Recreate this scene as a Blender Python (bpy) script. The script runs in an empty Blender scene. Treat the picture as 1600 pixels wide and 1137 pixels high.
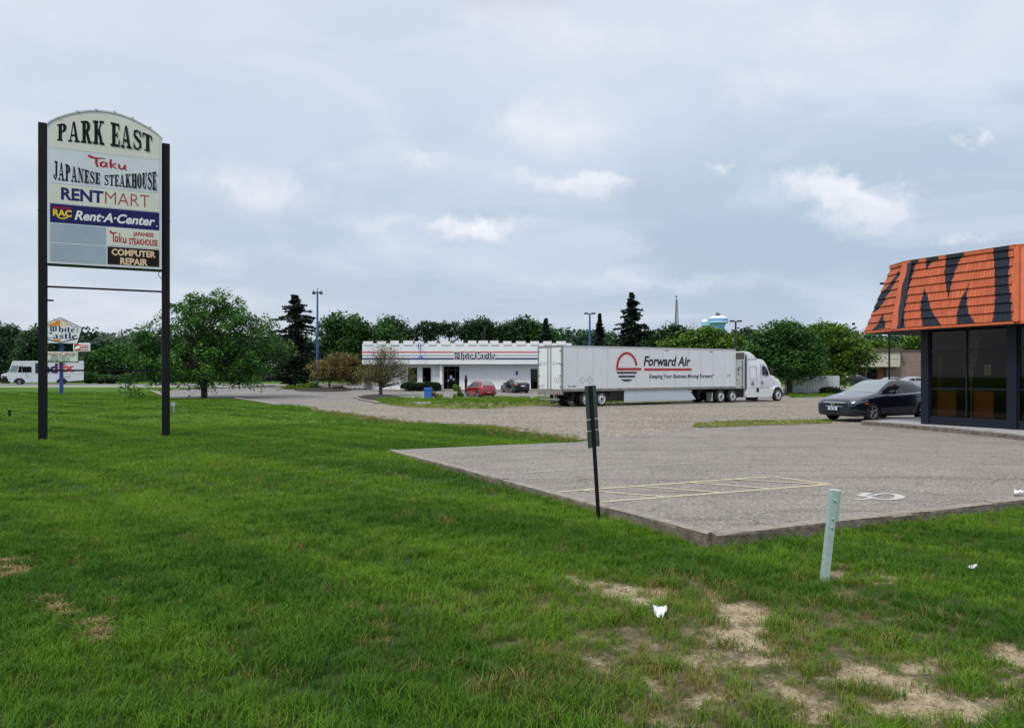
import bpy, bmesh, math, random
import numpy as np
from mathutils import Vector, Matrix
random.seed(7); RNG = np.random.default_rng(7)
C = bpy.context.scene.collection
SC = bpy.context.scene
R = math.radians
# ---------------------------------------------------------------- camera
HE = 1.9; F = 1200.0; HZ = 587.0       # eye height, focal length in px of the 1600 px wide photo, horizon row
cam = bpy.data.cameras.new('camera'); camo = bpy.data.objects.new('camera', cam); C.objects.link(camo)
camo.location = (0, 0, HE); camo.rotation_euler = (R(90), 0, 0)
cam.sensor_width = 36; cam.lens = 36*F/1600; cam.shift_y = (HZ-568.5)/1600
cam.clip_start = .1; cam.clip_end = 5000
SC.camera = camo
SC.render.engine = 'CYCLES'
SC.view_settings.view_transform = 'Standard'; SC.view_settings.look = 'None'
SC.view_settings.exposure = 0.25; SC.view_settings.gamma = 1
# ---------------------------------------------------------------- world / sky
SUN_EL, SUN_AZ = 52, 215      # degrees; azimuth clockwise from +Y (behind the camera, to the left)
W = bpy.data.worlds.new("World"); SC.world = W; W.use_nodes = True
def sky():
    nt = W.node_tree; N = nt.nodes; L = nt.links; N.clear()
    out = N.new('ShaderNodeOutputWorld'); bg = N.new('ShaderNodeBackground'); bg.inputs[1].default_value = .1
    L.new(bg.outputs[0], out.inputs[0])
    tc = N.new('ShaderNodeTexCoord'); sep = N.new('ShaderNodeSeparateXYZ'); L.new(tc.outputs['Generated'], sep.inputs[0])
    def m(op, a, b=None, c=None, clamp=False):
        n = N.new('ShaderNodeMath'); n.operation = op; n.use_clamp = clamp
        for i, v in enumerate((a, b, c)):
            if v is None: continue
            if isinstance(v, (int, float)): n.inputs[i].default_value = v
            else: L.new(v, n.inputs[i])
        return n.outputs[0]
    x, y, z = sep.outputs
    zz = m('ADD', m('MAXIMUM', z, 0), .12)
    comb = N.new('ShaderNodeCombineXYZ'); L.new(m('DIVIDE', x, zz), comb.inputs[0]); L.new(m('DIVIDE', y, zz), comb.inputs[1])
    def noise(vec, sc, det=6, rough=.55, lac=2.0, dist=0.0):
        n = N.new('ShaderNodeTexNoise'); n.inputs['Scale'].default_value = sc; n.inputs['Detail'].default_value = det
        n.inputs['Roughness'].default_value = rough; n.inputs['Distortion'].default_value = dist
        L.new(vec, n.inputs['Vector']); return n.outputs[0]
    def ramp(v, a, b, c=0., d=1., kind='SMOOTHSTEP'):
        n = N.new('ShaderNodeMapRange'); n.interpolation_type = kind
        n.inputs[1].default_value = a; n.inputs[2].default_value = b; n.inputs[3].default_value = c; n.inputs[4].default_value = d
        L.new(v, n.inputs[0]); return n.outputs[0]
    def mix(f, a, b):
        n = N.new('ShaderNodeMix'); n.data_type = 'RGBA'
        if isinstance(f, (int, float)): n.inputs[0].default_value = f
        else: L.new(f, n.inputs[0])
        for s, v in ((6, a), (7, b)):
            if isinstance(v, tuple): n.inputs[s].default_value = v+(1,)
            else: L.new(v, n.inputs[s])
        return n.outputs[2]
    nis = N.new('ShaderNodeTexSky'); nis.sky_type = 'NISHITA'; nis.sun_disc = False
    nis.sun_elevation = R(SUN_EL); nis.sun_rotation = R(SUN_AZ); nis.air_density = 1.4; nis.dust_density = 2.5
    el = m('ARCTANGENT', m('DIVIDE', z, m('SQRT', m('ADD', m('MULTIPLY', x, x), m('MULTIPLY', y, y)))))
    HOR = (5.1, 5.6, 6.5); MID = (4.25, 5.1, 6.2); UP = (6.1, 6.7, 7.6); ZEN = (8.8, 9.1, 9.7)
    base = mix(ramp(el, .02, .17), HOR, MID)
    base = mix(ramp(el, .12, .42), base, UP)
    base = mix(ramp(el, .45, 1.1), base, ZEN)
    # a little bluer to the right of the view, paler to the left
    lr = ramp(x, -.6, .6, 0, 1, 'LINEAR')
    base = mix(m('MULTIPLY', m('MULTIPLY', lr, ramp(el, .5, .05)), .75), base, (3.6, 4.6, 6.1))
    base = mix(m('MULTIPLY', ramp(x, .0, -.6, 0, 1, 'LINEAR'), .32), base, (6.5, 7.0, 7.8))
    base = mix(.10, base, nis.outputs[0])
    # broad soft layers
    n1 = noise(comb.outputs[0], .55, 7, .52, dist=.35)
    base = mix(m('MULTIPLY', ramp(n1, .46, .68), .42), base, (7.5, 7.9, 8.5))
    base = mix(m('MULTIPLY', ramp(n1, .50, .30), .30), base, (4.4, 5.0, 6.0))
    mp = N.new('ShaderNodeMapping'); mp.inputs['Scale'].default_value = (1, 1, 3.2); L.new(tc.outputs['Generated'], mp.inputs[0])
    n3 = noise(mp.outputs[0], 3.1, 8, .55, dist=.5)
    base = mix(m('MULTIPLY', ramp(n3, .50, .66), .26), base, (7.5, 7.9, 8.5))
    base = mix(m('MULTIPLY', ramp(n3, .46, .34), .16), base, (3.9, 4.7, 6.0))
    # cumulus banks, each at its own bearing (a = x/y) and elevation (b = z/y)
    a = m('DIVIDE', x, m('MAXIMUM', y, .05)); b = m('DIVIDE', z, m('MAXIMUM', y, .05))
    cv = N.new('ShaderNodeCombineXYZ'); L.new(a, cv.inputs[0]); L.new(b, cv.inputs[1])
    fine = noise(cv.outputs[0], 14, 8, .6, dist=.25); coarse = noise(cv.outputs[0], 5, 5, .5)
    wob = m('ADD', m('MULTIPLY', m('SUBTRACT', fine, .5), 1.6), m('MULTIPLY', m('SUBTRACT', coarse, .5), 1.0))
    wn = N.new('ShaderNodeTexNoise'); wn.inputs['Scale'].default_value = 9; wn.inputs['Detail'].default_value = 7; wn.inputs['Roughness'].default_value = .62; L.new(cv.outputs[0], wn.inputs['Vector'])
    wn2 = N.new('ShaderNodeTexNoise'); wn2.inputs['Scale'].default_value = 26; wn2.inputs['Detail'].default_value = 6; wn2.inputs['Roughness'].default_value = .65; L.new(cv.outputs[0], wn2.inputs['Vector'])
    ws = N.new('ShaderNodeSeparateColor'); L.new(wn.outputs['Color'], ws.inputs[0]); ws2 = N.new('ShaderNodeSeparateColor'); L.new(wn2.outputs['Color'], ws2.inputs[0])
    aw = m('ADD', a, m('ADD', m('MULTIPLY', m('SUBTRACT', ws.outputs[0], .5), .17), m('MULTIPLY', m('SUBTRACT', ws2.outputs[0], .5), .05)))
    bw = m('ADD', b, m('ADD', m('MULTIPLY', m('SUBTRACT', ws.outputs[1], .5), .075), m('MULTIPLY', m('SUBTRACT', ws2.outputs[1], .5), .030)))
    front = ramp(y, .05, .3)
    for (px, py, rx, ry, amp, soft) in ((745, 357, 82, 24, .85, .5), (1290, 298, 80, 34, .75, .5), (1370, 312, 84, 40, .7, .6), (1320, 345, 84, 30, .5, .7), (905, 284, 122, 22, .62, .6), (975, 276, 50, 16, .5, .5),
            (1516, 217, 26, 17, .5, .6), (360, 285, 120, 50, .6, 1.0), (450, 310, 110, 50, .5, 1.0), (600, 350, 90, 26, .4, .9), (868, 205, 130, 50, .55, .9), (790, 190, 80, 40, .4, 1.0), (1165, 150, 110, 60, .42, 1.1),
            (330, 395, 130, 26, .5, 1.0), (1110, 268, 34, 14, .5, .8), (900, 70, 200, 70, .55, 1.2), (780, 20, 110, 40, .6, 1.0), (1510, 372, 60, 12, .45, .8), (1000, 445, 320, 20, .45, 1.1), (680, 245, 50, 24, .45, .9), (60, 330, 150, 40, .45, 1.1), (1330, 60, 160, 60, .4, 1.2)):
        a0, b0 = (px-800)/F, (HZ-py)/F
        dx = m('MULTIPLY', m('SUBTRACT', aw, a0), F/rx)
        dyu = m('SUBTRACT', bw, b0)
        dy = m('MULTIPLY', dyu, F/ry)
        dd = m('SQRT', m('ADD', m('MULTIPLY', dx, dx), m('MULTIPLY', dy, dy)))
        v = m('ADD', m('SUBTRACT', 1.0, dd), wob)
        base = mix(m('MULTIPLY', m('MULTIPLY', ramp(v, -.15, soft*1.4), front), amp), base, mix(ramp(dy, -1.2, .6), (6.3, 6.7, 7.4), (8.1, 8.25, 8.7)))
    # grey underside at the very top of the view
    dd = m('SQRT', m('ADD', m('POWER', m('MULTIPLY', m('SUBTRACT', a, .0), 8), 2), m('POWER', m('MULTIPLY', m('SUBTRACT', b, .50), 22), 2)))
    base = mix(m('MULTIPLY', m('MULTIPLY', ramp(m('ADD', m('SUBTRACT', 1.0, dd), wob), 0, .9), front), .5), base, (4.6, 4.8, 5.6))
    L.new(base, bg.inputs[0])
sky()
sd = bpy.data.lights.new('sun', 'SUN'); sd.energy = 1.9; sd.angle = R(10); sd.color = (1, .96, .9)
so = bpy.data.objects.new('sun', sd); C.objects.link(so); so.location = (-30, -40, 60)
_d = Vector((math.sin(R(SUN_AZ))*math.cos(R(SUN_EL)), math.cos(R(SUN_AZ))*math.cos(R(SUN_EL)), math.sin(R(SUN_EL))))
so.rotation_euler = _d.to_track_quat('Z', 'Y').to_euler()
# ---------------------------------------------------------------- terrain profile and photo-ray helpers
GT = [(-50, 0), (70, 0), (90, .4), (105, .70), (140, .84), (250, 1.0), (900, 1.6)]
def g(Y): return float(np.interp(Y, [t[0] for t in GT], [t[1] for t in GT]))
ZT = [(0, .135), (9, .135), (19.5, .06), (22.5, .016), (900, .016)]
def zl(Y): return float(np.interp(Y, [t[0] for t in ZT], [t[1] for t in ZT]))
def P(px, py, z=0.0, zf=None):
    """point where the ray through a photo pixel meets the terrain (+z)"""
    lo, hi = 1.5, 800.0
    for _ in range(50):
        Y = (lo+hi)/2; zz = g(Y)+z+(zf(Y) if zf else 0)
        if HZ+F*(HE-zz)/Y > py: lo = Y
        else: hi = Y
    return ((px-800)/F*Y, Y)
def XZ(px, py, Y): return ((px-800)/F*Y, HE+(HZ-py)/F*Y)
# ---------------------------------------------------------------- materials
def mat(name, col, rough=.6, metal=0., var=0., scale=8., bump=0., bscale=40., spec=.5, coat=0., col2=None, det=4):
    if name in bpy.data.materials: return bpy.data.materials[name]
    m = bpy.data.materials.new(name); m.use_nodes = True; nt = m.node_tree; b = nt.nodes['Principled BSDF']
    b.inputs['Base Color'].default_value = tuple(col)+(1,); b.inputs['Roughness'].default_value = rough
    b.inputs['Metallic'].default_value = metal; b.inputs['Specular IOR Level'].default_value = spec
    b.inputs['Coat Weight'].default_value = coat; b.inputs['Coat Roughness'].default_value = .06
    tc = nt.nodes.new('ShaderNodeNewGeometry')
    if var or col2:
        n = nt.nodes.new('ShaderNodeTexNoise'); n.inputs['Scale'].default_value = scale; n.inputs['Detail'].default_value = det; n.inputs['Roughness'].default_value = .6
        nt.links.new(tc.outputs['Position'], n.inputs['Vector'])
        mx = nt.nodes.new('ShaderNodeMix'); mx.data_type = 'RGBA'
        mr = nt.nodes.new('ShaderNodeMapRange'); mr.inputs[1].default_value = .3; mr.inputs[2].default_value = .7
        nt.links.new(n.outputs[0], mr.inputs[0]); nt.links.new(mr.outputs[0], mx.inputs[0])
        if col2: A, B = col, col2
        else: A, B = [c*(1-var) for c in col], [min(1, c*(1+var)) for c in col]
        mx.inputs[6].default_value = tuple(A)+(1,); mx.inputs[7].default_value = tuple(B)+(1,)
        nt.links.new(mx.outputs[2], b.inputs['Base Color'])
    if bump:
        n2 = nt.nodes.new('ShaderNodeTexNoise'); n2.inputs['Scale'].default_value = bscale; n2.inputs['Detail'].default_value = 5
        nt.links.new(tc.outputs['Position'], n2.inputs['Vector'])
        bp = nt.nodes.new('ShaderNodeBump'); bp.inputs['Strength'].default_value = bump; bp.inputs['Distance'].default_value = .02
        nt.links.new(n2.outputs[0], bp.inputs['Height']); nt.links.new(bp.outputs[0], b.inputs['Normal'])
    return m
def glass(name, tint=(.5, .55, .55), refl=1.0, trans=.6):
    if name in bpy.data.materials: return bpy.data.materials[name]
    m = bpy.data.materials.new(name); m.use_nodes = True; nt = m.node_tree; nt.nodes.clear()
    o = nt.nodes.new('ShaderNodeOutputMaterial'); t = nt.nodes.new('ShaderNodeBsdfTransparent'); t.inputs[0].default_value = tuple(c*trans for c in tint)+(1,)
    gl = nt.nodes.new('ShaderNodeBsdfGlossy'); gl.inputs['Roughness'].default_value = .03; gl.inputs[0].default_value = (refl, refl, refl, 1)
    f = nt.nodes.new('ShaderNodeFresnel'); f.inputs[0].default_value = 1.5; mx = nt.nodes.new('ShaderNodeMixShader')
    ad = nt.nodes.new('ShaderNodeMath'); ad.operation = 'MULTIPLY'; ad.inputs[1].default_value = 1.15; nt.links.new(f.outputs[0], ad.inputs[0])
    nt.links.new(ad.outputs[0], mx.inputs[0]); nt.links.new(t.outputs[0], mx.inputs[1]); nt.links.new(gl.outputs[0], mx.inputs[2]); nt.links.new(mx.outputs[0], o.inputs[0])
    return m
# ---------------------------------------------------------------- object helpers
def tag(o, label=None, cat=None, group=None, kind=None):
    if label: o['label'] = label
    if cat: o['category'] = cat
    if group: o['group'] = group
    if kind: o['kind'] = kind
    return o
def thing(name, label, cat, loc=(0, 0, 0), rz=0., group=None, scale=None):
    o = bpy.data.objects.new(name, None); C.objects.link(o); o.location = loc; o.rotation_euler = (0, 0, rz)
    o.empty_display_size = .3
    if scale: o.scale = scale if isinstance(scale, tuple) else (scale,)*3
    return tag(o, label, cat, group)
def link_mesh(name, me, m=None, parent=None, smooth=False):
    o = bpy.data.objects.new(name, me); C.objects.link(o)
    if m is not None:
        for x in (m if isinstance(m, (list, tuple)) else [m]): me.materials.append(x)
    if smooth: me.polygons.foreach_set('use_smooth', [True]*len(me.polygons))
    if parent: o.parent = parent
    return o
class MB:
    def __init__(s): s.v = []; s.f = []; s.mi = []
    def add(s, vs, fs, mi=0):
        k = len(s.v); s.v += [tuple(v) for v in vs]; s.f += [tuple(i+k for i in f) for f in fs]; s.mi += [mi]*len(fs); return s
    def box(s, x0, x1, y0, y1, z0, z1, mi=0, M=None, b=0.0):
        if b > 0:
            bm = bmesh.new(); r = bmesh.ops.create_cube(bm, size=1)
            for v in bm.verts: v.co = Vector(((x0+x1)/2+v.co.x*(x1-x0), (y0+y1)/2+v.co.y*(y1-y0), (z0+z1)/2+v.co.z*(z1-z0)))
            bmesh.ops.bevel(bm, geom=bm.edges[:], offset=b, segments=2, affect='EDGES', profile=.6)
            bm.verts.index_update(); vs = [v.co.copy() for v in bm.verts]; fs = [[v.index for v in f.verts] for f in bm.faces]; bm.free()
        else:
            vs = [Vector((x, y, z)) for z in (z0, z1) for y in (y0, y1) for x in (x0, x1)]
            fs = [(0, 2, 3, 1), (4, 5, 7, 6), (0, 1, 5, 4), (2, 6, 7, 3), (0, 4, 6, 2), (1, 3, 7, 5)]
        if M: vs = [M @ v for v in vs]
        return s.add(vs, fs, mi)
    def prism(s, pts, axis, a, b, mi=0):
        """polygon in the plane normal to axis, extruded from a to b. axis 'y': pts are (x,z); 'x': (y,z); 'z': (x,y)"""
        n = len(pts)
        def mk(p, t): return {'y': (p[0], t, p[1]), 'x': (t, p[0], p[1]), 'z': (p[0], p[1], t)}[axis]
        vs = [mk(p, a) for p in pts]+[mk(p, b) for p in pts]
        fs = [tuple(range(n)), tuple(range(2*n-1, n-1, -1))]+[(i, i+n, (i+1) % n+n, (i+1) % n) for i in range(n)]
        return s.add(vs, fs, mi)
    def tube(s, pts, rad, n=8, mi=0, cap=True):
        pts = [Vector(p) for p in pts]; rad = rad if isinstance(rad, (list, tuple)) else [rad]*len(pts)
        vs = []; fs = []; up = Vector((0, 0, 1)); pu = None
        for i, p in enumerate(pts):
            d = (pts[min(i+1, len(pts)-1)]-pts[max(i-1, 0)]).normalized()
            u = d.cross(up if abs(d.z) < .95 else Vector((1, 0, 0))).normalized() if pu is None else (pu-d*pu.dot(d)).normalized()
            pu = u; w = d.cross(u)
            for k in range(n):
                t = 2*math.pi*k/n; vs.append(p+(u*math.cos(t)+w*math.sin(t))*rad[i])
        for i in range(len(pts)-1):
            for k in range(n): fs.append((i*n+k, i*n+(k+1) % n, (i+1)*n+(k+1) % n, (i+1)*n+k))
        if cap: fs += [tuple(range(n-1, -1, -1)), tuple(range((len(pts)-1)*n, len(pts)*n))]
        return s.add(vs, fs, mi)
    def lathe(s, prof, n=24, axis='z', c=(0, 0, 0), mi=0):
        """prof: (radius, height) list"""
        vs = []; fs = []
        for r, h in prof:
            for k in range(n):
                t = 2*math.pi*k/n; a, b = r*math.cos(t), r*math.sin(t)
                vs.append({'z': (c[0]+a, c[1]+b, c[2]+h), 'y': (c[0]+a, c[1]+h, c[2]+b), 'x': (c[0]+h, c[1]+a, c[2]+b)}[axis])
        for i in range(len(prof)-1):
            for k in range(n): fs.append((i*n+k, i*n+(k+1) % n, (i+1)*n+(k+1) % n, (i+1)*n+k))
        return s.add(vs, fs, mi)
    def mesh(s, name):
        me = bpy.data.meshes.new(name); me.from_pydata(s.v, [], s.f); me.update()
        me.polygons.foreach_set('material_index', s.mi); return me
    def build(s, name, m, parent=None, smooth=False, bevel=0.0, norm=True):
        me = s.mesh(name)
        bm = bmesh.new(); bm.from_mesh(me)
        if bevel:
            bmesh.ops.remove_doubles(bm, verts=bm.verts, dist=1e-5)
            es = [e for e in bm.edges if len(e.link_faces) == 2 and e.calc_face_angle(0) > .5]
            bmesh.ops.bevel(bm, geom=es, offset=bevel, segments=2, affect='EDGES', profile=.6, clamp_overlap=True)
        if norm: bmesh.ops.recalc_face_normals(bm, faces=bm.faces)
        bm.to_mesh(me); bm.free()
        o = link_mesh(name, me, m, parent, False)
        if smooth:
            me.polygons.foreach_set('use_smooth', [True]*len(me.polygons))
            try: me.set_sharp_from_angle(angle=R(38))
            except Exception: pass
        return o
def copy_tree(o, parent=None):
    c = o.copy(); C.objects.link(c); c.parent = parent
    for ch in list(o.children): copy_tree(ch, c)
    return c
def ngon_mesh(name, pts, zfun, m, parent=None, cuts=(), thick=0.0):
    """flat polygon (x,y list) following a height that is piecewise linear in y, cut at the bend lines"""
    bm = bmesh.new(); vs = [bm.verts.new((x, y, 0)) for x, y in pts]; f = bm.faces.new(vs)
    for c in cuts:
        bmesh.ops.bisect_plane(bm, geom=bm.verts[:]+bm.edges[:]+bm.faces[:], plane_co=(0, c, 0), plane_no=(0, 1, 0))
    bmesh.ops.triangulate(bm, faces=bm.faces[:])
    for v in bm.verts: v.co.z = zfun(v.co.y)
    bmesh.ops.recalc_face_normals(bm, faces=bm.faces)
    for f in bm.faces:
        if f.normal.z < 0: f.normal_flip()
    me = bpy.data.meshes.new(name); bm.to_mesh(me); bm.free()
    return link_mesh(name, me, m, parent)
def wobble(pts, amp=.15, step=.7, closed=True, seed=1):
    """roughen an outline (world metres)"""
    r = random.Random(seed); out = []; n = len(pts)
    for i in range(n if closed else n-1):
        a = Vector(pts[i]); b = Vector(pts[(i+1) % n]); d = (b-a).length; k = max(1, min(60, int(d/step)))
        nn = Vector((-(b-a).y, (b-a).x)).normalized() if d > 0 else Vector((0, 0))
        for j in range(k): out.append(tuple(a.lerp(b, j/k)+nn*(r.uniform(-amp, amp) if j else 0)))
    if not closed: out.append(tuple(pts[-1]))
    return out
# value noise in numpy
def vnoise(x, y, seed=0):
    xi = np.floor(x).astype(np.int64); yi = np.floor(y).astype(np.int64); xf = x-xi; yf = y-yi
    def h(a, b):
        n = (a*374761393+b*668265263+seed*1442695041) & 0x7fffffff
        n = ((n ^ (n >> 13))*1274126177) & 0x7fffffff
        return ((n ^ (n >> 16)) & 0xffff)/65535.
    u = xf*xf*(3-2*xf); v = yf*yf*(3-2*yf)
    return (h(xi, yi)*(1-u)+h(xi+1, yi)*u)*(1-v)+(h(xi, yi+1)*(1-u)+h(xi+1, yi+1)*u)*v
def fbm(x, y, o=4, seed=0):
    s = 0; a = .5; t = 0
    for i in range(o): s = s+a*vnoise(x*2**i, y*2**i, seed+i); t += a; a *= .5
    return s/t
def inpoly(x, y, poly):
    ins = np.zeros(np.shape(x), bool); n = len(poly)
    for i in range(n):
        x0, y0 = poly[i]; x1, y1 = poly[(i+1) % n]
        if y0 == y1: continue
        c = ((y0 > y) != (y1 > y)) & (x < (x1-x0)*(y-y0)/(y1-y0)+x0); ins ^= c
    return ins
# ---------------------------------------------------------------- lettering
def text_polys(s, bold=0., shear=0., spacing=1.0):
    cu = bpy.data.curves.new('t', 'FONT'); cu.body = s; cu.offset = bold; cu.shear = shear; cu.space_character = spacing; cu.resolution_u = 3
    o = bpy.data.objects.new('t', cu); C.objects.link(o); dg = bpy.context.evaluated_depsgraph_get()
    me = bpy.data.meshes.new_from_object(o.evaluated_get(dg)); bpy.data.objects.remove(o); bpy.data.curves.remove(cu)
    v = [(p.co.x, p.co.y, 0.) for p in me.vertices]; f = [tuple(p.vertices) for p in me.polygons]; bpy.data.meshes.remove(me)
    return v, f
def fit(vf, x0, x1, y0, y1):
    v, f = vf; xs = [p[0] for p in v]; ys = [p[1] for p in v]; a, b, c, d = min(xs), max(xs), min(ys), max(ys)
    return [(x0+(p[0]-a)/(b-a)*(x1-x0), y0+(p[1]-c)/(d-c)*(y1-y0), p[2]) for p in v], f
class Glyphs:
    """polygons collected stroke by stroke; every stroke sits a hair above the last so none share a plane"""
    def __init__(s, dz=.0004): s.v = []; s.f = []; s.z = 0; s.dz = dz
    def poly(s, pts):
        k = len(s.v); s.v += [(x, y, s.z) for x, y in pts]; s.f.append(tuple(range(k, k+len(pts)))); s.z += s.dz
    def strip(s, L, Rr):
        k = len(s.v); n = len(L); s.v += [(x, y, s.z) for x, y in L]+[(x, y, s.z) for x, y in Rr]
        s.f += [(k+i, k+i+1, k+n+i+1, k+n+i) for i in range(n-1)]; s.z += s.dz
    def nib(s, pts, nx, ny, ox=0, grow=0):
        for i in range(len(pts)-1):
            (x0, y0), (x1, y1) = pts[i], pts[i+1]
            P0 = [(x0-nx, y0-ny), (x0+nx, y0+ny), (x1+nx, y1+ny), (x1-nx, y1-ny)]
            s.poly([(ox+a, b) for a, b in P0])
    def line(s, pts, w, ox=0):
        """polyline with half widths w (list or number)"""
        n = len(pts); w = w if isinstance(w, (list, tuple)) else [w]*n; L = []; Q = []
        for i in range(n):
            a = pts[max(i-1, 0)]; b = pts[min(i+1, n-1)]; dx, dy = b[0]-a[0], b[1]-a[1]; l = math.hypot(dx, dy) or 1
            L.append((ox+pts[i][0]-dy/l*w[i], pts[i][1]+dx/l*w[i])); Q.append((ox+pts[i][0]+dy/l*w[i], pts[i][1]-dx/l*w[i]))
        s.strip(L, Q)
    def rect(s, x0, y0, x1, y1, ox=0): s.poly([(ox+x0, y0), (ox+x1, y0), (ox+x1, y1), (ox+x0, y1)])
    def arc(s, cx, cy, rx, ry, a0, a1, tx, ty, ox=0, n=14):
        L = []; Q = []
        for i in range(n+1):
            t = R(a0+(a1-a0)*i/n); c, d = math.cos(t), math.sin(t)
            L.append((ox+cx+rx*c, cy+ry*d)); Q.append((ox+cx+(rx-tx)*c, cy+(ry-ty)*d))
        s.strip(L, Q)
def slab(word, track=.06):
    """thick-stemmed slab serif capitals, unit height"""
    G = Glyphs(); ox = 0; t = .265; n = .10; q = .095
    for ch in word:
        w = .8
        if ch == ' ': ox += .42; continue
        if ch in 'PR':
            G.rect(.12, 0, .12+t, 1, ox); G.rect(0, 0, .44, q, ox); G.rect(0, 1-q, .4, 1, ox)
            G.arc(.38, .74, .36, .26, -90, 90, t, n, ox); G.rect(.3, 1-n, .39, 1, ox); G.rect(.3, .48, .39, .48+n, ox)
            if ch == 'R': G.poly([(ox+.36, .5), (ox+.56, .52), (ox+.78, .04), (ox+.56, .0)]); G.rect(.55, 0, .86, q, ox); w = .88
        elif ch == 'A':
            G.poly([(ox+.36, 1), (ox+.52, 1), (ox+.80, 0), (ox+.58, 0)]); G.poly([(ox+.36, 1), (ox+.43, 1), (ox+.2, 0), (ox+.11, 0)])
            G.rect(.2, .28, .62, .28+n, ox); G.rect(0, 0, .32, q, ox); G.rect(.48, 0, .9, q, ox); w = .92
        elif ch == 'K':
            G.rect(.12, 0, .12+t, 1, ox); G.rect(0, 0, .42, q, ox); G.rect(0, 1-q, .42, 1, ox)
            G.poly([(ox+.3, .4), (ox+.4, .38), (ox+.75, 1), (ox+.64, 1)]); G.poly([(ox+.36, .62), (ox+.54, .66), (ox+.84, 0), (ox+.6, 0)])
            G.rect(.52, 1-q, .88, 1, ox); G.rect(.52, 0, .92, q, ox); w = .94
        elif ch == 'E':
            G.rect(.12, 0, .12+t, 1, ox); G.rect(0, 0, .72, n, ox); G.rect(0, 1-n, .7, 1, ox); G.rect(.3, .46, .54, .54, ox)
            G.poly([(ox+.72, 0), (ox+.74, .32), (ox+.66, .3), (ox+.6, 0)]); G.poly([(ox+.7, 1), (ox+.71, .7), (ox+.64, .72), (ox+.58, 1)]); G.rect(.5, .36, .57, .64, ox); w = .76
        elif ch == 'S':
            G.line([(.62, .72), (.56, .9), (.36, .96), (.15, .86), (.14, .68), (.36, .54), (.6, .42), (.63, .2), (.46, .04), (.24, .05), (.12, .22)], [.04, .05, .05, .08, .1, .11, .11, .09, .05, .05, .04], ox)
            G.rect(.58, .66, .66, 1, ox); G.rect(.06, 0, .14, .34, ox); w = .74
        elif ch == 'T':
            G.rect(.3, 0, .3+t, 1, ox); G.rect(.17, 0, .63, q, ox); G.rect(0, 1-n, .8, 1, ox)
            G.poly([(ox, 1), (ox+.14, .97), (ox+.06, .68), (ox, .68)]); G.poly([(ox+.8, 1), (ox+.66, .97), (ox+.74, .68), (ox+.8, .68)])
        elif ch == 'J':
            G.rect(.3, .2, .3+t, 1, ox); G.rect(.16, 1-q, .62, 1, ox); G.arc(.28, .22, .22, .22, 180, 360, .15, .09, ox); G.rect(.03, .14, .2, .3, ox); w = .64
        elif ch == 'N':
            G.rect(.12, 0, .2, 1, ox); G.rect(.66, 0, .74, 1, ox); G.poly([(ox+.1, 1), (ox+.34, 1), (ox+.74, 0), (ox+.56, 0)])
            G.rect(0, 0, .32, q, ox); G.rect(0, 1-q, .28, 1, ox); G.rect(.54, 1-q, .86, 1, ox); w = .88
        elif ch == 'U':
            G.rect(.12, .25, .12+t, 1, ox); G.rect(.64, .25, .72, 1, ox); G.arc(.42, .28, .3, .28, 180, 360, .13, .1, ox); G.rect(0, 1-q, .42, 1, ox); G.rect(.54, 1-q, .84, 1, ox); w = .86
        elif ch == 'O': G.arc(.4, .5, .38, .5, 0, 360, t, .08, ox, 28); w = .8
        elif ch == 'H':
            G.rect(.12, 0, .12+t, 1, ox); G.rect(.58, 0, .58+t, 1, ox); G.rect(.3, .46, .6, .46+n, ox)
            for a in (0, .47): G.rect(a, 0, a+.42, q, ox); G.rect(a, 1-q, a+.42, 1, ox)
            w = .9
        ox += w+track
    return G.v, G.f
BL = {'W': (.88, [[(-.02, .80), (.08, .96), (.20, .84), (.16, .6), (.16, .22), (.28, .05)], [(.30, .96), (.42, .82), (.40, .22), (.28, .05)], [(.40, .22), (.54, .05), (.68, .2)], [(.56, .96), (.68, .84), (.66, .5), (.68, .2)]]),
      'h': (.5, [[(.08, 1.0), (.12, .9), (.12, 0)], [(.12, .5), (.3, .64), (.4, .52), (.4, .1), (.26, -.18)]]),
      'i': (.27, [[(.05, .56), (.13, .6), (.13, .1), (.22, .0)], [(.1, .84), (.17, .8)]]),
      't': (.32, [[(.13, .86), (.13, .1), (.24, .0)], [(.0, .6), (.28, .62)]]),
      'e': (.46, [[(.26, .64), (.1, .48), (.1, .14), (.24, .0), (.4, .12)], [(.26, .64), (.38, .48), (.12, .3)]]),
      'C': (.64, [[(.56, .74), (.50, .90), (.36, .98), (.22, .90), (.1, .7), (.1, .26), (.24, .06), (.42, .02), (.58, .2)], [(.56, .98), (.54, .74)]]),
      'a': (.5, [[(.08, .52), (.22, .64), (.36, .54), (.36, .1), (.46, .0)], [(.34, .38), (.1, .26), (.1, .1), (.2, .0), (.34, .1)]]),
      's': (.46, [[(.38, .52), (.26, .64), (.1, .5), (.12, .38), (.36, .24), (.36, .1), (.22, .0), (.06, .1)]]),
      'l': (.26, [[(.08, 1.0), (.12, .9), (.12, .1), (.22, .0)]])}
def black_letter(word, nx=.052, ny=.03, gap=.03):
    G = Glyphs(); ox = 0
    for ch in word:
        if ch == ' ': ox += .22; continue
        w, st = BL[ch]
        for p in st: G.nib(p, nx, ny, ox)
        ox += w+gap
    return G.v, G.f
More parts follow.
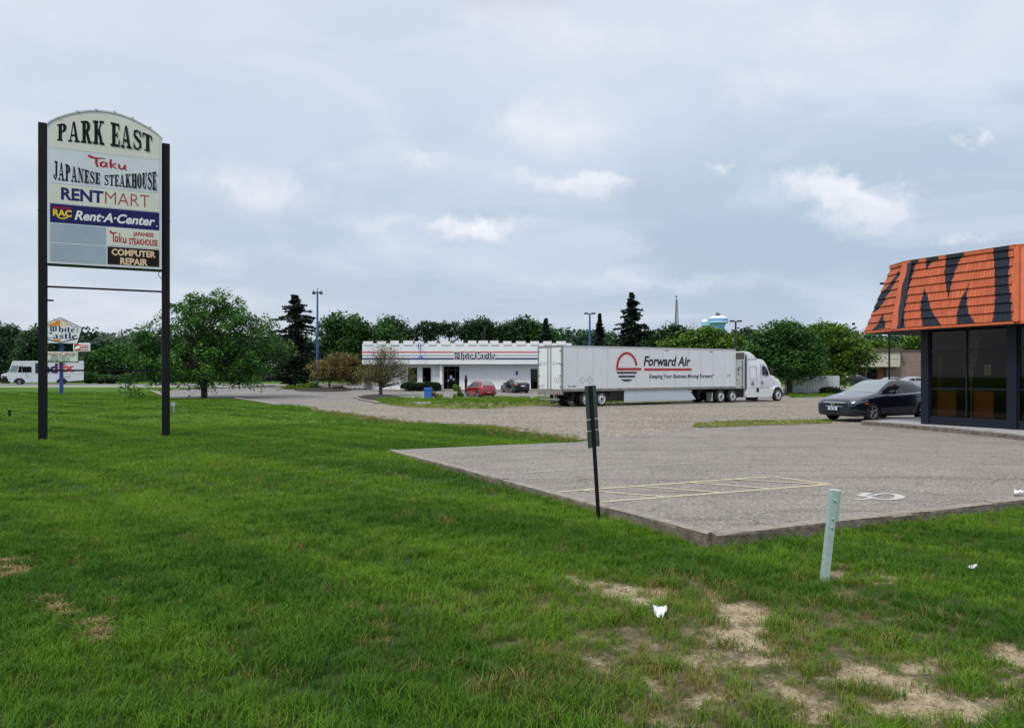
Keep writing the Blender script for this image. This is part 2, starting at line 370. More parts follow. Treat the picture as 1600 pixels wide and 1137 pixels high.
def taku():
    """brush-script word in red"""
    G = Glyphs(); _l = G.line; G.line = lambda pts, w: _l(pts, [q*1.3 for q in w])
    G.line([(0, .98), (.12, .86), (.35, .80), (.62, .80), (.82, .86), (.98, .84)], [.06, .08, .05, .045, .03, .015])
    G.line([(.42, .84), (.46, .6), (.44, .4), (.5, .16), (.56, .06)], [.05, .06, .05, .05, .02])
    def o(dx, pts, w): G.line([(x+dx, y) for x, y in pts], w)
    o(.66, [(.36, .5), (.2, .56), (.04, .42), (.06, .2), (.2, .12), (.34, .3), (.4, .52)], [.03, .045, .06, .055, .04, .04, .03]); o(.66, [(.4, .52), (.36, .2), (.48, .1)], [.045, .05, .02])
    o(1.2, [(.1, .86), (.08, .5), (.1, .1)], [.04, .055, .04]); o(1.2, [(.42, .54), (.14, .34), (.44, .08)], [.035, .045, .03])
    o(1.72, [(.06, .5), (.08, .2), (.2, .1), (.36, .24), (.42, .5)], [.045, .055, .045, .04, .04]); o(1.72, [(.42, .5), (.4, .16), (.5, .06)], [.045, .05, .02])
    return G.v, G.f
def put(vf, fr, m, parent, name='lettering', off=.004, warp=None):
    """place 2-D shapes with frame fr = (origin, u axis, v axis, normal)"""
    O, U, V, N = [Vector(a) for a in fr]; v, f = vf
    vs = []
    for x, y, z in v:
        if warp: x, y = warp(x, y)
        vs.append(tuple(O+U*x+V*y+N*(off+z)))
    me = bpy.data.meshes.new(name); me.from_pydata(vs, [], f); me.update()
    return link_mesh(name, me, m, parent)
def merge(*vfs):
    v = []; f = []
    for a, b in vfs: k = len(v); v += a; f += [tuple(i+k for i in x) for x in b]
    return v, f
# ================================================================ ground
CUTS = [t[0] for t in GT[1:-1]]+[t[0] for t in ZT[1:-1]]
def px_poly(lst, z=0, zf=None): return [P(a, b, z, zf) for a, b in lst]
LOT = px_poly([(612, 703), (1113, 835), (1445, 797), (1600, 779)], 0, zl)
_c, _d2 = Vector(LOT[2]), Vector(LOT[3]); _e = _c+(_d2-_c).normalized()*40      # the front kerb runs on out of view
KERB_L = [LOT[0], LOT[1]]; KERB_F = [LOT[1], LOT[2], tuple(_e)]
far_edge = px_poly([(1290, 661.5), (1200, 664.5), (1130, 667), (1060, 673), (1000, 680), (950, 683.5), (905, 690), (830, 693), (740, 697)], 0, zl)
LOT_POLY = [LOT[0], LOT[1], LOT[2], tuple(_e), (60, 20), (60, 34)] + far_edge
GRAVEL = px_poly([(452, 633), (480, 640), (540, 646), (590, 654), (645, 660), (715, 664), (765, 666), (815, 677), (860, 682), (905, 690), (950, 686)])
GRAVEL += [(8, 22), (60, 28), (75, 62)] + px_poly([(1320, 618.5), (1232, 622), (1150, 624), (1050, 629), (950, 632), (865, 634), (815, 635.5), (765, 639), (702, 639.5), (635, 637), (594, 632), (560, 628), (500, 629)])
DRIVE = px_poly([(236, 611.5), (252, 617.5), (266, 622.3), (320, 622.6), (365, 622.6), (395, 627), (440, 635), (480, 640), (520, 643), (600, 640), (700, 641), (865, 636), (1000, 630), (1232, 624), (1330, 619)])
DRIVE += [(75, 62), (75, 92)] + px_poly([(700, 600.5), (560, 601), (470, 602.2), (430, 603.5), (380, 605.5), (315, 607.5), (277, 609)])
STRIP = px_poly([(585, 625), (600, 631.5), (635, 636.5), (702, 639), (765, 638.5), (815, 635), (865, 633.5), (950, 631.5), (1050, 628.5), (1150, 624), (1150, 621.5), (1000, 621.5), (860, 621.8), (765, 622), (690, 623.6), (622, 623)])
SIDE_STRIP = px_poly([(1238, 621.5), (1330, 618.3), (1330, 614.5), (1225, 615.5)])
ISLAND = px_poly([(1085, 668.3), (1150, 667), (1215, 664.2), (1300, 661.5), (1300, 655.5), (1240, 656.5), (1150, 657.5), (1085, 662)])
STREET = [(-330, P(0, 604.0)[1]), (-2, P(0, 602.6)[1]), (-2, P(0, 599.2)[1]), (-330, P(0, 599.8)[1])]
m_lawn = None
def lawn_material():
    m = bpy.data.materials.new('lawn_turf'); m.use_nodes = True; nt = m.node_tree; b = nt.nodes['Principled BSDF']; N = nt.nodes; L = nt.links
    b.inputs['Roughness'].default_value = .95; b.inputs['Specular IOR Level'].default_value = .15
    geo = N.new('ShaderNodeNewGeometry')
    def noi(sc, det=5, mp=None):
        n = N.new('ShaderNodeTexNoise'); n.inputs['Scale'].default_value = sc; n.inputs['Detail'].default_value = det; n.inputs['Roughness'].default_value = .65
        L.new(mp or geo.outputs['Position'], n.inputs['Vector']); return n.outputs[0]
    def mr(v, a, c, lo=0, hi=1):
        n = N.new('ShaderNodeMapRange'); n.inputs[1].default_value = a; n.inputs[2].default_value = c; n.inputs[3].default_value = lo; n.inputs[4].default_value = hi; L.new(v, n.inputs[0]); return n.outputs[0]
    def mix(f, a, c):
        n = N.new('ShaderNodeMix'); n.data_type = 'RGBA'; L.new(f, n.inputs[0])
        for s, v in ((6, a), (7, c)):
            if isinstance(v, tuple): n.inputs[s].default_value = v+(1,)
            else: L.new(v, n.inputs[s])
        return n.outputs[2]
    green = mix(mr(noi(.35), .35, .65), (.055, .135, .012), (.135, .26, .018))
    green = mix(mr(noi(9, 6), .35, .7), green, (.03, .075, .010))
    soil = mix(mr(noi(30, 6), .3, .7), (.115, .085, .050), (.20, .155, .10))
    sand = mix(mr(noi(40, 8), .3, .7), (.26, .205, .12), (.55, .46, .31)); sand = mix(mr(noi(5, 6), .45, .65, 0, .55), sand, (.21, .16, .10))
    at = N.new('ShaderNodeAttribute'); at.attribute_name = 'bare'
    at2 = N.new('ShaderNodeAttribute'); at2.attribute_name = 'near'
    c = mix(at2.outputs['Fac'], green, mix(mr(at.outputs['Fac'], .03, .16), (.036, .060, .012), mix(mr(noi(6, 4), .35, .65), soil, (.05, .065, .02))))
    ad = N.new('ShaderNodeMath'); ad.operation = 'ADD'; L.new(at.outputs['Fac'], ad.inputs[0]); L.new(mr(noi(22, 5), .3, .7, -.18, .18), ad.inputs[1])
    c = mix(mr(ad.outputs[0], .22, .60), c, sand)
    L.new(c, b.inputs['Base Color'])
    bp = N.new('ShaderNodeBump'); bp.inputs['Strength'].default_value = .8; bp.inputs['Distance'].default_value = .03
    L.new(noi(18, 8), bp.inputs['Height']); L.new(bp.outputs[0], b.inputs['Normal'])
    return m
# worn, bare places in the near lawn (centre, half sizes, turn), as read off the photo and laid out on the ground
BARE = [(935, 905, 26, 9, 25, .75), (965, 925, 36, 13, 20, .9), (1000, 935, 36, 16, 10, .8), (1055, 950, 20, 10, 0, .5), (1120, 945, 36, 8, 20, .9), (1160, 962, 40, 9, 18, .95), (1195, 985, 40, 10, 25, .7), (1150, 998, 44, 12, 5, .9), (1190, 1003, 30, 8, 0, .7),
        (1190, 1035, 30, 14, 20, .7), (1335, 1050, 40, 20, 15, 1.0), (1400, 1070, 55, 20, 20, 1.3), (1450, 1095, 60, 22, 15, 1.4), (1520, 1110, 50, 18, 5, 1.1), (1390, 1108, 60, 16, 10, .9), (1300, 1040, 24, 8, 0, .7), (1445, 1032, 26, 9, 10, 1.2), (1575, 1025, 34, 18, 10, 1.3), (1590, 1096, 26, 10, 0, 1.1),
        (1315, 892, 20, 8, 0, 1.1), (1305, 935, 22, 6, 0, .5), (1400, 903, 44, 6, 5, .7), (1105, 1096, 50, 10, 15, .6), (1100, 1040, 40, 10, 10, .35), (1000, 1070, 30, 8, 10, .4), (910, 1035, 26, 8, 0, .35), (1270, 1112, 30, 12, 0, .7), (1060, 905, 12, 6, 0, .5), (740, 960, 30, 6, 0, .25), (1590, 1060, 20, 7, 0, .6),
        (1118, 853, 34, 5, 0, .9), (860, 950, 30, 6, 0, .3), (1240, 1090, 40, 10, 20, .5), (1320, 975, 30, 7, 0, .45), (1060, 1125, 60, 10, 0, .5)]
def to_px(x, y, z=0):
    y = np.maximum(y, .5); return 800+F*x/y, HZ+F*(HE-z)/y
def bare_at(x, y):
    px, py = to_px(x, y); s = np.zeros_like(px)
    wx = (fbm(x*3, y*3, 5, 3)-.5)*110; wy = (fbm(x*3+9, y*3+4, 5, 8)-.5)*56
    for cx, cy, rx, ry, a, k in BARE:
        c, d = math.cos(R(a)), math.sin(R(a)); u = ((px+wx-cx)*c+(py+wy-cy)*d)/rx; v = (-(px+wx-cx)*d+(py+wy-cy)*c)/ry
        s = np.maximum(s, k*.86*np.exp(-(u*u+v*v)*1.3))
    # thin wear around the streaks, right of the lot corner
    wear = .40*np.exp(-((px-1130-(py-1000)*1.1)/360)**2-((py-1020)/110)**2)
    s = s*(.3+1.35*fbm(x*7, y*7, 4, 17))+wear*(fbm(x*5, y*5, 4, 21)-.15)*1.7
    return np.where((y > 2) & (y < 13), np.clip(s, 0, 1.2), 0)
def hump(x, y):
    h = (fbm(x*.6, y*.6, 3, 5)-.5)*.05+(fbm(x*4, y*4, 3, 6)-.5)*.02
    return h*np.clip((14-y)/4, 0, 1)-.012*bare_at(x, y)
def build_ground():
    xs = np.concatenate([-np.geomspace(700, 6.2, 46), np.arange(-6, 8.01, .05), np.geomspace(8.2, 700, 46)])
    ys = np.concatenate([[-60, -30, -12, -4, 0], np.arange(1.2, 13.01, .05), np.geomspace(13.4, 69.5, 26), [70, 76, 83, 90, 97, 105, 115, 127, 140, 170, 205, 250, 330, 450, 600, 900, 1500, 3000]])
    X, Y = np.meshgrid(xs, ys); Z = np.interp(Y, [t[0] for t in GT], [t[1] for t in GT])+hump(X, Y)
    m = lawn_material()
    nx, ny = len(xs), len(ys)
    v = np.stack([X, Y, Z], -1).reshape(-1, 3); i = np.arange((ny-1)*(nx-1)); r = i//(nx-1); c = i % (nx-1); k = r*nx+c
    f = np.stack([k, k+1, k+nx+1, k+nx], -1)
    me = bpy.data.meshes.new('lawn'); me.from_pydata(v.tolist(), [], f.tolist()); me.update()
    a = me.attributes.new('bare', 'FLOAT', 'POINT'); a.data.foreach_set('value', bare_at(X, Y).reshape(-1).astype(np.float32))
    a = me.attributes.new('near', 'FLOAT', 'POINT'); a.data.foreach_set('value', np.clip((26-Y)/14, 0, 1).reshape(-1).astype(np.float32))
    tag(link_mesh('lawn', me, m, smooth=True), 'green mown lawn running to the horizon', kind='structure')
build_ground()
def pave_mat(name, c1, c2, c3, speck=.5, sc=1.0, bump=.35, streak=True, crack=0.0, tint=None):
    m = bpy.data.materials.new(name); m.use_nodes = True; nt = m.node_tree; b = nt.nodes['Principled BSDF']; N = nt.nodes; L = nt.links
    b.inputs['Roughness'].default_value = .9; b.inputs['Specular IOR Level'].default_value = .25
    geo = N.new('ShaderNodeNewGeometry')
    def noi(s, det=5, vec=None, r=.6):
        n = N.new('ShaderNodeTexNoise'); n.inputs['Scale'].default_value = s*sc; n.inputs['Detail'].default_value = det; n.inputs['Roughness'].default_value = r
        L.new(vec or geo.outputs['Position'], n.inputs['Vector']); return n.outputs[0]
    def mr(v, a, c, lo=0, hi=1):
        n = N.new('ShaderNodeMapRange'); n.inputs[1].default_value = a; n.inputs[2].default_value = c; n.inputs[3].default_value = lo; n.inputs[4].default_value = hi; L.new(v, n.inputs[0]); return n.outputs[0]
    def mix(f, a, c):
        n = N.new('ShaderNodeMix'); n.data_type = 'RGBA'
        if isinstance(f, float): n.inputs[0].default_value = f
        else: L.new(f, n.inputs[0])
        for s, v in ((6, a), (7, c)):
            if isinstance(v, tuple): n.inputs[s].default_value = v+(1,)
            else: L.new(v, n.inputs[s])
        return n.outputs[2]
    c = mix(mr(noi(.5, 6), .3, .7), c1, c2)
    if streak:
        mp = N.new('ShaderNodeMapping'); mp.inputs['Scale'].default_value = (.10, 1.1, 1); mp.inputs['Rotation'].default_value = (0, 0, R(-14)); L.new(geo.outputs['Position'], mp.inputs[0])
        c = mix(mr(noi(1.3, 8, mp.outputs[0], .7), .54, .64, 0, .85), c, c3)
    vo = N.new('ShaderNodeTexVoronoi'); vo.inputs['Scale'].default_value = 42*sc; L.new(geo.outputs['Position'], vo.inputs['Vector'])
    sp = N.new('ShaderNodeSeparateColor'); L.new(vo.outputs['Color'], sp.inputs[0])
    c = mix(mr(sp.outputs[0], .62, .95, 0, speck), c, tuple(min(1, x*1.9) for x in c2)); c = mix(mr(sp.outputs[1], .62, .95, 0, speck), c, tuple(x*.45 for x in c1))
    c = mix(mr(noi(5, 8), .52, .72, 0, .35), c, c3)
    if crack:
        vc = N.new('ShaderNodeTexVoronoi'); vc.feature = 'DISTANCE_TO_EDGE'; vc.inputs['Scale'].default_value = .55
        mp = N.new('ShaderNodeMapping'); L.new(geo.outputs['Position'], mp.inputs[0]); nn = N.new('ShaderNodeTexNoise'); nn.inputs['Scale'].default_value = 1.1; nn.inputs['Detail'].default_value = 6
        L.new(geo.outputs['Position'], nn.inputs['Vector']); va = N.new('ShaderNodeVectorMath'); va.operation = 'MULTIPLY_ADD'; va.inputs[1].default_value = (1.6, 1.6, 0)
        L.new(nn.outputs['Color'], va.inputs[0]); L.new(mp.outputs[0], va.inputs[2]); L.new(va.outputs[0], vc.inputs['Vector'])
        c = mix(mr(vc.outputs[0], 0, .010, crack, 0), c, tuple(x*.35 for x in c1))
    L.new(c, b.inputs['Base Color'])
    bp = N.new('ShaderNodeBump'); bp.inputs['Strength'].default_value = bump; bp.inputs['Distance'].default_value = .02
    L.new(sp.outputs[0], bp.inputs['Height']); L.new(bp.outputs[0], b.inputs['Normal'])
    return m
M_lot = pave_mat('weathered_asphalt', (.203, .184, .163), (.285, .260, .232), (.135, .122, .108), .6, 1, .3, True, .6)
M_drive = pave_mat('drive_asphalt', (.20, .19, .18), (.27, .255, .24), (.12, .11, .105), .3, .6, .3)
M_gravel = pave_mat('gravel', (.205, .18, .145), (.31, .275, .225), (.10, .082, .06), .95, .42, .9, True, 0)
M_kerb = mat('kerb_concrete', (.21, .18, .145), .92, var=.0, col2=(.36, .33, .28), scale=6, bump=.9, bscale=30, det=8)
M_kerb_face = mat('dark_kerb_face', (.065, .056, .045), .95, col2=(.22, .19, .155), scale=7, bump=1.0, bscale=26, det=8)
M_white_line = mat('worn_white_paint', (.52, .50, .47), .8, col2=(.27, .25, .225), scale=16, det=8)
M_yellow_line = mat('worn_yellow_paint', (.70, .62, .38), .8, col2=(.36, .32, .24), scale=16, det=8)
def flat(name, pts, dz, m, label, zf=None, kind='structure', wob=0, seed=1, step=.7):
    if wob: pts = wobble(pts, wob, step, True, seed)
    o = ngon_mesh(name, pts, (lambda y: g(y)+dz+(zf(y) if zf else 0)), m, cuts=CUTS)
    return tag(o, label, kind=kind)
flat('driveway', DRIVE, .006, M_drive, 'grey asphalt drive and lot round the white restaurant', wob=.06)
flat('gravel_lot', GRAVEL, .012, M_gravel, 'rough grey gravel lot under the parked truck', wob=.22, seed=4, step=.5)
flat('street', STREET, .006, M_drive, 'distant street beyond the lawn')
flat('parking_lot', LOT_POLY, 0, M_lot, 'weathered grey asphalt parking lot', zf=zl)
M_strip = mat('verge_turf', (.10, .14, .02), .95, col2=(.20, .18, .045), scale=1.2, bump=.6)
flat('grass_verge', STRIP, .022, M_strip, 'strip of grass between the gravel and the restaurant lot', wob=.12, seed=9)
flat('grass_verge', SIDE_STRIP, .018, M_strip, 'thin grass strip in front of the white fence', wob=.1, seed=10)
flat('grass_verge', ISLAND, .026, M_strip, 'worn grass edge between gravel and parking lot', wob=.12, seed=11)
# pale sidewalk by the street
sw = [(-330, P(0, 607.2)[1]), (-30, P(0, 604.3)[1]), (-2, P(0, 604.0)[1]), (-2, P(0, 603.0)[1]), (-330, P(0, 605.8)[1])]
flat('sidewalk', sw, .012, mat('sidewalk_concrete', (.52, .50, .46), .9, var=.1), 'pale sidewalk along the far street')
# kerbs, swept along their line
def sweep(name, line, half_in, half_out, ztop, zbot, m, label, seg=.5, jit=.008, kind='structure', seed=3, side=None):
    """kerb whose inner edge follows the line; cross-section rounded on the top; broken into short cast lengths"""
    r = random.Random(seed); pts = []
    for i in range(len(line)-1):
        a, b = Vector(line[i]), Vector(line[i+1]); k = max(1, int((b-a).length/seg))
        for j in range(k): pts.append(a.lerp(b, j/k))
    pts.append(Vector(line[-1])); mb = MB(); vs = []; n = len(pts)
    prof = [(half_in, -.02), (half_in, -.004), (half_in-.012, 0), (-half_out+.03, 0), (-half_out+.008, -.014), (-half_out, -.04), (-half_out-.01, None)]
    for i, p in enumerate(pts):
        d = (pts[min(i+1, n-1)]-pts[max(0, i-1)]).normalized(); nn = Vector((-d.y, d.x)); j = r.uniform(-jit, jit)
        for k, (o, z) in enumerate(prof):
            q = p+nn*(o+(j if k > 2 else 0)+(r.uniform(-jit, jit) if k > 3 else 0)); zz = ztop(p.y)+(z if z is not None else 0)
            if z is None: zz = zbot(p.y)
            vs.append((q.x, q.y, zz+(r.uniform(-jit, jit)*.4 if z is not None else 0)))
    K = len(prof); fs = [(i*K+k, i*K+k+1, (i+1)*K+k+1, (i+1)*K+k) for i in range(n-1) for k in range(K-1)]
    fs += [tuple(range(K)), tuple(range((n-1)*K, n*K))]
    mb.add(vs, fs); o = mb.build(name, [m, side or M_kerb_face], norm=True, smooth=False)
    for pl in o.data.polygons: pl.material_index = 1 if (pl.normal.z < .55 and side is not False) else 0  # steep side faces take a darker material than the kerb top
    return tag(o, label, kind=kind)
def off_line(line, d):
    out = []
    for i, p in enumerate(line):
        a = Vector(line[max(i-1, 0)]); b = Vector(line[min(i+1, len(line)-1)]); t = (b-a).normalized(); out.append((p[0]-t.y*d, p[1]+t.x*d))
    return out
kt = lambda y: g(y)+zl(y)+.018; kb = lambda y: g(y)-.06
def cast(line, L0, seed):
    """cut a kerb line into cast lengths with joint gaps"""
    r = random.Random(seed); a, b = Vector(line[0]), Vector(line[1]); tot = (b-a).length; d = (b-a)/tot; s = 0; out = []
    while s < tot-.05:
        e = min(tot, s+L0*r.uniform(.9, 1.15)); e = tot if tot-e < .6 else e
        out.append([tuple(a+d*(s+.004)), tuple(a+d*(e-.010))]); s = e
    return out
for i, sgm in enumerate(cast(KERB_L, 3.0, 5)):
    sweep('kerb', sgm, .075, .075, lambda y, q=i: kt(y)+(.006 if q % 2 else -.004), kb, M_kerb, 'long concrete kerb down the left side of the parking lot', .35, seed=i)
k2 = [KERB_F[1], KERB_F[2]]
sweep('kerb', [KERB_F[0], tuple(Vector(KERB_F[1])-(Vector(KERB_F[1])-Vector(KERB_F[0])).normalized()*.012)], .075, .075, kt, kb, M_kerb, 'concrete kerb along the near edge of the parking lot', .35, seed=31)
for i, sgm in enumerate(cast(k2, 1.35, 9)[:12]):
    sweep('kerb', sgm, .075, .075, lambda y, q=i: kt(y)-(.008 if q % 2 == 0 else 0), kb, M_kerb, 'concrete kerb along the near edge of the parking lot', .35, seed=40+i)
M_kerb2 = mat('pale_kerb_concrete', (.36, .34, .30), .9, var=.15, scale=5)
for lab, pts in (('pale kerb at the left mouth of the drive', [(236, 611.5), (252, 617.5), (258, 620)]),
                 ('kerb along the lawn side of the drive', [(365, 622.9), (395, 627.3), (440, 635.3)]),
                 ('curved kerb on the far side of the drive', [(277, 609.2), (315, 607.3), (345, 606.3), (380, 605.3), (430, 603.3)]),
                 ('kerb end of the planting island by the bare tree', [(553, 621.5), (563, 625.2), (580, 628.5), (593, 631.2)]),
                 ('kerb round the planted island with the lamp', [(432, 609.8), (440, 606.5), (455, 605)]),
                 ('kerb in front of the planted island', [(486, 614.8), (500, 616.3), (520, 616.6), (548, 616)])):
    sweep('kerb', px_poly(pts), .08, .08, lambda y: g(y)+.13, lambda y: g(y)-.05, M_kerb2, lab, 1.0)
# painted markings
def stripe(pts, w, m, label):
    a = [Vector(P(x, y, .0, zl)) for x, y in pts]
    for i in range(len(a)-1):
        d = (a[i+1]-a[i]).normalized(); n = Vector((-d.y, d.x))*w/2; r = random.Random(i+int(pts[0][0])); L = []; Q = []
        k = max(2, int((a[i+1]-a[i]).length/.12))
        for j in range(k+1):
            p = a[i].lerp(a[i+1], j/k); L.append(p+n*r.uniform(.8, 1.08)); Q.append(p-n*r.uniform(.8, 1.08))
        stripe.z += .0006
        flat('painted_line', [tuple(q) for q in L]+[tuple(q) for q in reversed(Q)], .004+stripe.z, m, label, zf=zl)
stripe.z = 0
stripe([(700, 721), (1000, 706.5)], .09, M_white_line, 'far white bay line on the asphalt'); stripe([(769, 741), (1082, 723)], .09, M_white_line, 'nearer white bay line on the asphalt')
yl = 'faded yellow lines of the hatched access bay'
stripe([(869, 768.5), (1206, 744.4)], .10, M_yellow_line, yl); stripe([(1206, 744.2), (1297, 757)], .10, M_yellow_line, yl); stripe([(939, 784.5), (1297, 757)], .10, M_yellow_line, yl)
for s in ([(905, 765.5), (1037, 776)], [(985, 759), (1124, 769.6)], [(1072, 753.6), (1201, 763.5)], [(1146, 749), (1284, 757)]): stripe(s, .09, M_yellow_line, yl)
def wheelchair_mark():
    # traced in image rows, laid on the asphalt: seat back, lap, wheel ring and footrest
    strokes = [([(1343, 769.8), (1352, 770.4), (1361, 770.6)], 3.2), ([(1358, 770.4), (1349, 773), (1343, 774.8)], 4.0), ([(1343, 774.6), (1353, 776.0), (1364, 778.6)], 3.0), ([(1353, 774.5), (1362, 777.2)], 4.5),
               ([(1333, 781), (1343, 781), (1352, 780.2), (1362, 778.6)], 2.6)]
    ring = [(1362+22*(1-math.cos(t))*1.0, 776.4-4.6*math.sin(t)*1.0) for t in np.linspace(.35, 2*math.pi-.30, 30)]
    for i, (p, w) in enumerate(strokes+[(ring, 0)]):
        a = [Vector(P(x, y, 0, zl)) for x, y in p]; L = []; Q = []
        for k, q in enumerate(a):
            d = (a[min(k+1, len(a)-1)]-a[max(0, k-1)]).normalized(); hw = (.045 if w == 0 else w*.0135)
            if w == 0: hw = .038+.03*max(0, math.cos((k/29-.5)*math.pi))**4
            n = Vector((-d.y, d.x))*hw; L.append(q+n); Q.append(q-n)
        mb = MB(); n = len(L); z = .005+.0008*i
        mb.add([(q.x, q.y, g(q.y)+zl(q.y)+z) for q in L+Q], [(k, k+1, n+k+1, n+k) for k in range(n-1)])
        tag(mb.build('painted_symbol', mat('white_symbol_paint', (.66, .65, .63), .7, col2=(.36, .34, .32), scale=20)), 'white wheelchair symbol painted on the asphalt', kind='structure')
wheelchair_mark()
# ---------------------------------------------------------------- grass blades (stuff)
def blade_mat(name, root, tip, dry, yel):
    m = bpy.data.materials.new(name); m.use_nodes = True; nt = m.node_tree; b = nt.nodes['Principled BSDF']; N = nt.nodes; L = nt.links
    b.inputs['Roughness'].default_value = .6; b.inputs['Specular IOR Level'].default_value = .14
    at = N.new('ShaderNodeAttribute'); at.attribute_name = 'shade'
    it = N.new('ShaderNodeAttribute'); it.attribute_type = 'INSTANCER'; it.attribute_name = 'tint'
    geo = N.new('ShaderNodeNewGeometry')
    def noi(sc, det=3, s3=(1, 1, 0)):
        mp = N.new('ShaderNodeMapping'); mp.inputs['Scale'].default_value = s3; L.new(geo.outputs['Position'], mp.inputs[0])
        n = N.new('ShaderNodeTexNoise'); n.inputs['Scale'].default_value = sc; n.inputs['Detail'].default_value = det; L.new(mp.outputs[0], n.inputs['Vector']); return n.outputs[0]
    def mr(v, a, c, lo=0, hi=1):
        n = N.new('ShaderNodeMapRange'); n.inputs[1].default_value = a; n.inputs[2].default_value = c; n.inputs[3].default_value = lo; n.inputs[4].default_value = hi; L.new(v, n.inputs[0]); return n.outputs[0]
    def mix(f, a, c):
        n = N.new('ShaderNodeMix'); n.data_type = 'RGBA'; L.new(f, n.inputs[0])
        for s, v in ((6, a), (7, c)):
            if isinstance(v, tuple): n.inputs[s].default_value = v+(1,)
            else: L.new(v, n.inputs[s])
        return n.outputs[2]
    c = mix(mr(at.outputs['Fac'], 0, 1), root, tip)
    c = mix(mr(noi(.22, 4), .42, .62, 0, .8), c, yel)
    mp = N.new('ShaderNodeMapping'); mp.inputs['Rotation'].default_value = (0, 0, R(44)); L.new(geo.outputs['Position'], mp.inputs[0]); m2 = N.new('ShaderNodeMapping'); m2.inputs['Scale'].default_value = (.05, .85, 0); L.new(mp.outputs[0], m2.inputs[0])
    n_ = N.new('ShaderNodeTexNoise'); n_.inputs['Scale'].default_value = 1; n_.inputs['Detail'].default_value = 3; L.new(m2.outputs[0], n_.inputs['Vector'])
    c = mix(mr(n_.outputs[0], .46, .62, 0, .75), c, yel); c = mix(mr(n_.outputs[0], .46, .36, 0, .45), c, tuple(x*.62 for x in tip))
    c = mix(mr(noi(1.7, 4), .5, .72, 0, .5), c, tuple(x*.6 for x in tip))
    c = mix(mr(it.outputs['Fac'], .45, 1.0), c, dry)
    L.new(c, b.inputs['Base Color'])
    tr = N.new('ShaderNodeBsdfTranslucent'); L.new(c, tr.inputs[0]); mx = N.new('ShaderNodeMixShader'); mx.inputs[0].default_value = .3
    L.new(b.outputs[0], mx.inputs[1]); L.new(tr.outputs[0], mx.inputs[2]); L.new(mx.outputs[0], nt.nodes['Material Output'].inputs[0])
    return m
M_blade = blade_mat('grass_blade', (.028, .078, .009), (.086, .228, .018), (.30, .23, .09), (.165, .300, .022))
def tuft_mesh(nb, rad, h, w, seed, m, lean=.5):
    r = np.random.default_rng(seed); vs = []; fs = []; sh = []
    for i in range(nb):
        a = r.uniform(0, 6.283); rr = rad*math.sqrt(r.uniform()); x, y = rr*math.cos(a), rr*math.sin(a)
        hh = h*r.uniform(.45, 1.15); b = r.uniform(0, 6.283); ln = hh*r.uniform(.1, lean*1.6); ww = w*r.uniform(.6, 1.2); q = b+1.57+r.uniform(-.6, .6)
        dx, dy = math.cos(b), math.sin(b); wx, wy = math.cos(q)*ww/2, math.sin(q)*ww/2; k = len(vs); s = r.uniform(.25, 1.0)
        vs += [(x-wx, y-wy, -.01), (x+wx, y+wy, -.01), (x+dx*ln*.3-wx*.9, y+dy*ln*.3-wy*.9, hh*.55), (x+dx*ln*.3+wx*.9, y+dy*ln*.3+wy*.9, hh*.55), (x+dx*ln, y+dy*ln, hh*r.uniform(.8, 1.0))]
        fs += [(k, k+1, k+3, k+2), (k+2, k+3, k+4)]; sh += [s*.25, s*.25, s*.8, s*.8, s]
    me = bpy.data.meshes.new('tuft'); me.from_pydata(vs, [], fs); me.update()
    at = me.attributes.new('shade', 'FLOAT', 'POINT'); at.data.foreach_set('value', np.array(sh, np.float32)); me.materials.append(m); return me
def scatter(name, pts, rot, sc, tint, meshes, label, lean=.25):
    """one object: points carrying a Geometry Nodes modifier that stands a tuft on each"""
    me = bpy.data.meshes.new(name); me.from_pydata(pts.tolist(), [], [])
    for n_, d in (('rot', rot), ('sc', sc), ('tint', tint)):
        a = me.attributes.new(n_, 'FLOAT', 'POINT'); a.data.foreach_set('value', d.astype(np.float32))
    o = bpy.data.objects.new(name, me); C.objects.link(o)
    col = bpy.data.collections.new(name+'_tufts')
    for i, t in enumerate(meshes): col.objects.link(bpy.data.objects.new('tuft', t))
    ng = bpy.data.node_groups.new(name, 'GeometryNodeTree'); ng.interface.new_socket('Geometry', in_out='INPUT', socket_type='NodeSocketGeometry'); ng.interface.new_socket('Geometry', in_out='OUTPUT', socket_type='NodeSocketGeometry')
    N = ng.nodes; L = ng.links; gi = N.new('NodeGroupInput'); go = N.new('NodeGroupOutput')
    ci = N.new('GeometryNodeCollectionInfo'); ci.inputs['Collection'].default_value = col; ci.inputs['Separate Children'].default_value = True; ci.inputs['Reset Children'].default_value = True
    iop = N.new('GeometryNodeInstanceOnPoints'); iop.inputs['Pick Instance'].default_value = True
    def na(n_):
        a = N.new('GeometryNodeInputNamedAttribute'); a.data_type = 'FLOAT'; a.inputs['Name'].default_value = n_; return a.outputs['Attribute']
    cr = N.new('ShaderNodeCombineXYZ'); L.new(na('rot'), cr.inputs[2]); er = N.new('FunctionNodeEulerToRotation'); L.new(cr.outputs[0], er.inputs[0])
    mtp = N.new('GeometryNodeMeshToPoints'); mtp.inputs['Radius'].default_value = .001
    L.new(gi.outputs[0], mtp.inputs['Mesh']); L.new(mtp.outputs[0], iop.inputs['Points']); L.new(ci.outputs[0], iop.inputs['Instance']); L.new(er.outputs[0], iop.inputs['Rotation']); L.new(na('sc'), iop.inputs['Scale']); L.new(iop.outputs[0], go.inputs[0])
    mod = o.modifiers.new('tufts', 'NODES'); mod.node_group = ng
    return tag(o, label, 'grass', kind='stuff')
NOGRASS = [LOT_POLY, GRAVEL, DRIVE, STREET]
